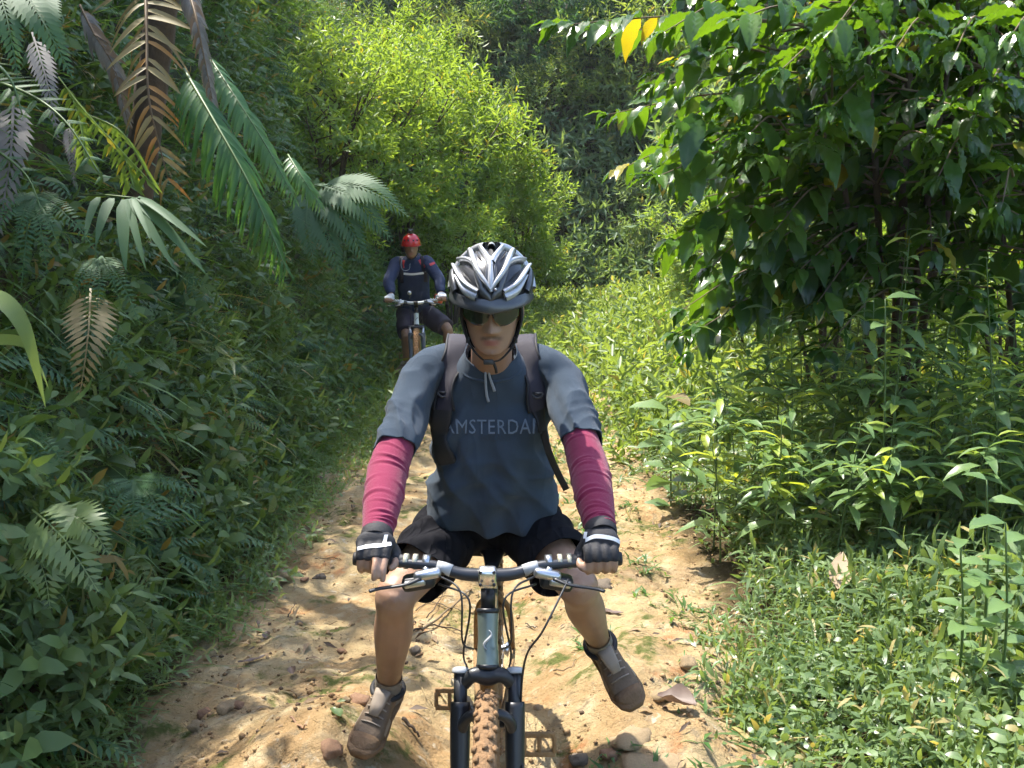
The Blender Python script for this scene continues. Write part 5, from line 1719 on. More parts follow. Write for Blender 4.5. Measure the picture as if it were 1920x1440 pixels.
    allp = [(p[0] + bar_c.x, p[1] + bar_c.y, p[2] + bar_c.z, p[3]) for p in (list(reversed(pts[0]))[:-1] + pts[1])]
    A = smooth_path(allp, 5); g = Geo(); g.tube([a[:3] for a in A], A[:, 3], 14); hb = fin(g, 'handlebar', M['bar'], st=True)
    for s in (-1, 1):
        g = Geo(); q = [bar_c + Vector((s * x, y, z)) for x, y, z in ((0.085, 0.0045, 0.0085), (0.105, 0.008, 0.0150), (0.12, 0.0095, 0.0182))]
        g.tube(q, [0.0150, 0.0143, 0.0138], 14); fin(g, 'graphic_band', M['graphic'], hb, True)
    grips = []
    for s in (-1, 1):
        e0 = bar_c + Vector((s * (hw - 0.13), 0.012 + 0.012, rise + 0.003)); e1 = bar_c + Vector((s * hw, 0.035, rise + 0.006))
        u = (e1 - e0).normalized()
        n_ = 22; g = Geo(); g.tube([e0.lerp(e1, i / n_) for i in range(n_ + 1)], [0.0155 + 0.0012 * (i % 2) for i in range(n_ + 1)], 14)
        gp = fin(g, 'grip', M['rubber'], hb, True)
        for f, dw in ((0.03, 0.010), (-0.14, 0.010)):
            q = e0.lerp(e1, f); g = Geo(); g.tube([q - u * dw * 0.5, q + u * dw * 0.5], 0.0185, 16); fin(g, 'collar', M['cream'], hb, True)
        # brake lever, perch and reservoir
        q = e0 - u * 0.045
        g = Geo(); g.tube([q - u * 0.008, q + u * 0.008], 0.0185, 14); fin(g, 'lever_clamp', M['alloy'], hb, True)
        g = Geo(); box(g, q + Vector((-s * 0.004, -0.028, -0.020)), (0.066, 0.028, 0.024), Matrix.Rotation(s * 0.2, 3, 'Y'), 0.009)
        g.tube([q + Vector((0, -0.008, -0.008)), q + Vector((0, -0.03, -0.018))], 0.010, 8); lv = fin(g, 'brake_body', M['alloy'], hb, True)
        A = smooth_path([(*(q + Vector((s * 0.012, -0.040, -0.026))), 0.0075), (*(q + Vector((s * 0.045, -0.058, -0.034))), 0.0062), (*(q + Vector((s * 0.09, -0.062, -0.040))), 0.0058), (*(q + Vector((s * 0.112, -0.064, -0.043))), 0.0062), (*(q + Vector((s * 0.128, -0.070, -0.046))), 0.0068)], 5)
        g = Geo(); V, Q, T = tube_data([a[:3] for a in A], A[:, 3], 8, True, 0.6); g.add(V, T, Q); fin(g, 'brake_lever', M['black'], hb, True)
        # shifter pod
        q2 = q - u * 0.004
        g = Geo(); box(g, q2 + Vector((s * 0.022, -0.008, -0.044)), (0.080, 0.050, 0.036), Matrix.Rotation(s * 0.18, 3, 'Y'), 0.012); sh = fin(g, 'shifter', M['black'], hb, True)
        g = Geo(); box(g, q2 + Vector((s * 0.03, -0.034, -0.040)), (0.052, 0.014, 0.018), Matrix.Rotation(s * 0.18, 3, 'Y'), 0.005); fin(g, 'shifter_lid', M['alloy'], sh, True)
        grips.append((S @ e0.lerp(e1, 0.5), (R @ u.to_4d()).to_3d()))
        # cables sweeping down to the frame
        for k_, (off, drop, endp) in enumerate((((-0.03), 0.055, ht0 + Vector((s * 0.034, -0.004, 0.045))), ((-0.02), 0.085, ht0 + Vector((s * 0.05, 0.03, -0.02))))):
            q3 = S @ (q + Vector((-s * 0.03, -0.03, -0.022 - 0.02 * k_)))
            mid1 = q3 + Vector((-s * (0.055 + 0.02 * k_), -0.075, -0.012)); mid2 = mid1.lerp(endp, 0.55) + Vector((s * 0.01, -0.05 + 0.02 * k_, -0.02))
            A = smooth_path([q3, mid1, mid2, endp], 8); g = Geo(); g.tube(A, 0.0026, 6); g.obj('cable', M['black'], root)
    # hose to the front brake
    q3 = S @ (bar_c + Vector((0.19, -0.03, 0.0)))
    A = smooth_path([q3, q3 + Vector((-0.06, -0.08, -0.09)), S @ (crown + Vector((0.088, -0.05, 0.06))), S @ (crown + Vector((0.078, -0.03, -0.12))), S @ (fa + Vector((0.088, 0.02, 0.10)))], 8)
    g = Geo(); g.tube(A, 0.0028, 6); g.obj('brake_hose', M['black'], root)
    # --- saddle, seatpost, cranks
    sc_ = Vector((0, 0.85, 0.735))
    tube_part('seatpost', [st - Vector((0, 0, 0.03)), sc_ - Vector((0, 0.0, 0.03))], [0.0135, 0.0135], M['black'], parent=root)
    g = Geo(); rings = []
    for y, w_, z, h in ((-0.14, 0.012, 0.0, 0.014), (-0.10, 0.022, 0.004, 0.02), (0.0, 0.030, 0.0, 0.024), (0.07, 0.058, 0.004, 0.028), (0.12, 0.068, 0.012, 0.026), (0.14, 0.05, 0.012, 0.016)):
        rings.append((sc_ + Vector((0, y, z)), (w_, 0, 0), (0, 0, h * 0.6), 1.0, 2.6))
    loft(g, rings, 16); fin(g, 'saddle', M['black'])
    g = Geo(); V = []; Q = []
    for i in range(36):
        a = 2 * math.pi * i / 36
        for r in (0.03, 0.082 + 0.004 * (i % 2)): V.append(bb + Vector((-0.05, math.cos(a) * r, math.sin(a) * r)))
        Q.append((2 * i, 2 * i + 1, (2 * i + 3) % 72, (2 * i + 2) % 72))
    g.add([tuple(v) for v in V], None, Q); fin(g, 'chainring', M['black'])
    for s, ang in ((1, 0.1), (-1, math.pi + 0.1)):
        e = bb + Vector((s * 0.078, math.cos(ang) * -0.17, math.sin(ang) * 0.17))
        g = Geo(); g.tube([bb + Vector((s * 0.045, 0, 0)), e], [0.014, 0.010], 8); ck = fin(g, 'crank', M['black'])
        g = Geo(); box(g, e + Vector((s * 0.055, 0, 0.028)), (0.088, 0.012, 0.016), None, 0.003); box(g, e + Vector((s * 0.055, 0, -0.028)), (0.088, 0.012, 0.016), None, 0.003)
        for dx in (0.014, 0.055, 0.096): box(g, e + Vector((s * dx, 0, 0)), (0.012, 0.012, 0.05), None, 0.003)
        fin(g, 'pedal', M['mud'], ck)
    return root, grips


BIKE_A = bike_mats('grey_bike', (0.17, 0.21, 0.185), (0.022, 0.023, 0.026), (0.80, 0.80, 0.80), (0.035, 0.038, 0.046), (0.22, 0.128, 0.060), (0.42, 0.43, 0.44))
BIKE_B = bike_mats('white_bike', (0.62, 0.64, 0.60), (0.10, 0.11, 0.12), (0.05, 0.05, 0.05), (0.60, 0.62, 0.60), (0.36, 0.19, 0.08), (0.08, 0.09, 0.1))
BIKE_B['bright'] = True
bikeA, gripsA = bicycle('mountain_bike', 'grey-green mountain bike with muddy front wheel under the near rider', BIKE_A, 0.0)
BIKE_A_AT = Vector((-0.058, 2.172, 0.07))
bikeA.location = BIKE_A_AT
gripsA = [(p + BIKE_A_AT, u) for p, u in gripsA]
bikeB, gripsB = bicycle('mountain_bike', 'white mountain bike with copper-brown muddy tyres, farther up the trail', BIKE_B, -4.0, 0.66)
yaw = math.radians(7)
bikeB.rotation_euler = (0, 0, yaw)
pB = spot(784, 735, 10.6)
BIKE_B_AT = Vector((pB.x, pB.y, float(H(pB.x, pB.y)) + 0.0))
bikeB.location = BIKE_B_AT
MB_ = Matrix.Translation(BIKE_B_AT) @ Matrix.Rotation(yaw, 4, 'Z')
gripsB = [(MB_ @ p, (MB_.to_3x3() @ u)) for p, u in gripsB]
# ================================================================== people
def head_mesh(g, M, detail=True):
    """head in local space: x to the side, y forward (face), z up, origin between the ears; M places it"""
    zs = [-.118, -.112, -.100, -.085, -.068, -.05, -.03, -.01, .01, .03, .05, .07, .09, .104, .112]
    fr = [.060, .076, .086, .087, .085, .085, .084, .084, .088, .090, .086, .076, .056, .030, .004]
    bk = [.030, .005, -.025, -.050, -.066, -.078, -.088, -.094, -.097, -.097, -.094, -.086, -.066, -.038, -.004]
    hw = [.014, .028, .043, .053, .060, .065, .069, .072, .074, .075, .073, .067, .052, .030, .004]
    n, m_ = 72, 74
    V = []; Q = []; T = []
    for j in range(m_):
        z = zs[0] + (zs[-1] - zs[0]) * j / (m_ - 1)
        f = np.interp(z, zs, fr); b = np.interp(z, zs, bk); w = np.interp(z, zs, hw)
        yc = (f + b) / 2 - 0.004; ry = (f - b) / 2
        for k in range(n):
            a = 2 * math.pi * k / n
            ca, sa = math.cos(a), math.sin(a)
            pw = 2.25
            x = w * math.copysign(abs(ca) ** (2 / pw), ca); y = yc + ry * math.copysign(abs(sa) ** (2 / pw), sa)
            if sa > 0:
                ax_ = abs(x)
                G = lambda x0, z0, sx, sz: math.exp(-((ax_ - x0) / sx) ** 2 - ((z - z0) / sz) ** 2)
                nose = 0
                if -.052 < z < .03:
                    t = (0.03 - z) / 0.068
                    amp = 0.025 * max(0, min(1, t)) ** 1.25 if z > -.038 else 0.025 * max(0, (z + .052) / .014)
                    nose = amp * math.exp(-(ax_ / (0.0085 + 0.0085 * max(0, min(1, t)) ** 2)) ** 2)
                y += nose
                y += 0.006 * G(0.015, -.040, 0.007, 0.007)                 # nostrils' wings
                y -= 0.010 * G(0.033, 0.012, 0.017, 0.012)                 # eye sockets
                y += 0.004 * G(0.032, 0.034, 0.022, 0.008)                 # brows
                y += 0.004 * G(0.045, -.020, 0.016, 0.016)                 # cheeks
                y += 0.0075 * G(0.0, -.0625, 0.020, 0.0050)                # upper lip
                y += 0.0075 * G(0.0, -.0745, 0.017, 0.0055)                # lower lip
                y -= 0.0060 * G(0.0, -.0685, 0.022, 0.0022)                # mouth line
                y -= 0.004 * G(0.0, -.086, 0.016, 0.005)
                y += 0.005 * G(0.0, -.102, 0.016, 0.010)                   # chin
            V.append((x, y, z))
            if j: Q.append(((j - 1) * n + k, (j - 1) * n + (k + 1) % n, j * n + (k + 1) % n, j * n + k))
    V.append((0, 0.045, zs[0] - .001)); V.append((0, 0, zs[-1] + .001))
    for k in range(n):
        T.append((len(V) - 2, (k + 1) % n, k)); T.append((len(V) - 1, (m_ - 1) * n + k, (m_ - 1) * n + (k + 1) % n))
    V = [tuple(M @ Vector(v)) for v in V]
    g.add(V, T, Q)
    for s in (-1, 1):                                                       # ears
        rings = []
        for i in range(7):
            t = i / 6; z = -.034 + .066 * t
            w_ = 0.012 + 0.011 * math.sin(math.pi * (0.25 + 0.6 * t))
            rings.append((M @ Vector((s * 0.074, -.012 - 0.006 * t, z)), M.to_3x3() @ Vector((s * 0.011, -0.004, 0)), M.to_3x3() @ Vector((0, w_, 0)), 1.0, 2))
        loft(g, rings, 12)


def limb(g, pts, n=18, k=6):
    A = smooth_path(pts, k)
    g.tube([a[:3] for a in A], A[:, 3], n)
    return A


def ball(g, c, r, sx=(1, 1, 1), M3=None):
    bm = bmesh.new(); bmesh.ops.create_icosphere(bm, subdivisions=2, radius=r)
    bmesh.ops.scale(bm, vec=Vector(sx), verts=bm.verts)
    if M3 is not None: bmesh.ops.transform(bm, matrix=M3.to_4x4(), verts=bm.verts)
    bm.verts.index_update()
    g.add([tuple(v.co + Vector(c)) for v in bm.verts], [[v.index for v in f.verts] for f in bm.faces], None); bm.free()


def hand(skin, glove, wrist, grip, u, s, reach=(0, 0, 0, 0), glove_to=1):
    """hand closed on a bar: u runs along the bar outwards, s = -1 or 1 the side; fingers go over the front"""
    up = (wrist - grip); up = (up - u * up.dot(u)).normalized()          # from the bar towards the wrist
    fw = u.cross(up) * (1 if s > 0 else -1)
    if fw.y > 0: fw = -fw                                                # over the front of the bar (towards -Y)
    kn = grip + up * 0.030 + fw * 0.022                                   # knuckle row centre
    # palm from wrist to the knuckles
    mid = wrist.lerp(kn, 0.55) + up * 0.010
    for g, inf in ((skin, 0.0), (glove, 0.0045)):
        rings = []
        nf = (kn - wrist).normalized()
        top = (up + fw * 0.4 - nf * (up + fw * 0.4).dot(nf)).normalized()
        lat = nf.cross(top).normalized()
        for t, w_, h_ in ((-0.18, 0.029, 0.023), (0.0, 0.030, 0.022), (0.3, 0.036, 0.021), (0.65, 0.043, 0.019), (0.95, 0.044, 0.016), (1.08, 0.040, 0.011)):
            rings.append((wrist.lerp(kn, t) + top * 0.006 * math.sin(math.pi * max(0, min(1, t))), lat * (w_ + inf), top * (h_ + inf), 1.0, 2.3))
        loft(g, rings, 20)
        # heel of the palm on top and behind the bar
        ball(g, grip + up * 0.022 - fw * 0.012, 0.024 + inf, (1, 1, 1))
    for f in range(4):
        off = u * ((f - 1.5) * -0.0205)                                   # 0 = outermost? index lies inboard
        Lf = (0.92, 1.0, 0.96, 0.8)[f]
        k0 = kn + off * 1.0 + fw * 0.004
        if reach[f]:
            p1 = grip + off + fw * 0.048 * Lf + up * 0.004
            p2 = grip + off + fw * 0.060 * Lf - up * 0.032
            p3 = grip + off + fw * 0.052 * Lf - up * 0.058
        else:
            p1 = grip + off + fw * 0.040 * Lf + up * 0.000
            p2 = grip + off + fw * 0.026 * Lf - up * 0.026
            p3 = grip + off - fw * 0.004 * Lf - up * 0.028
        pts = [(*k0, 0.0100), (*(k0.lerp(p1, 0.6) + (up + fw) * 0.004), 0.0095), (*p1, 0.0092), (*p2, 0.0082), (*p3, 0.0072)]
        limb(skin, pts, 10, 5)
        e = p1.lerp(p2, 0.25)
        limb(glove, [(*k0, 0.0130), (*(k0.lerp(p1, 0.6) + (up + fw) * 0.004), 0.0122), (*p1, 0.0116), (*e, 0.0112)], 10, 4)
    # thumb: leaves the inboard side of the palm, closes under the bar
    ib = -u
    t0 = wrist.lerp(kn, 0.45) + ib * 0.028
    t1 = grip + ib * 0.046 + up * 0.018 - fw * 0.004
    t2 = grip + ib * 0.050 - up * 0.012 + fw * 0.018
    t3 = grip + ib * 0.038 - up * 0.026 + fw * 0.024
    limb(skin, [(*t0, 0.013), (*t1, 0.011), (*t2, 0.0098), (*t3, 0.008)], 10, 5)
    limb(glove, [(*t0, 0.016), (*t1, 0.0142), (*t1.lerp(t2, 0.6), 0.0125)], 10, 4)
    return kn, up, fw


SKIN_DEF = (0.36, 0.215, 0.14)


def skin_mat(name, base):
    m, nt, b, out = newmat(name)
    n = nt.nodes; L = nt.links
    at = n.new('ShaderNodeAttribute'); at.attribute_name = 'tint'
    sp = n.new('ShaderNodeSeparateColor'); L.new(at.outputs['Color'], sp.inputs[0])
    tc = n.new('ShaderNodeTexCoord'); nz = n.new('ShaderNodeTexNoise'); nz.inputs['Scale'].default_value = 25; nz.inputs['Detail'].default_value = 5
    L.new(tc.outputs['Object'], nz.inputs['Vector'])
    mx = n.new('ShaderNodeMix'); mx.data_type = 'RGBA'; mx.inputs[6].default_value = (*[c * 0.85 for c in base], 1); mx.inputs[7].default_value = (*[c * 1.12 for c in base], 1); L.new(nz.outputs[0], mx.inputs[0])
    c = mx.outputs[2]
    for i, col in ((0, (0.30, 0.095, 0.075)), (1, (0.035, 0.026, 0.022)), (2, (0.20, 0.115, 0.06))):
        x = n.new('ShaderNodeMix'); x.data_type = 'RGBA'; x.inputs[7].default_value = (*col, 1); L.new(sp.outputs[i], x.inputs[0]); L.new(c, x.inputs[6]); c = x.outputs[2]
    L.new(c, b.inputs['Base Color']); b.inputs['Roughness'].default_value = 0.46
    b.inputs['Subsurface Weight'].default_value = 0.08; b.inputs['Subsurface Radius'].default_value = (0.012, 0.005, 0.003)
    n2 = n.new('ShaderNodeTexNoise'); n2.inputs['Scale'].default_value = 220; L.new(tc.outputs['Object'], n2.inputs['Vector'])
    bp = n.new('ShaderNodeBump'); bp.inputs['Strength'].default_value = 0.15; bp.inputs['Distance'].default_value = 0.004; L.new(n2.outputs[0], bp.inputs['Height']); L.new(bp.outputs[0], b.inputs['Normal'])
    return m


def paint_face(me, MH, stubble=1.0, legs=None):
    """attribute tint: r lips, g moustache / brows / hair, b mud or tan on the shins"""
    V = coords(me); Mi = np.array(MH.inverted())
    Lc = V @ Mi[:3, :3].T + Mi[:3, 3]
    x, y, z = np.abs(Lc[:, 0]), Lc[:, 1], Lc[:, 2]
    face = y > 0.03
    lips = np.exp(-(x / 0.021) ** 4 - ((z + .0685) / 0.0085) ** 4) * face * (y < 0.2)
    mo = np.exp(-((x - 0.012) / 0.017) ** 4 - ((z + 0.0525 + x * 0.28) / 0.0060) ** 4) * face * stubble
    go = 0.45 * np.exp(-(x / 0.014) ** 4 - ((z + 0.100) / 0.012) ** 4) * face * stubble
    br = np.exp(-((x - 0.032) / 0.018) ** 4 - ((z - 0.0315) / 0.004) ** 4) * face
    hair = ((z > 0.045) | ((y < -0.02) & (z > -0.05))) * ((x * x + y * y + z * z) < 0.0225)
    grain = 0.65 + 0.35 * np.array([noise.noise(Vector(v) * 300) for v in V]) if len(V) < 140000 else 0.8
    C = np.zeros((len(V), 3)); C[:, 0] = lips * 0.85; C[:, 1] = np.clip(np.maximum.reduce([mo * 1.0, go, br * 0.8, hair * 0.95]) * grain, 0, 1)
    if legs is not None: C[:, 2] = legs(V)
    a = me.attributes.new('tint', 'FLOAT_COLOR', 'POINT'); c4 = np.ones((len(V), 4), np.float32); c4[:, :3] = C
    a.data.foreach_set('color', c4.ravel())


def folds(me, fn):
    V = coords(me); N = normals(me)
    put(me, V + N * np.asarray(fn(V))[:, None])


def cut(me, co, no, near, rad):
    """open a garment: remove what lies beyond a plane, only around point near"""
    bm = bmesh.new(); bm.from_mesh(me)
    near = Vector(near)
    fs = [f for f in bm.faces if (f.calc_center_median() - near).length < rad]
    geom = fs + list({e for f in fs for e in f.edges}) + list({v for f in fs for v in f.verts})
    r = bmesh.ops.bisect_plane(bm, geom=geom, plane_co=Vector(co), plane_no=Vector(no), dist=1e-5)
    dead = [f for f in bm.faces if (f.calc_center_median() - near).length < rad * 1.02 and (f.calc_center_median() - Vector(co)).dot(Vector(no)) > 1e-5]
    bmesh.ops.delete(bm, geom=dead, context='FACES')
    bm.to_mesh(me); bm.free()
    me.polygons.foreach_set('use_smooth', np.ones(len(me.polygons), bool))
    return me


def shell(me, th=0.002):
    return evaluate(me, [('SOLIDIFY', dict(thickness=th, offset=-1.0))])
# ================================================================== the near rider
SKIN = skin_mat('tanned_skin', (0.37, 0.22, 0.145))
CLOTH_BLUE = plain('slate_cotton', (0.048, 0.066, 0.090), 0.95, var=0.16, scale=9, bump=0.35, bscale=900, spec=0.08, sheen=0.1, crease=0.16, cscale=6)
CLOTH_BLACK = plain('black_cloth', (0.011, 0.011, 0.014), 0.92, var=0.25, scale=14, bump=0.3, bscale=700, spec=0.1, crease=0.6, cscale=9)
CLOTH_RED = plain('crimson_knit', (0.215, 0.013, 0.055), 0.8, var=0.10, scale=18, bump=0.3, bscale=800, spec=0.25, sheen=0.2)
GLOVE = plain('black_glove', (0.02, 0.02, 0.024), 0.7, var=0.25, scale=40, bump=0.3, bscale=500)
REFLECT = plain('white_reflective_tape', (0.75, 0.76, 0.78), 0.4, var=0.06)
STRAP = plain('purple_black_webbing', (0.022, 0.018, 0.028), 0.75, var=0.2, scale=30, bump=0.3, bscale=700)
STRAPEDGE = plain('black_edging', (0.012, 0.012, 0.014), 0.7)
BUCKLE = plain('black_buckle', (0.03, 0.03, 0.033), 0.3)
SOCK = plain('grey_muddy_sock', (0.20, 0.175, 0.14), 0.9, var=0.35, scale=35, bump=0.4, bscale=400)
SHOE = plain('grey_brown_shoe', (0.125, 0.085, 0.052), 0.7, var=0.4, scale=25, bump=0.3)
SHOE_LIGHT = plain('pale_shoe_panel', (0.26, 0.21, 0.16), 0.7, var=0.25, scale=25)
SOLE = plain('muddy_sole', (0.16, 0.10, 0.055), 0.9, var=0.35, scale=30, bump=0.5)
TEXT_GREY = plain('shirt_print_pale', (0.135, 0.17, 0.215), 0.8, var=0.35, scale=60)
TEXT_DARK = plain('shirt_print_dark', (0.035, 0.045, 0.06), 0.8)

J = dict(
    shL=spot(788, 710, 2.95), shR=spot(1054, 710, 2.95), elL=spot(728, 880, 2.70), elR=spot(1104, 878, 2.70),
    wrL=spot(706, 1008, 2.50), wrR=spot(1127, 998, 2.50), hipL=spot(868, 965, 3.24), hipR=spot(974, 965, 3.24),
    knL=spot(742, 1118, 2.86), knR=spot(1083, 1098, 2.86), anL=spot(727, 1298, 3.10), anR=spot(1127, 1212, 3.20),
    toL=spot(684, 1392, 2.99), toR=spot(1170, 1288, 3.14))
gl = sorted(gripsA, key=lambda t: t[0].x)
HEAD_C = spot(922, 575, 2.70)
head_pitch = math.radians(-14)
# face turned to the camera: local y (face) points to -Y world
MH = Matrix.Translation(HEAD_C) @ Matrix.Rotation(-head_pitch, 4, 'X') @ Matrix.Rotation(math.pi, 4, 'Z') @ Matrix.Scale(1.0, 4)
NECK = spot(921, 700, 2.93)

rider = thing('person', 'cyclist in slate blue shirt and crimson sleeves, legs spread, gripping the handlebar', 'person', (-0.06, 3.1, 0.1))
sk = Geo(); glv = {-1: Geo(), 1: Geo()}
head_mesh(sk, MH)
nk = MH @ Vector((0, -0.02, -0.06))
limb(sk, [(*(NECK + Vector((0, 0.09, -0.09))), 0.055), (*(NECK + Vector((0, 0.035, -0.01))), 0.058), (*NECK.lerp(nk, 0.6), 0.056), (*nk, 0.056)], 20)
# torso core under the shirt
pel = (J['hipL'] + J['hipR']) / 2
che = (J['shL'] + J['shR']) / 2
fwd = Vector((0, -1, 0)); spn = (che - pel).normalized(); fwd = (fwd - spn * fwd.dot(spn)).normalized()
rings = []
for t, w_, d_ in ((-0.12, 0.10, 0.08), (0.0, 0.135, 0.10), (0.25, 0.125, 0.09), (0.55, 0.13, 0.09), (0.85, 0.15, 0.09), (1.0, 0.12, 0.07), (1.1, 0.06, 0.05)):
    rings.append((pel.lerp(che, t) - fwd * 0.02, (w_, 0, 0), fwd * d_, 1.0, 2.2))
loft(sk, rings, 24)
info = {}
for s, L_ in ((-1, 'L'), (1, 'R')):
    sh, el, wr = J['sh' + L_], J['el' + L_], J['wr' + L_]
    limb(sk, [(*sh, 0.052), (*sh.lerp(el, 0.5), 0.046), (*el, 0.040), (*el.lerp(wr, 0.3), 0.041), (*wr.lerp(el, 0.25), 0.032), (*wr, 0.027)], 16)
    gp, gu = gl[0] if s < 0 else gl[1]
    gu = Vector((s, 0, 0)).lerp(gu if gu.x * s > 0 else -gu, 1.0).normalized()
    info[s] = hand(sk, glv[s], wr, gp + gu * 0.012, gu, s, (0, 0, 1, 1) if s < 0 else (0, 0, 0, 0)), gp, gu
    hp, kn_, an, to = J['hip' + L_], J['kn' + L_], J['an' + L_], J['to' + L_]
    back = Vector((0, 0.6, -0.5)).normalized()
    limb(sk, [(*hp, 0.088), (*hp.lerp(kn_, 0.5), 0.075), (*hp.lerp(kn_, 0.88), 0.058), (*kn_, 0.057), (*(kn_.lerp(an, 0.14) + back * 0.004), 0.052), (*(kn_.lerp(an, 0.33) + back * 0.014), 0.056), (*(kn_.lerp(an, 0.62) + back * 0.006), 0.044), (*kn_.lerp(an, 0.88), 0.034), (*an, 0.035)], 20)
    ball(sk, kn_ + Vector((0, -0.024, 0.004)), 0.036)
    limb(sk, [(*(an + Vector((0, 0.02, -0.02))), 0.032), (*an.lerp(to, 0.6), 0.034), (*to, 0.02)], 12)
body = fuse(sk, 0.0045, 4)


def shin_mud(V):
    m_ = np.zeros(len(V))
    for L_ in 'LR':
        a = np.array(J['an' + L_]); k_ = np.array(J['kn' + L_]); ax_ = (k_ - a); ln = np.linalg.norm(ax_); ax_ /= ln
        t = (V - a) @ ax_ / ln; r = np.linalg.norm((V - a) - np.outer((V - a) @ ax_, ax_), axis=1)
        m_ = np.maximum(m_, (r < 0.09) * (0.75 * (1 - sstep(0.15, 0.8, t)) + 0.15) * (t < 1.1) * (t > -0.5))
    return m_ * (0.4 + 0.9 * fbm(V[:, 0] * 30, V[:, 2] * 30, 4))


paint_face(body, MH, 1.0, shin_mud)
link('body', body, SKIN, rider)

# ---------------- shirt: hangs loose from a body leaning forward
R3 = lambda px, py, d, w_, dep, back=0.8, pw=2.3, tilt=0.0: (spot(px, py, d), (w_, 0, tilt), fwd * dep, back, pw)
sg = Geo()
loft(sg, [R3(921, 645, 2.885, 0.066, 0.064, 1.0), R3(921, 668, 2.905, 0.080, 0.072, 1.0), R3(921, 690, 2.935, 0.115, 0.088, 1.0), R3(921, 722, 2.97, 0.168, 0.102, 0.95), R3(921, 765, 2.99, 0.180, 0.128, 0.85),
          R3(921, 815, 3.01, 0.172, 0.138, 0.85), R3(922, 865, 3.04, 0.178, 0.148, 0.85), R3(922, 905, 3.09, 0.192, 0.158, 0.85), R3(922, 935, 3.13, 0.204, 0.168, 0.85), R3(922, 958, 3.16, 0.203, 0.175, 0.85), R3(922, 990, 3.19, 0.190, 0.172, 0.85)], 48)
for s, L_ in ((-1, 'L'), (1, 'R')):
    sh, el = J['sh' + L_], J['el' + L_]
    inn = sh + Vector((-s * 0.05, 0.0, 0.0))
    limb(sg, [(*(inn + Vector((0, 0, -0.02))), 0.068), (*(sh + Vector((0, 0, -0.006))), 0.063), (*(sh.lerp(el, 0.35) + Vector((s * 0.002, 0, 0))), 0.060), (*(sh.lerp(el, 0.62) + Vector((s * 0.003, 0, 0))), 0.061), (*(sh.lerp(el, 0.98) + Vector((s * 0.002, 0, 0))), 0.062)], 26)
    limb(sg, [(*spot(921 + s * 30, 662, 3.0), 0.052), (*spot(921 + s * 66, 675, 2.99), 0.054), (*spot(921 + s * 105, 690, 2.965), 0.062), (*sh, 0.062)], 20)
shirt = fuse(sg, 0.0062, 7)


def shirt_folds(V):
    x, y, z = V[:, 0] + 0.058, V[:, 1], V[:, 2]
    out = np.zeros(len(V))
    arm = sstep(0.17, 0.23, np.abs(x))
    low = sstep(1.28, 1.02, z)
    # vertical drapes hanging from the chest towards the hem
    out += (1 - arm) * low * (0.009 * np.sin(x * 34 + 2.6 * np.sin(z * 9) + 1.6 * np.sin(x * 13)) + 0.0035 * np.sin(x * 71 + z * 14 + 1.0) + 0.005 * np.sin(x * 25 - z * 48))
    # sharper pulls fanning out from the straps and the belly
    q3 = np.sin(x * 31 + 1.8 * np.sin(z * 11 + 1) + z * 6); out += (1 - arm) * 0.0055 * (1 - 2 * np.abs(q3) ** 0.75) * sstep(1.33, 1.15, z)
    q4 = np.sin((z + 0.45 * np.abs(x - 0.02)) * 52 + 1.4 * np.sin(x * 19)); out += (1 - arm) * 0.0035 * (1 - 2 * np.abs(q4) ** 0.75) * np.exp(-((z - 1.08) / 0.08) ** 2)
    # creases running from the armpits to the belly
    for s in (-1, 1):
        u = (x * s - 0.17) * 0.75 + (z - 1.24) * 0.66
        out += (1 - arm) * 0.008 * np.sin(u * 85 + 1.5 * np.sin(x * 33)) * np.exp(-((z - 1.20) / 0.13) ** 2) * sstep(0.02, 0.12, x * s)
    # sleeves: diagonal pulls from the shoulder
    q1 = np.sin((z - y * 0.55 + np.abs(x) * 1.1) * 42 + 1.6 * np.sin(x * 23 + z * 17 + y * 9)); q2 = np.sin((z * 0.6 + y * 0.9 - np.abs(x) * 0.8) * 58 + 1.9 * np.sin(y * 21 + z * 13))
    ridge = lambda q: 1 - 2 * np.abs(q) ** 0.7
    out += arm * (0.0050 * ridge(q1) + 0.0035 * ridge(q2) * sstep(1.36, 1.24, z)) * sstep(1.44, 1.34, z)
    out += np.array([0.005 * noise.noise(Vector((a * 9, b * 9, c_ * 9))) + 0.003 * noise.noise(Vector((a * 24, b * 24, c_ * 18))) for a, b, c_ in V])
    return out


folds(shirt, shirt_folds)
for s, L_ in ((-1, 'L'), (1, 'R')):
    sh, el = J['sh' + L_], J['el' + L_]
    d = (el - sh).normalized()
    cut(shirt, sh.lerp(el, 0.80 if s < 0 else 0.72), d + Vector((-s * 0.10, 0, -0.05)), el, 0.145)
hemc = spot(922, 962, 3.16)
cut(shirt, spot(922, 988, 3.02), Vector((0, 0.42, -0.9)), spot(922, 1010, 3.16), 0.34)
NKN = Vector((0, -0.62, 0.78)).normalized()
cut(shirt, spot(921, 694, 2.84), NKN, spot(921, 650, 2.87), 0.115)
shirt_bvh = bvh_of(shirt)
shirt = shell(shirt, 0.003)
shirt_o = link('shirt', shirt, CLOTH_BLUE, rider)
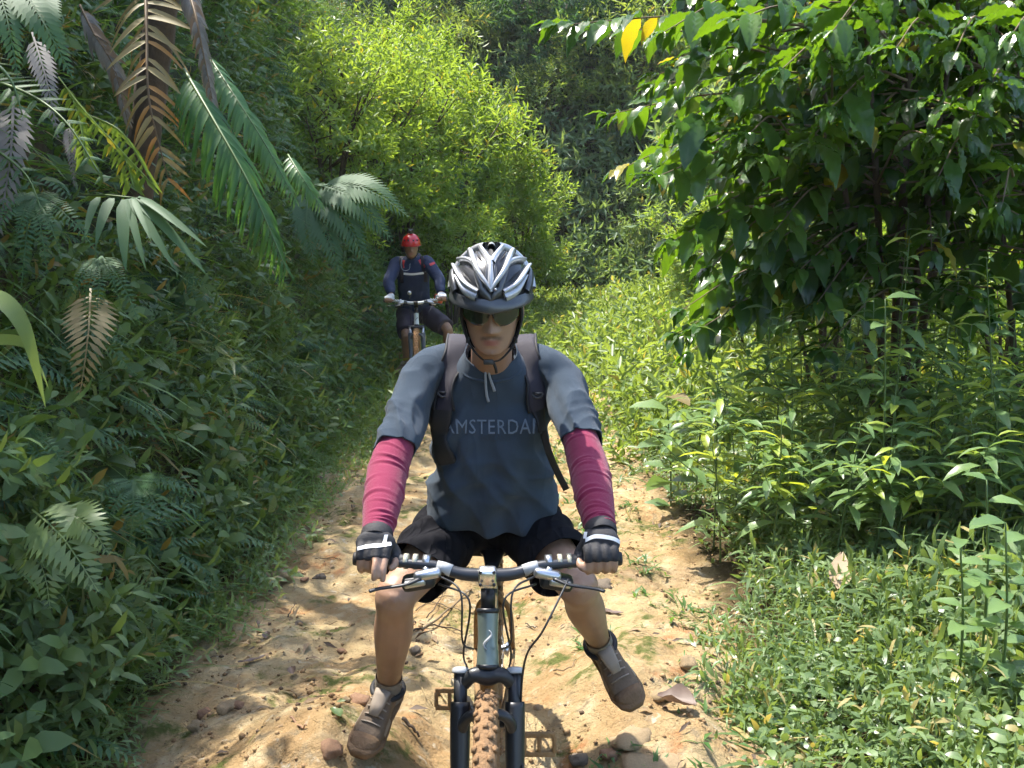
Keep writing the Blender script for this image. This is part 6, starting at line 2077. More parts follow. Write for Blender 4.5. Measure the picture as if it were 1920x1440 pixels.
# hems and collar: a doubled band along each open edge is left to the shell; sewn collar ring
g = Geo(); A = []
for i in range(41):
    a = 2 * math.pi * i / 40
    rd = Vector((math.cos(a), 0, 0)) + Vector((0, -0.78, -0.62)) * math.sin(a)
    o0 = spot(921, 680, 2.905)
    loc, nr_, _, _ = shirt_bvh.ray_cast(o0 + NKN * 0.0 + rd * 0.2, -rd)
    A.append((loc if loc is not None and (loc - o0).length < 0.12 else o0 + rd * 0.07))
for _ in range(3): A = [(A[i - 1] + A[i] * 2 + A[(i + 1) % len(A)]) / 4 for i in range(len(A))]
A.append(A[0])
g.tube(A, 0.0048, 8, cap=False); g.obj('collar', CLOTH_BLUE, shirt_o)

# printed words across the chest
def print_text(txt, px0, px1, py, hpx, mat, parent, name, arc=0.0, off=0.0022, bold=0.0):
    cu = bpy.data.curves.new('print', 'FONT'); cu.body = txt; cu.align_x = 'CENTER'; cu.size = 1.0; cu.resolution_u = 2; cu.offset = bold
    cu.space_character = 1.06
    o = bpy.data.objects.new('print', cu); COL.objects.link(o)
    dg = bpy.context.evaluated_depsgraph_get(); me = bpy.data.meshes.new_from_object(o.evaluated_get(dg)); bpy.data.objects.remove(o)
    bm = bmesh.new(); bm.from_mesh(me); bmesh.ops.triangulate(bm, faces=bm.faces); bmesh.ops.subdivide_edges(bm, edges=[e for e in bm.edges if e.calc_length() > 0.12], cuts=2); bmesh.ops.triangulate(bm, faces=bm.faces)
    xs_ = [v.co.x for v in bm.verts]; ys_ = [v.co.y for v in bm.verts]
    x0, x1, y0, y1 = min(xs_), max(xs_), min(ys_), max(ys_)
    for v in bm.verts:
        fx = (v.co.x - x0) / (x1 - x0); fy = (v.co.y - y0) / (y1 - y0)
        px = px0 + (px1 - px0) * fx; q = py + arc * (2 * fx - 1) ** 2 - hpx * (fy - 0.5)
        loc, nr = hit(shirt_bvh, px, q, off)
        v.co = loc if loc is not None else spot(px, q, 2.85)
    bm.to_mesh(me); bm.free()
    return link(name, me, mat, parent)


print_text('AMSTERDAM', 832, 1018, 801, 30, TEXT_DARK, shirt_o, 'lettering_outline', -2, 0.0030, 0.022)  # dark printed outline behind the pale letters
print_text('AMSTERDAM', 832, 1018, 800, 27, TEXT_GREY, shirt_o, 'lettering', -2, 0.0042, 0.0)
print_text('HOLLAND', 902, 956, 821, 12, TEXT_DARK, shirt_o, 'lettering', 0, 0.0030, 0.01)

# ---------------- shorts
sg = Geo()
loft(sg, [(pel.lerp(che, 0.34), (0.165, 0, 0), fwd * 0.125, 0.9, 2.3), (pel.lerp(che, 0.15), (0.185, 0, 0), fwd * 0.135, 0.9, 2.3), (pel, (0.192, 0, 0), fwd * 0.135, 1.0, 2.4), (pel - spn * 0.07 - fwd * 0.01, (0.165, 0, 0), fwd * 0.12, 1.0, 2.4), (pel - spn * 0.115 - fwd * 0.01, (0.10, 0, 0), fwd * 0.08, 1.0, 2.2)], 36)
for s, L_ in ((-1, 'L'), (1, 'R')):
    hp, kn_ = J['hip' + L_], J['kn' + L_]
    limb(sg, [(*hp, 0.105), (*hp.lerp(kn_, 0.35), 0.103), (*hp.lerp(kn_, 0.65), 0.100), (*(hp.lerp(kn_, 0.95) + Vector((0, 0, -0.012))), 0.102)], 26)
shorts = fuse(sg, 0.0075, 7)


def short_folds(V):
    x, y, z = V[:, 0] + 0.06, V[:, 1], V[:, 2]
    o_ = 0.006 * np.sin((y * 1.0 + z * 0.8) * 55 + 2 * np.sin(x * 18)) * sstep(0.03, 0.1, np.abs(x))
    return o_ + 0.004 * np.array([noise.noise(Vector((a * 13, b * 13, c_ * 13))) for a, b, c_ in V])


folds(shorts, short_folds)
for s, L_ in ((-1, 'L'), (1, 'R')):
    hp, kn_ = J['hip' + L_], J['kn' + L_]
    d = (kn_ - hp).normalized()
    cut(shorts, hp.lerp(kn_, 0.74), d + Vector((0, 0, -0.1)), hp.lerp(kn_, 1.0), 0.19)
shorts_o = link('shorts', shell(shorts, 0.003), CLOTH_BLACK, rider)
# pale side piping
for s, L_ in ((-1, 'L'), (1, 'R')):
    hp, kn_ = J['hip' + L_], J['kn' + L_]
    A = [hp.lerp(kn_, t) + Vector((s * 0.104, 0, 0.012)) for t in np.linspace(-0.1, 0.35, 8)]
    g = Geo(); V, Q, T = tube_data(A, [0.006] * 8, 8, True, 0.5); g.add(V, T, Q); g.obj('side_piping', REFLECT, shorts_o)

# ---------------- crimson arm sleeves with crossways wrinkles
for s, L_ in ((-1, 'L'), (1, 'R')):
    sh, el, wr = J['sh' + L_], J['el' + L_], J['wr' + L_]
    A = smooth_path([(*sh.lerp(el, 0.62), 0.046), (*sh.lerp(el, 0.8), 0.049), (*el, 0.0520), (*el.lerp(wr, 0.3), 0.0505), (*el.lerp(wr, 0.6), 0.046), (*el.lerp(wr, 0.85), 0.039), (*wr.lerp(el, 0.0), 0.0355)], 22)
    V, Q, T = tube_data([a[:3] for a in A], A[:, 3], 40, False)
    V = V.reshape(len(A), 40, 3); C = A[:, None, :3]
    rad = V - C; rl = np.linalg.norm(rad, axis=2, keepdims=True); rad = rad / rl
    th = np.linspace(0, 2 * np.pi, 40, endpoint=False)[None, :, None]; t = np.linspace(0, 1, len(A))[:, None, None]
    rw_ = np.random.default_rng(40 + s)
    wr_ = np.zeros((len(A), 40, 1))
    for tt in np.sort(rw_.uniform(0.12, 0.99, 26)):
        a0 = rw_.uniform(0, 6.28); sp_ = rw_.uniform(0.5, 1.3); wd = rw_.uniform(0.007, 0.014); am = rw_.uniform(0.0018, 0.0044)
        dth = np.angle(np.exp(1j * (th - a0)))
        tc_ = tt + rw_.uniform(-0.03, 0.03) * np.sin(th + a0) + 0.012 * np.cos(2 * th + a0)
        wr_ = wr_ + am * np.exp(-((t - tc_) / wd) ** 2) * np.exp(-(dth / sp_) ** 2)
        wr_ = wr_ - 0.5 * am * np.exp(-((t - tc_ - 1.6 * wd) / wd) ** 2) * np.exp(-(dth / sp_) ** 2)
    V = C + rad * (rl + wr_)
    g = Geo(); g.add(V.reshape(-1, 3), None, Q); g.obj('arm_sleeve', CLOTH_RED, rider)

# ---------------- gloves
for s in (-1, 1):
    gm = fuse(glv[s], 0.0034, 3)
    go = link('glove', gm, GLOVE, rider)
    gb = bvh_of(gm)
    if s < 0: lines = [([(655, 1037), (668, 1030), (690, 1025), (715, 1023), (733, 1020)], 0.0042), ([(724, 1003), (722, 1012), (720, 1022)], 0.0042)]
    else: lines = [([(1098, 1013), (1115, 1006), (1135, 1007), (1152, 1011), (1163, 1018)], 0.0048), ([(1102, 986), (1099, 998), (1097, 1010)], 0.0036)]
    for ln, hw_ in lines:
        Vs = []
        dense = smooth_path(ln, 6)
        for (px, py) in dense:
            for k_ in (-1, 0, 1):
                off = hw_ * FPX / 2.45 * k_
                horiz = abs(ln[0][0] - ln[-1][0]) > abs(ln[0][1] - ln[-1][1])
                loc, nr = hit(gb, px + (0 if horiz else off), py + (off if horiz else 0), 0.0016)
                Vs.append(loc)
        rows = [Vs[i * 3:i * 3 + 3] for i in range(len(dense))]
        rows = [r for r in rows if all(v is not None and (v - Vector(gl[0][0] if s < 0 else gl[1][0])).length < 0.2 for v in r)]
        if len(rows) > 2:
            g = Geo(); Q = []
            for i in range(len(rows) - 1): Q += [(i * 3, i * 3 + 1, i * 3 + 4, i * 3 + 3), (i * 3 + 1, i * 3 + 2, i * 3 + 5, i * 3 + 4)]
            g.add([tuple(v) for r in rows for v in r], None, Q); g.obj('reflective_strip', REFLECT, go)
    # cuff
    L_ = 'L' if s < 0 else 'R'
    wr, el = J['wr' + L_], J['el' + L_]
    d = (el - wr).normalized()
    g = Geo(); V, Q, T = tube_data([wr - d * 0.012, wr - d * 0.004, wr + d * 0.016, wr + d * 0.020], [0.036, 0.039, 0.0385, 0.0365], 22, False); g.add(V, None, Q); g.obj('cuff', GLOVE, go)

# ---------------- socks and shoes
def shoe(an, to, heel_dir, parent, s, panel=True):
    f = (to - an); ln = f.length; f.normalize()
    heel = an - f * 0.045 + heel_dir * 0.055
    toe = to + heel_dir * 0.012
    ff = (toe - heel); L = max(0.25, ff.length); ff.normalize()
    up = -heel_dir; up = (up - ff * up.dot(ff)).normalized(); lat = ff.cross(up)
    g = Geo(); rings = []
    for t, w_, h_ in ((0.0, 0.018, 0.020), (0.04, 0.032, 0.042), (0.18, 0.036, 0.055), (0.36, 0.037, 0.050), (0.55, 0.043, 0.036), (0.74, 0.047, 0.027), (0.9, 0.038, 0.021), (0.98, 0.020, 0.013)):
        rings.append((heel + ff * L * t + up * (h_ * 0.85), lat * w_, up * h_, 0.85, 2.5))
    loft(g, rings, 22); me = fuse(g, 0.005, 3); so = link('shoe', me, SHOE, parent)
    g = Geo(); rings = []
    for t, w_ in ((0.0, 0.02), (0.05, 0.036), (0.2, 0.039), (0.4, 0.038), (0.6, 0.046), (0.78, 0.049), (0.93, 0.038), (1.0, 0.02)):
        rings.append((heel + ff * L * (t * 1.03 - 0.015) + up * (0.004 + 0.01 * (t > 0.9)), lat * (w_ + 0.005), up * 0.015, 1.0, 3.5))
    loft(g, rings, 22); g.obj('sole', SOLE, so)
    g = Geo()
    for k_ in range(4):
        t = 0.42 + 0.085 * k_
        A = [heel + ff * L * t + up * (0.085 - 0.095 * (t - 0.4)) * 1.0 + lat * x + up * (-6.5 * x * x) for x in np.linspace(-0.030, 0.030, 7)]
        V, Q, T = tube_data(A, [0.0032] * 7, 6, True, 0.6); g.add(V, T, Q)
    g.obj('lace', SHOE_LIGHT, so)
    g = Geo(); rings = []                                               # rubber toe cap
    for t, w_, h_ in ((0.80, 0.0455, 0.026), (0.9, 0.0395, 0.0225), (0.97, 0.0235, 0.0165), (1.0, 0.008, 0.008)):
        rings.append((heel + ff * L * t + up * (h_ * 0.85), lat * w_, up * h_, 0.85, 2.5))
    loft(g, rings, 22); g.obj('toe_cap', SOLE, so)
    A = [an + f * 0.0 - up * 0.0 + (lat * math.cos(a) * 0.045 + ff * math.sin(a) * 0.052) + up * (0.018 + 0.012 * math.sin(a)) for a in np.linspace(0, 2 * math.pi, 25)]
    g = Geo(); g.tube(A, 0.0085, 8, cap=False); g.obj('collar', STRAPEDGE, so)
    A = [heel + ff * L * t + up * (0.098 - 0.10 * (t - 0.36)) for t in (0.33, 0.40, 0.50, 0.62)]
    g = Geo(); V, Q, T = tube_data(A, [0.024, 0.023, 0.021, 0.014], 10, True, 0.3, up=tuple(up)); g.add(V, T, Q); g.obj('tongue', SHOE_LIGHT, so)
    g = Geo(); rings = []
    for t, w_, h_ in ((0.50, 0.0445, 0.030), (0.62, 0.0475, 0.026), (0.70, 0.0480, 0.022)):
        rings.append((heel + ff * L * t + up * (h_ * 0.85), lat * (w_ + 0.001), up * (h_ + 0.001), 0.85, 2.5))
    loft(g, rings, 22, cap=False); g.obj('pale_panel', SHOE_LIGHT, so)
    return so


for s, L_ in ((-1, 'L'), (1, 'R')):
    an, to, kn_ = J['an' + L_], J['to' + L_], J['kn' + L_]
    shin = (an - kn_).normalized()
    shoe(an, to, shin, rider, s)
    A = smooth_path([(*(an - shin * 0.075), 0.0395), (*(an - shin * 0.05), 0.0400), (*(an - shin * 0.02), 0.0400), (*(an + shin * 0.015), 0.043)], 8)
    g = Geo(); V, Q, T = tube_data([a[:3] for a in A], A[:, 3] * (1 + 0.02 * np.sin(np.arange(len(A)) * 1.9)), 22, False); g.add(V, None, Q); g.obj('sock', SOCK, rider)

# ---------------- backpack: straps over the shoulders, pack on the back
pack = thing('backpack', 'black backpack with purple-black padded shoulder straps on the near rider', 'backpack', tuple(che - fwd * 0.2))
bk = -fwd
g = Geo(); rings = []
for t, w_, d_ in ((0.02, 0.10, 0.03), (0.1, 0.14, 0.07), (0.4, 0.15, 0.085), (0.75, 0.145, 0.08), (0.98, 0.12, 0.06), (1.06, 0.06, 0.02)):
    rings.append((pel.lerp(che, t) + bk * (0.155 + d_ * 0.5), (w_, 0, 0), bk * d_, 1.0, 3.0))
loft(g, rings, 32); link('pack_body', fuse(g, 0.010, 3), STRAP, pack)


def ribbon(line, halfw, bvh, off, thick, mat, parent, name, back_pts=None, k=7):
    """padded strap laid on a surface along a line of bearings; halfw in metres"""
    dense = smooth_path(line, k)
    rows = []
    for i, (px, py) in enumerate(dense):
        loc, nr = hit(bvh, px, py, off)
        if loc is None: continue
        rows.append([loc, nr])
    pts = [r[0] for r in rows]
    # smooth
    for _ in range(4):
        q = [p.copy() for p in pts]
        for i in range(1, len(pts) - 1): q[i] = (pts[i - 1] + pts[i] * 2 + pts[i + 1]) / 4
        pts = q
    if back_pts: pts = back_pts + pts; rows = [[p, Vector((0, -0.3, 1)).normalized()] for p in back_pts] + rows
    pts_n = len(pts)
    nrm = [r[1] for r in rows]
    for _ in range(6):
        nrm = [((nrm[max(0, i - 1)] + nrm[i] + nrm[min(pts_n - 1, i + 1)]) / 3).normalized() for i in range(pts_n)]
    V = []; Q = []
    prof = [(-1, 0), (-0.96, 0.75), (-0.6, 1.0), (0, 1.08), (0.6, 1.0), (0.96, 0.75), (1, 0), (0.5, -0.5), (-0.5, -0.5)]
    hwv = np.broadcast_to(np.interp(np.linspace(0, 1, pts_n), np.linspace(0, 1, len(np.atleast_1d(halfw))), np.atleast_1d(halfw)), (pts_n,))
    for i in range(pts_n):
        t = (pts[min(i + 1, pts_n - 1)] - pts[max(0, i - 1)]).normalized(); nn = (nrm[i] - t * nrm[i].dot(t)).normalized(); lat = t.cross(nn)
        for a, b_ in prof: V.append(pts[i] + lat * a * hwv[i] + nn * b_ * thick)
        if i:
            m_ = len(prof)
            for k_ in range(m_): Q.append(((i - 1) * m_ + k_, (i - 1) * m_ + (k_ + 1) % m_, i * m_ + (k_ + 1) % m_, i * m_ + k_))
    g = Geo(); g.add([tuple(v) for v in V], None, Q)
    return g.obj(name, mat, parent), pts, nrm


for s in (-1, 1):
    if s < 0:
        line = [(866, 630), (858, 648), (847, 690), (840, 730), (835, 768)]; low = [(832, 765), (826, 800), (830, 840), (842, 868)]; bx_ = 860
    else:
        line = [(978, 630), (985, 648), (996, 690), (1002, 730), (1006, 768)]; low = [(1006, 765), (1010, 790), (1014, 808)]; bx_ = 987
    top0, nr0 = hit(shirt_bvh, line[1][0], line[1][1], 0.0)
    backp = [top0 + Vector((0, 0.16, -0.10)), top0 + Vector((0, 0.12, -0.02)), top0 + Vector((0, 0.06, 0.018))]
    so, pts, nr = ribbon(line[1:], [0.031, 0.032, 0.031, 0.027], shirt_bvh, 0.006, 0.008, STRAP, pack, 'shoulder_strap', backp)
    # stitched edge binding
    for e in (-1, 1):
        A = []
        for i in range(len(pts)):
            t = (pts[min(i + 1, len(pts) - 1)] - pts[max(0, i - 1)]).normalized(); nn = (nr[i] - t * nr[i].dot(t)).normalized(); A.append(pts[i] + t.cross(nn) * e * 0.0305 + nn * 0.005)
        g = Geo(); g.tube(A, 0.0038, 6); g.obj('binding', STRAPEDGE, so)
    ribbon(low, [0.030, 0.032, 0.030] if s < 0 else [0.022, 0.018], shirt_bvh, 0.005, 0.006, STRAPEDGE, pack, 'lower_strap')
    # buckle: D ring
    c_, nn = hit(shirt_bvh, (line[-2][0]), 737, 0.018)
    A = [c_ + Vector((math.cos(a) * 0.014, 0, 0)) + cU * (math.sin(a) * 0.013) for a in np.linspace(-math.pi, 0, 12)]
    g = Geo(); g.tube(A, 0.0032, 7); g.tube([A[0], A[-1]], 0.0032, 7); g.obj('buckle', BUCKLE, pack)
# loose webbing on the right
p0, _ = hit(shirt_bvh, 1015, 805, 0.004)
A = smooth_path([p0, spot(1030, 850, 2.93), spot(1045, 885, 2.97), spot(1062, 918, 3.0)], 6)
g = Geo(); V, Q, T = tube_data(A, [0.010] * len(A), 8, True, 0.15, up=(0, 1, 0)); g.add(V, T, Q); g.obj('webbing', STRAPEDGE, pack)

# hood cords hanging at the collar: two pale strips
cords = thing('neck_cord', 'pale grey cord ends hanging at the rider\'s collar', 'cord', tuple(spot(915, 715, 2.8)))
for pts in ([(911, 690), (911, 712), (913, 738), (916, 752)], [(915, 690), (919, 708), (924, 722), (927, 732)]):
    A = []
    for (px, py) in smooth_path(pts, 5):
        loc, nr = hit(shirt_bvh, px, py, 0.006)
        A.append(loc if loc is not None else spot(px, py, 2.82))
    g = Geo(); V, Q, T = tube_data(A, np.linspace(0.003, 0.0042, len(A)), 8, True, 0.4); g.add(V, T, Q); g.obj('cord_end', plain('grey_cord', (0.25, 0.27, 0.30), 0.7), cords)
# ================================================================== silver helmet, straps and sunglasses of the near rider
SILVER = plain('silver_helmet_paint', (0.50, 0.51, 0.53), 0.34, 0.45, var=0.10, scale=30, coat=0.5)
GUNMETAL = plain('gunmetal_helmet', (0.085, 0.088, 0.095), 0.32, 0.45, var=0.2, scale=30, coat=0.3)
SHELLDARK = plain('dark_shell', (0.040, 0.041, 0.046), 0.35, 0.3, var=0.2, coat=0.3)
FOAM = plain('black_foam', (0.014, 0.014, 0.016), 0.7)
LENS = plain('dark_lens', (0.012, 0.016, 0.012), 0.06, 0.0, spec=0.9, var=0.05, coat=0.6)
FRAME = plain('black_glossy_frame', (0.02, 0.02, 0.022), 0.2)
HIGHLIGHT_G = plain('grey_green_highlight', (0.16, 0.19, 0.18), 0.3)

helmet = thing('bicycle_helmet', 'silver and black vented bicycle helmet on the near rider', 'helmet', tuple(HEAD_C + Vector((0, 0, 0.03))))
HC = HEAD_C + (MH.to_3x3() @ Vector((0, -0.004, 0.050)))
HM = Matrix.Translation(HC) @ MH.to_3x3().to_4x4()
RX, RYF, RYB, RZ = 0.112, 0.128, 0.148, 0.104


def ell(lon, lat, k=1.0):
    """point of the helmet's egg: lon 0 = front, lat 0 = rim"""
    y = math.cos(lon); x = math.sin(lon)
    c_ = math.cos(lat)
    return HM @ (Vector((x * c_ * RX, y * c_ * (RYF if y > 0 else RYB), math.sin(lat) * RZ)) * k)


# inner foam shell
g = Geo(); V = []; Q = []
nl, nt_ = 72, 30
for j in range(nt_ + 1):
    for i in range(nl):
        lon = 2 * math.pi * i / nl
        lo_ = -0.28 + 0.26 * math.cos(lon)
        V.append(ell(lon, lo_ + (math.pi / 2 - lo_) * j / nt_, 0.93))
        if j: Q.append(((j - 1) * nl + i, (j - 1) * nl + (i + 1) % nl, j * nl + (i + 1) % nl, j * nl + i))
g.add([tuple(v) for v in V], None, Q)
me = g.mesh('inner_shell')
link('inner_shell', evaluate(me, [('SOLIDIFY', dict(thickness=0.012, offset=1.0))]), SHELLDARK, helmet)
# outer egg used as the surface on which ribs lie
g = Geo(); V = []; Q = []
for j in range(nt_ + 1):
    lat = -0.35 + (math.pi / 2 + 0.35) * j / nt_
    for i in range(nl):
        V.append(ell(2 * math.pi * i / nl, lat, 1.0))
        if j: Q.append(((j - 1) * nl + i, (j - 1) * nl + (i + 1) % nl, j * nl + (i + 1) % nl, j * nl + i))
g.add([tuple(v) for v in V], None, Q); me = g.mesh('egg'); egg = bvh_of(me); bpy.data.meshes.remove(me)
HMi = HM.inverted()


def zpix(x, y): return (780 + x / 4.8, 430 + y / 4.8)


def rib(pts2, hw_, th, mat, name, lift=0.0, both=True, local=None):
    """raised rib along bearings read on the left half of the helmet, mirrored to the right half"""
    if local is None:
        P_ = []
        for (x, y) in smooth_path(pts2, 5):
            loc, nr = hit(egg, *zpix(x, y))
            if loc is not None: P_.append(HMi @ loc)
    else:
        P_ = local
    if len(P_) < 3: return
    for _ in range(2): P_ = [P_[0]] + [(P_[i - 1] + P_[i] * 2 + P_[i + 1]) / 4 for i in range(1, len(P_) - 1)] + [P_[-1]]
    n_ = len(P_)
    hwv = np.interp(np.linspace(0, 1, n_), np.linspace(0, 1, len(np.atleast_1d(hw_))), np.atleast_1d(hw_))
    for mir in ((1, -1) if both else (1,)):
        V = []; Q = []
        prof = [(-1, -0.9), (-0.95, 0.25), (-0.55, 0.85), (0, 1.0), (0.55, 0.85), (0.95, 0.25), (1, -0.9)]
        for i in range(n_):
            p = P_[i]; t = (P_[min(i + 1, n_ - 1)] - P_[max(0, i - 1)]).normalized()
            nn = Vector((p.x / RX ** 2, p.y / (RYF if p.y > 0 else RYB) ** 2, p.z / RZ ** 2)).normalized(); lat = t.cross(nn).normalized()
            for a, b_ in prof:
                q = p + lat * a * hwv[i] + nn * (b_ * th + lift)
                V.append(HM @ Vector((q.x * mir, q.y, q.z)))
            if i:
                m_ = len(prof)
                for k_ in range(m_ - 1): Q.append(((i - 1) * m_ + k_, (i - 1) * m_ + k_ + 1, i * m_ + k_ + 1, i * m_ + k_))
                Q.append(((i - 1) * m_ + m_ - 1, (i - 1) * m_, i * m_, i * m_ + m_ - 1))
        g = Geo(); g.add([tuple(v) for v in V], None, Q); g.obj(name, mat, helmet)


# pieces of the shell seen from the front (left half; the centre line is x = 675)
rib([(675, 560), (674, 480), (672, 400), (668, 330), (664, 270)], [0.005, 0.008, 0.007, 0.010], 0.010, SILVER, 'rib', 0.002, both=False)
rib([(664, 300), (640, 250), (605, 200), (570, 150), (550, 125)], [0.009, 0.008, 0.007, 0.006], 0.010, SILVER, 'rib', 0.001)
rib([(672, 545), (635, 490), (585, 420), (545, 350), (520, 280), (500, 215), (470, 165)], [0.004, 0.006, 0.007, 0.008, 0.007], 0.010, SILVER, 'rib', 0.003)
rib([(545, 350), (510, 300), (460, 275), (400, 275), (345, 300)], [0.006, 0.006, 0.005], 0.009, SILVER, 'rib', 0.001)
rib([(560, 560), (490, 520), (430, 470), (390, 410), (360, 350), (338, 300)], [0.006, 0.006, 0.006, 0.005], 0.010, SILVER, 'rib', 0.002)
rib([(500, 215), (450, 190), (400, 200), (360, 240), (335, 285)], [0.005, 0.005, 0.006], 0.009, GUNMETAL, 'rib', 0.000)
rib([(545, 610), (480, 580), (430, 540), (395, 480), (365, 420)], [0.013, 0.011, 0.007, 0.003], 0.008, SILVER, 'blade', 0.001)
rib([(585, 540), (570, 470), (545, 400), (520, 340)], [0.007, 0.010, 0.008, 0.004], 0.006, GUNMETAL, 'panel', -0.002)
rib([(655, 520), (640, 440), (635, 380), (640, 320)], [0.005, 0.006, 0.006, 0.004], 0.005, GUNMETAL, 'panel', -0.001)
rib([(330, 350), (320, 420), (330, 500), (350, 560)], [0.010, 0.013, 0.014, 0.010], 0.006, GUNMETAL, 'side_panel', 0.000)
for (x, y, rx_, ry_, tilt) in ((592, 405, 22, 62, 0.32), (455, 420, 30, 62, 0.62), (430, 235, 40, 28, 0.2), (560, 225, 18, 40, 0.5), (672, 215, 26, 40, 0.0)):
    V = []; T = []
    for i in range(25):
        a = 2 * math.pi * i / 24; ex = math.cos(a) * rx_; ey = math.sin(a) * ry_
        qx = x + ex * math.cos(tilt) + ey * math.sin(tilt) * 1.0; qy = y - ex * math.sin(tilt) * -1.0 + ey * math.cos(tilt)
        loc, nr = hit(egg, *zpix(qx, qy), -0.0005) if i < 24 else hit(egg, *zpix(x, y), -0.0025)
        V.append(HMi @ loc if loc is not None else None)
    if any(v is None for v in V): continue
    for i in range(24): T.append((24, i, (i + 1) % 24))
    for mir in ((1, -1) if x != 672 else (1,)):
        g = Geo(); g.add([tuple(HM @ Vector((v.x * mir, v.y, v.z))) for v in V], T if mir == 1 else [t[::-1] for t in T]); g.obj('vent', FOAM, helmet)
rib([(672, 640), (640, 600), (600, 560), (575, 520)], [0.004, 0.010, 0.012, 0.008], 0.006, GUNMETAL, 'panel', -0.001)
# rim all round and long ribs over the back
rim = [HMi @ ell(a, -0.25 + 0.25 * math.cos(a), 1.0) for a in np.linspace(0.95, 2 * math.pi - 0.95, 51)]
rib(None, [0.012, 0.012], 0.005, GUNMETAL, 'rim', -0.004, both=False, local=rim)
for lon0, w_ in ((0.35, 0.012), (0.8, 0.012), (1.25, 0.013)):
    loc_ = []
    for t in np.linspace(0.12, 1, 16):
        a = math.pi - lon0 * (0.35 + 0.65 * t); la = 1.45 - 1.6 * t
        loc_.append(HMi @ ell(a, la, 1.0))
    rib(None, [w_ * 0.6, w_, w_ * 1.1], 0.010, SILVER if lon0 != 0.8 else GUNMETAL, 'rib', 0.001, local=loc_)
loc_ = [HMi @ ell(math.pi, la, 1.0) for la in np.linspace(1.5, -0.1, 14)]
rib(None, [0.010, 0.012], 0.010, SILVER, 'rib', 0.001, both=False, local=loc_)
# peak over the brow
g = Geo(); V = []; Q = []
n_ = 25
for i in range(n_):
    a = -1.25 + 2.5 * i / (n_ - 1)
    k_ = math.cos(a) ** 0.8
    b0 = HMi @ ell(a, 0.12, 0.985); b1 = HMi @ ell(a, 0.02 - 0.06 * abs(a), 1.0)
    tip = Vector((b1.x * (1.02), b1.y + 0.024 * k_, b1.z - 0.006 - 0.012 * (1 - abs(a) / 1.25) + 0.005 * (abs(math.sin(a * 3)))))
    for p in (b0, (b0 + b1) / 2 + Vector((0, 0.006, 0.001)), b1 + Vector((0, 0.006, 0)), tip, tip - Vector((0, 0.004, 0.005)), b1 - Vector((0, 0.004, 0.008))):
        V.append(HM @ p)
    if i:
        for k2 in range(5): Q.append(((i - 1) * 6 + k2, (i - 1) * 6 + k2 + 1, i * 6 + k2 + 1, i * 6 + k2))
g.add([tuple(v) for v in V], None, Q); g.obj('peak', GUNMETAL, helmet)
for (x, y) in ((712, 545), (805, 605)):
    loc, nr = hit(egg, *zpix(x, y), 0.012)
    if loc is None: continue
    g = Geo(); ball(g, loc, 0.0035); g.obj('rivet', SILVER, helmet)
# straps along the cheeks and under the chin
for s in (-1, 1):
    L_ = [(0.076, 0.022, 0.012), (0.0775, 0.022, -0.02), (0.0715, 0.026, -0.05), (0.062, 0.036, -0.078), (0.046, 0.052, -0.102), (0.022, 0.066, -0.122), (0.0, 0.070, -0.126)]
    pts = [MH @ Vector((x * s, y, z)) for x, y, z in L_]
    A = smooth_path(pts, 6); g = Geo(); w_ = np.interp(np.linspace(0, 1, len(A)), [0, 0.3, 0.6, 1], [0.017, 0.016, 0.011, 0.007])
    V, Q, T = tube_data(A, w_, 8, True, 0.28, up=(s, 0, 0)); g.add(V, T, Q); g.obj('chin_strap', FOAM, helmet)
    L_ = [(0.079, -0.03, 0.01), (0.078, -0.015, -0.02), (0.072, 0.012, -0.055), (0.062, 0.034, -0.078)]
    A = smooth_path([MH @ Vector((x * s, y, z)) for x, y, z in L_], 6); g = Geo(); V, Q, T = tube_data(A, [0.009] * len(A), 8, True, 0.3, up=(s, 0, 0)); g.add(V, T, Q); g.obj('rear_strap', FOAM, helmet)
    g = Geo(); box(g, MH @ Vector((s * 0.062, 0.036, -0.079)), (0.010, 0.012, 0.016), None, 0.002); g.obj('strap_slider', BUCKLE, helmet)
g = Geo(); box(g, MH @ Vector((0.008, 0.074, -0.125)), (0.026, 0.012, 0.014), None, 0.003); g.obj('buckle', BUCKLE, helmet)
A = smooth_path([MH @ Vector((-0.004, 0.075, -0.124)), MH @ Vector((-0.010, 0.072, -0.142)), MH @ Vector((-0.012, 0.066, -0.158))], 5); g = Geo(); g.tube(A, 0.004, 6); g.obj('strap_end', FOAM, helmet)
# thin skull cap under the helmet, showing at the temples
g = Geo(); rings = []
for z, k_ in ((-0.012, 1.0), (0.02, 1.02), (0.055, 1.03), (0.085, 1.02), (0.105, 0.8)):
    w_ = np.interp(z, [-.01, .03, .07, .09, .104, .112], [.072, .075, .067, .052, .03, .004]) * k_ + 0.004
    rings.append((MH @ Vector((0, -0.020, z)), MH.to_3x3() @ Vector((w_, 0, 0)), MH.to_3x3() @ Vector((0, 0.070 * k_ if z < 0.04 else 0.1 * (w_ / 0.08), 0)), 1.18, 2.2))
loft(g, rings, 32); g.obj('hair', plain('black_hair', (0.012, 0.011, 0.010), 0.5, bump=0.5, bscale=300), rider)

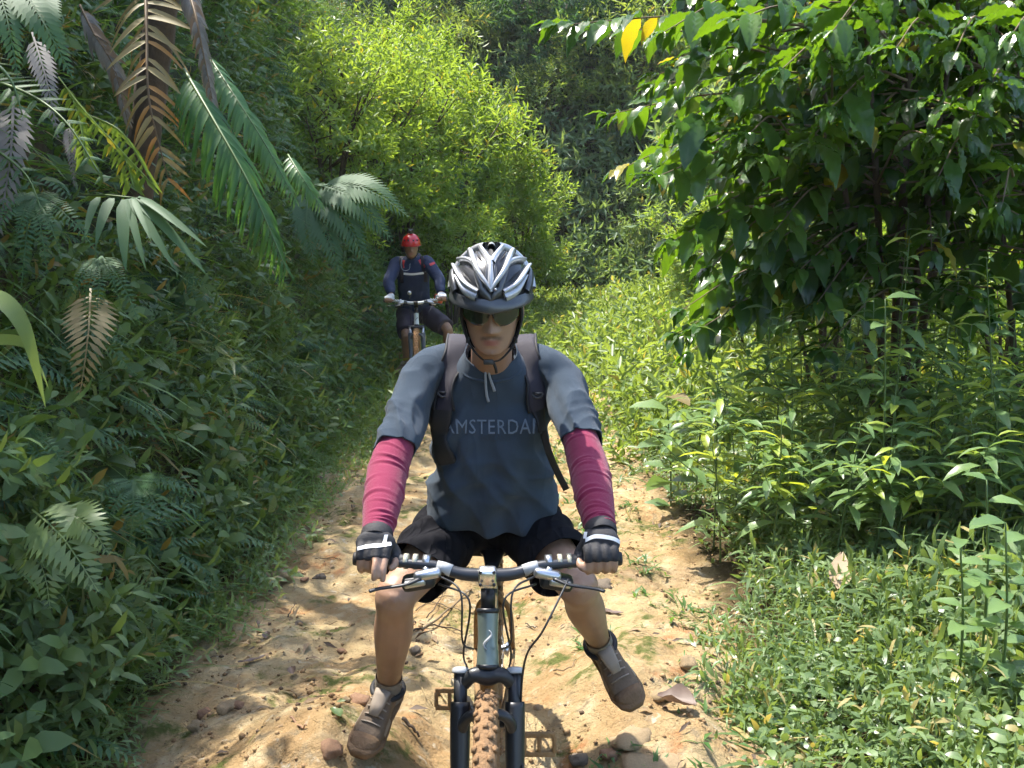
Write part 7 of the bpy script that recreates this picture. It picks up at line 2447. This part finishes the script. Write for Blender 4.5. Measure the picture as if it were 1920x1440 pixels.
# black band added beside the jaw, standing for hair, strap and ear shadows
g = Geo(); rings = []
for z, w_, yc, dp, bk_ in ((0.03, 0.079, -0.030, 0.058, 1.2), (0.0, 0.080, -0.030, 0.056, 1.2), (-0.03, 0.078, -0.028, 0.058, 1.2), (-0.06, 0.072, -0.024, 0.062, 1.1), (-0.085, 0.064, -0.018, 0.062, 1.0), (-0.105, 0.058, -0.012, 0.056, 1.0)):
    rings.append((MH @ Vector((0, yc, z)), MH.to_3x3() @ Vector((w_, 0, 0)), MH.to_3x3() @ Vector((0, dp, 0)), bk_, 2.2))
loft(g, rings, 36, cap=False); g.obj('jaw_dark_band', CLOTH_BLACK, rider)

# wraparound sunglasses
shades = thing('sunglasses', 'dark wraparound sunglasses with painted grey-green brow highlight on the near rider', 'sunglasses', tuple(MH @ Vector((0, 0.1, 0.012))))


def shade_pt(x, z, off=0.0):
    return MH @ Vector((x, 0.1015 - 7.2 * x * x - 0.4 * (z - 0.012) ** 2 + off, z))


for s in (-1, 1):
    V = []; Q = []
    nx, nz = 16, 8
    for i in range(nx + 1):
        t = i / nx; x = 0.0065 + 0.0635 * t
        top = 0.0275 - 0.004 * t; bot = -0.006 - 0.0135 * math.sin(math.pi * (0.12 + 0.80 * t)) ** 0.8 + 0.012 * t ** 3 + (0.012 * max(0, 1 - t * 4))
        for j in range(nz + 1):
            z = bot + (top - bot) * j / nz
            V.append(tuple(shade_pt(s * x, z)))
            if i and j: a = (i - 1) * (nz + 1) + j - 1; Q.append((a, a + 1, a + nz + 2, a + nz + 1))
    me = raw_mesh('lens', V, None, Q)
    link('lens', evaluate(me, [('SOLIDIFY', dict(thickness=0.0022, offset=0))]), LENS, shades)
    A = [shade_pt(s * x, 0.0285 - 0.05 * x, 0.001) for x in np.linspace(0.0, 0.072, 14)]
    g = Geo(); g.tube(A, 0.0030, 8); fo = g.obj('frame', FRAME, shades)
    A = [shade_pt(s * x, 0.0290 - 0.05 * x, 0.0034) for x in np.linspace(0.024, 0.066, 10)]  # highlight on the top of the frame, put in as a grey-green strip
    g = Geo(); V, Q, T = tube_data(A, 0.0030 * np.sin(np.linspace(0.5, 2.9, 10)), 8, True, 0.6); g.add(V, T, Q); g.obj('brow_highlight', HIGHLIGHT_G, fo)
    A = smooth_path([shade_pt(s * 0.072, 0.0245), MH @ Vector((s * 0.0785, 0.045, 0.022)), MH @ Vector((s * 0.0795, 0.0, 0.018)), MH @ Vector((s * 0.078, -0.03, 0.002))], 6)
    g = Geo(); V, Q, T = tube_data(A, [0.0034] * len(A), 8); g.add(V, T, Q); g.obj('temple', FRAME, shades)
A = [shade_pt(x, 0.012 + 0.008 * math.cos(x * 300), 0.002) for x in np.linspace(-0.008, 0.008, 7)]
g = Geo(); g.tube(A, 0.0028, 7); g.obj('bridge', FRAME, shades)
# ================================================================== the second rider, some eleven metres up the trail
SKIN2 = skin_mat('brown_skin', (0.30, 0.165, 0.095))
NAVY = plain('navy_jacket', (0.016, 0.029, 0.072), 0.75, var=0.2, scale=10, bump=0.2, bscale=300, spec=0.35)
SHORT2 = plain('aubergine_shorts', (0.030, 0.022, 0.034), 0.75, var=0.2, scale=10)
RED = plain('red_helmet_shell', (0.62, 0.018, 0.022), 0.22, var=0.06, coat=0.6)
RED_TRIM = plain('red_trim', (0.50, 0.03, 0.035), 0.6)
WHITE_GLOVE = plain('white_glove', (0.62, 0.62, 0.62), 0.7, var=0.15, scale=50)
D2 = 11.05
K = dict(shL=spot(744, 494, D2), shR=spot(801, 492, D2), elL=spot(729, 527, D2 - 0.18), elR=spot(823, 523, D2 - 0.18),
         hipL=spot(763, 585, D2 + 0.30), hipR=spot(795, 585, D2 + 0.30), knL=spot(762, 628, D2 - 0.1), knR=spot(838, 616, D2 - 0.05),
         anL=spot(763, 683, D2 + 0.05), anR=spot(846, 690, D2 + 0.05), toL=spot(748, 697, D2 - 0.1), toR=spot(858, 706, D2 - 0.1))
g2 = sorted(gripsB, key=lambda t: t[0].x)
second = thing('person', 'cyclist in red helmet and navy jacket riding farther up the trail', 'person', tuple(spot(780, 735, D2)))
HEAD2 = spot(771, 462, D2 - 0.10)
MH2 = Matrix.Translation(HEAD2) @ Matrix.Rotation(math.radians(6), 4, 'X') @ Matrix.Rotation(math.pi + 0.08, 4, 'Z')
sk = Geo(); glv2 = {-1: Geo(), 1: Geo()}
head_mesh(sk, MH2)
ch2 = (K['shL'] + K['shR']) / 2; pl2 = (K['hipL'] + K['hipR']) / 2
limb(sk, [(*(ch2 + Vector((0, 0, 0.0))), 0.07), (*(ch2 + Vector((0, -0.02, 0.06))), 0.057), (*(MH2 @ Vector((0, -0.02, -0.05))), 0.056)], 16)
sp2 = (ch2 - pl2).normalized(); fw2 = Vector((0, -1, 0)); fw2 = (fw2 - sp2 * fw2.dot(sp2)).normalized()
loft(sk, [(pl2.lerp(ch2, t), (w_, 0, 0), fw2 * d_, 1.0, 2.2) for t, w_, d_ in ((-0.1, 0.1, 0.08), (0.0, 0.14, 0.10), (0.3, 0.12, 0.09), (0.8, 0.15, 0.09), (1.0, 0.12, 0.07))], 20)
wrists = {}
for s, L_ in ((-1, 'L'), (1, 'R')):
    gp, gu = g2[0] if s < 0 else g2[1]
    gu = gu if gu.x * s > 0 else -gu
    wr = gp + Vector((s * -0.01, 0.065, 0.045)); wrists[s] = wr
    limb(sk, [(*K['sh' + L_], 0.052), (*K['el' + L_], 0.040), (*wr, 0.028)], 14)
    hand(sk, glv2[s], wr, gp + gu * 0.01, gu, s)
    hp, kn_, an, to = (K[k_ + L_] for k_ in ('hip', 'kn', 'an', 'to'))
    limb(sk, [(*hp, 0.09), (*hp.lerp(kn_, 0.5), 0.075), (*kn_, 0.056), (*(kn_.lerp(an, 0.33) + Vector((0, 0.015, 0))), 0.056), (*an, 0.036)], 14)
    limb(sk, [(*an, 0.034), (*to, 0.025)], 10)
b2 = fuse(sk, 0.0065, 4)
paint_face(b2, MH2, 0.0)
link('body', b2, SKIN2, second)
# jacket
sg = Geo()
loft(sg, [(ch2 + sp2 * 0.07, (0.065, 0, 0), fw2 * 0.06, 1.0, 2.2), (ch2 + sp2 * 0.03, (0.14, 0, 0), fw2 * 0.085, 1.0, 2.2), (ch2 - sp2 * 0.06, (0.185, 0, 0), fw2 * 0.125, 1.0, 2.3), (ch2 - sp2 * 0.22, (0.170, 0, 0), fw2 * 0.14, 1.0, 2.3), (pl2 + sp2 * 0.10, (0.165, 0, 0), fw2 * 0.14, 1.0, 2.3), (pl2 + sp2 * 0.0, (0.18, 0, 0), fw2 * 0.14, 1.0, 2.3)], 32)
for s, L_ in ((-1, 'L'), (1, 'R')):
    sh, el = K['sh' + L_], K['el' + L_]
    limb(sg, [(*(sh - Vector((s * 0.04, 0, 0.02))), 0.075), (*sh, 0.074), (*sh.lerp(el, 0.5), 0.066), (*el, 0.062), (*el.lerp(wrists[s], 0.5), 0.055), (*wrists[s].lerp(el, 0.1), 0.042)], 18)
jk = fuse(sg, 0.009, 5)
folds(jk, lambda V: 0.007 * np.array([noise.noise(Vector((a * 7, b * 7, c_ * 10))) + 0.6 * noise.noise(Vector((a * 22, b * 22, c_ * 30))) for a, b, c_ in V]))
jo = link('jacket', jk, NAVY, second)
jb = bvh_of(jk)


def band(line, hw_px, mat, name, off=0.004):
    dense = smooth_path(line, 5); rows = []
    for i, (px, py) in enumerate(dense):
        t = dense[min(i + 1, len(dense) - 1)] - dense[max(0, i - 1)]; t = t / (np.linalg.norm(t) + 1e-9); nx, ny = -t[1], t[0]
        r = [hit(jb, px + nx * hw_px * k_, py + ny * hw_px * k_, off)[0] for k_ in (-1, 0, 1)]
        if all(v is not None and (v - HEAD2).length < 1.5 for v in r): rows.append(r)
    if len(rows) < 2: return
    Q = []
    for i in range(len(rows) - 1): Q += [(i * 3, i * 3 + 1, i * 3 + 4, i * 3 + 3), (i * 3 + 1, i * 3 + 2, i * 3 + 5, i * 3 + 4)]
    g = Geo(); g.add([tuple(v) for r in rows for v in r], None, Q); g.obj(name, mat, jo)


band([(757, 513), (775, 514), (799, 511)], 1.9, REFLECT, 'chest_stripe')
band([(787, 487), (791, 494), (796, 502)], 3.2, RED_TRIM, 'red_panel')
band([(757, 488), (755, 496), (756, 503)], 3.0, RED_TRIM, 'red_panel')
band([(806, 497), (815, 493)], 2.2, RED_TRIM, 'shoulder_mark')
# his small pack: straps and drinking hose
pk2 = thing('backpack', 'dark backpack with straps and a drinking hose on the far rider', 'backpack', tuple(ch2 + Vector((0, 0.2, 0))))
g = Geo(); loft(g, [(pl2.lerp(ch2, t) - fw2 * 0.2, (w_, 0, 0), fw2 * 0.07, 1.0, 2.8) for t, w_ in ((0.15, 0.08), (0.25, 0.13), (0.8, 0.13), (1.0, 0.08))], 20); g.obj('pack_body', STRAP, pk2)
for line in ([(752, 482), (751, 495), (753, 512), (754, 530)], [(791, 482), (794, 496), (796, 512), (797, 528)]):
    A = [hit(jb, px, py, 0.006)[0] for px, py in smooth_path(line, 4)]; A = [a for a in A if a is not None]
    g = Geo(); V, Q, T = tube_data(A, [0.022] * len(A), 8, True, 0.25, up=(0, 1, 0)); g.add(V, T, Q); g.obj('shoulder_strap', STRAP, pk2)
A = [spot(px, py, D2 - 0.22) for px, py in smooth_path([(754, 484), (752, 498), (757, 507), (767, 505), (769, 494)], 5)]
g = Geo(); g.tube(A, 0.0035, 6); g.obj('drinking_hose', plain('grey_hose', (0.2, 0.24, 0.28), 0.4), pk2)
# shorts
sg = Geo()
loft(sg, [(pl2 + sp2 * 0.08, (0.165, 0, 0), fw2 * 0.13, 1.0, 2.3), (pl2, (0.185, 0, 0), fw2 * 0.14, 1.0, 2.3), (pl2 - sp2 * 0.1, (0.14, 0, 0), fw2 * 0.11, 1.0, 2.3)], 24)
for L_ in 'LR':
    hp, kn_, an = K['hip' + L_], K['kn' + L_], K['an' + L_]
    limb(sg, [(*hp, 0.115), (*hp.lerp(kn_, 0.6), 0.110), (*hp.lerp(kn_, 0.86), 0.102), (*hp.lerp(kn_, 0.95), 0.098)], 18)
s2 = fuse(sg, 0.010, 5)
folds(s2, lambda V: 0.009 * np.array([noise.noise(Vector((a * 10, b * 10, c_ * 10))) for a, b, c_ in V]))
link('shorts', s2, SHORT2, second)
for s in (-1, 1): link('glove', fuse(glv2[s], 0.005, 3), WHITE_GLOVE, second)
for s, L_ in ((-1, 'L'), (1, 'R')): shoe(K['an' + L_], K['to' + L_], Vector((0, 0, -1)), second, s)
# orange-white pouch at his hip
pch = thing('hip_pouch', 'small orange and white pouch at the far rider\'s hip', 'pouch', tuple(spot(822, 560, D2 + 0.05)))
g = Geo(); box(g, spot(822, 560, D2 + 0.05), (0.10, 0.06, 0.09), Matrix.Rotation(0.2, 3, 'Y'), 0.015); g.obj('pouch_body', plain('orange_fabric', (0.62, 0.10, 0.03), 0.6), pch)
g = Geo(); box(g, spot(819, 560, D2 + 0.015), (0.035, 0.02, 0.075), Matrix.Rotation(0.2, 3, 'Y'), 0.006); g.obj('white_panel', REFLECT, pch)
# red bowl helmet with camera on top
hel = thing('bicycle_helmet', 'glossy red bowl helmet with round vents on the far rider', 'helmet', tuple(HEAD2 + Vector((0, 0, 0.04))))
g = Geo(); V = []; Q = []
for j in range(21):
    la = -0.12 + (math.pi / 2 + 0.12) * j / 20
    for i in range(40):
        lo = 2 * math.pi * i / 40
        p = Vector((math.sin(lo) * math.cos(la) * 0.100, math.cos(lo) * math.cos(la) * 0.122 - 0.005, math.sin(la) * 0.112 + 0.028))
        V.append(MH2 @ p)
        if j: Q.append(((j - 1) * 40 + i, (j - 1) * 40 + (i + 1) % 40, j * 40 + (i + 1) % 40, j * 40 + i))
g.add([tuple(v) for v in V], None, Q); me = g.mesh('shell'); hb2 = bvh_of(me)
link('shell', evaluate(me, [('SOLIDIFY', dict(thickness=0.012, offset=1.0))]), RED, hel)
for lo in (-0.75, -0.28, 0.28, 0.75, 1.9, 2.5, 3.14, 3.78, 4.4):
    la = 0.42
    p = MH2 @ Vector((math.sin(lo) * math.cos(la) * 0.110, math.cos(lo) * math.cos(la) * 0.133 - 0.005, math.sin(la) * 0.124 + 0.028)); n_ = (p - (MH2 @ Vector((0, 0, 0.02)))).normalized()
    g = Geo(); g.tube([p - n_ * 0.006, p + n_ * 0.0018], 0.0085, 10); g.obj('vent', FOAM, hel, smooth=False)
A = [MH2 @ Vector((math.sin(a) * 0.109, math.cos(a) * 0.131 - 0.005, 0.015)) for a in np.linspace(0, 2 * math.pi, 41)]
g = Geo(); g.tube(A, 0.003, 6, cap=False); g.obj('rim', RED, hel)
for s in (-1, 1):
    A = smooth_path([MH2 @ Vector((s * 0.082, 0.02, 0.01)), MH2 @ Vector((s * 0.072, 0.03, -0.06)), MH2 @ Vector((s * 0.03, 0.066, -0.118)), MH2 @ Vector((0, 0.072, -0.124))], 5); g = Geo(); g.tube(A, 0.005, 6); g.obj('chin_strap', FOAM, hel)
lamp = thing('helmet_camera', 'small black camera strapped on top of the red helmet', 'camera', tuple(MH2 @ Vector((0, 0.02, 0.15))))
g = Geo(); box(g, MH2 @ Vector((0, 0.02, 0.168)), (0.055, 0.05, 0.036), MH2.to_3x3(), 0.006); g.obj('camera_body', FRAME, lamp)
g = Geo(); box(g, MH2 @ Vector((0, 0.02, 0.146)), (0.03, 0.04, 0.02), MH2.to_3x3(), 0.004); g.obj('mount', FRAME, lamp)
g = Geo(); p = MH2 @ Vector((0.008, 0.045, 0.17)); g.tube([p, p + (MH2.to_3x3() @ Vector((0, 0.008, 0)))], 0.011, 12); g.obj('lens', LENS, lamp)
# things on his bar
bell = thing('bar_bell', 'small round lamp on the far bike\'s handlebar', 'lamp', tuple(spot(768, 551, 10.5)))
g = Geo(); p = spot(768, 549, 10.55); ball(g, p, 0.024); g.obj('housing', FRAME, bell)
g = Geo(); g.tube([p + Vector((0, -0.018, 0)), p + Vector((0, -0.03, 0))], [0.02, 0.021], 12); g.obj('lens', BIKE_B['alloy'], bell)
g = Geo(); g.tube([p + Vector((0, 0, -0.02)), p + Vector((0, 0.01, -0.055))], 0.008, 8); g.obj('bracket', FRAME, bell)
# ================================================================== thin haze volume added to lift the far darks
m_haze = bpy.data.materials.new('added_haze'); m_haze.use_nodes = True
nt = m_haze.node_tree; nt.nodes.remove(nt.nodes['Principled BSDF'])
pv = nt.nodes.new('ShaderNodeVolumePrincipled'); pv.inputs['Color'].default_value = (0.93, 0.96, 0.97, 1); pv.inputs['Density'].default_value = 0.0006; pv.inputs['Anisotropy'].default_value = 0.2
nt.links.new(pv.outputs[0], nt.nodes['Material Output'].inputs['Volume'])
top = max(v.co.z for v in bpy.data.objects['ground'].data.vertices) + 6
g = Geo(); box(g, (10, 55, (top - 3) / 2), (144, 174, top + 3)); o = g.obj('haze', m_haze, smooth=False); tag(o, 'thin added haze that lightens the distance', 'haze', kind='stuff')
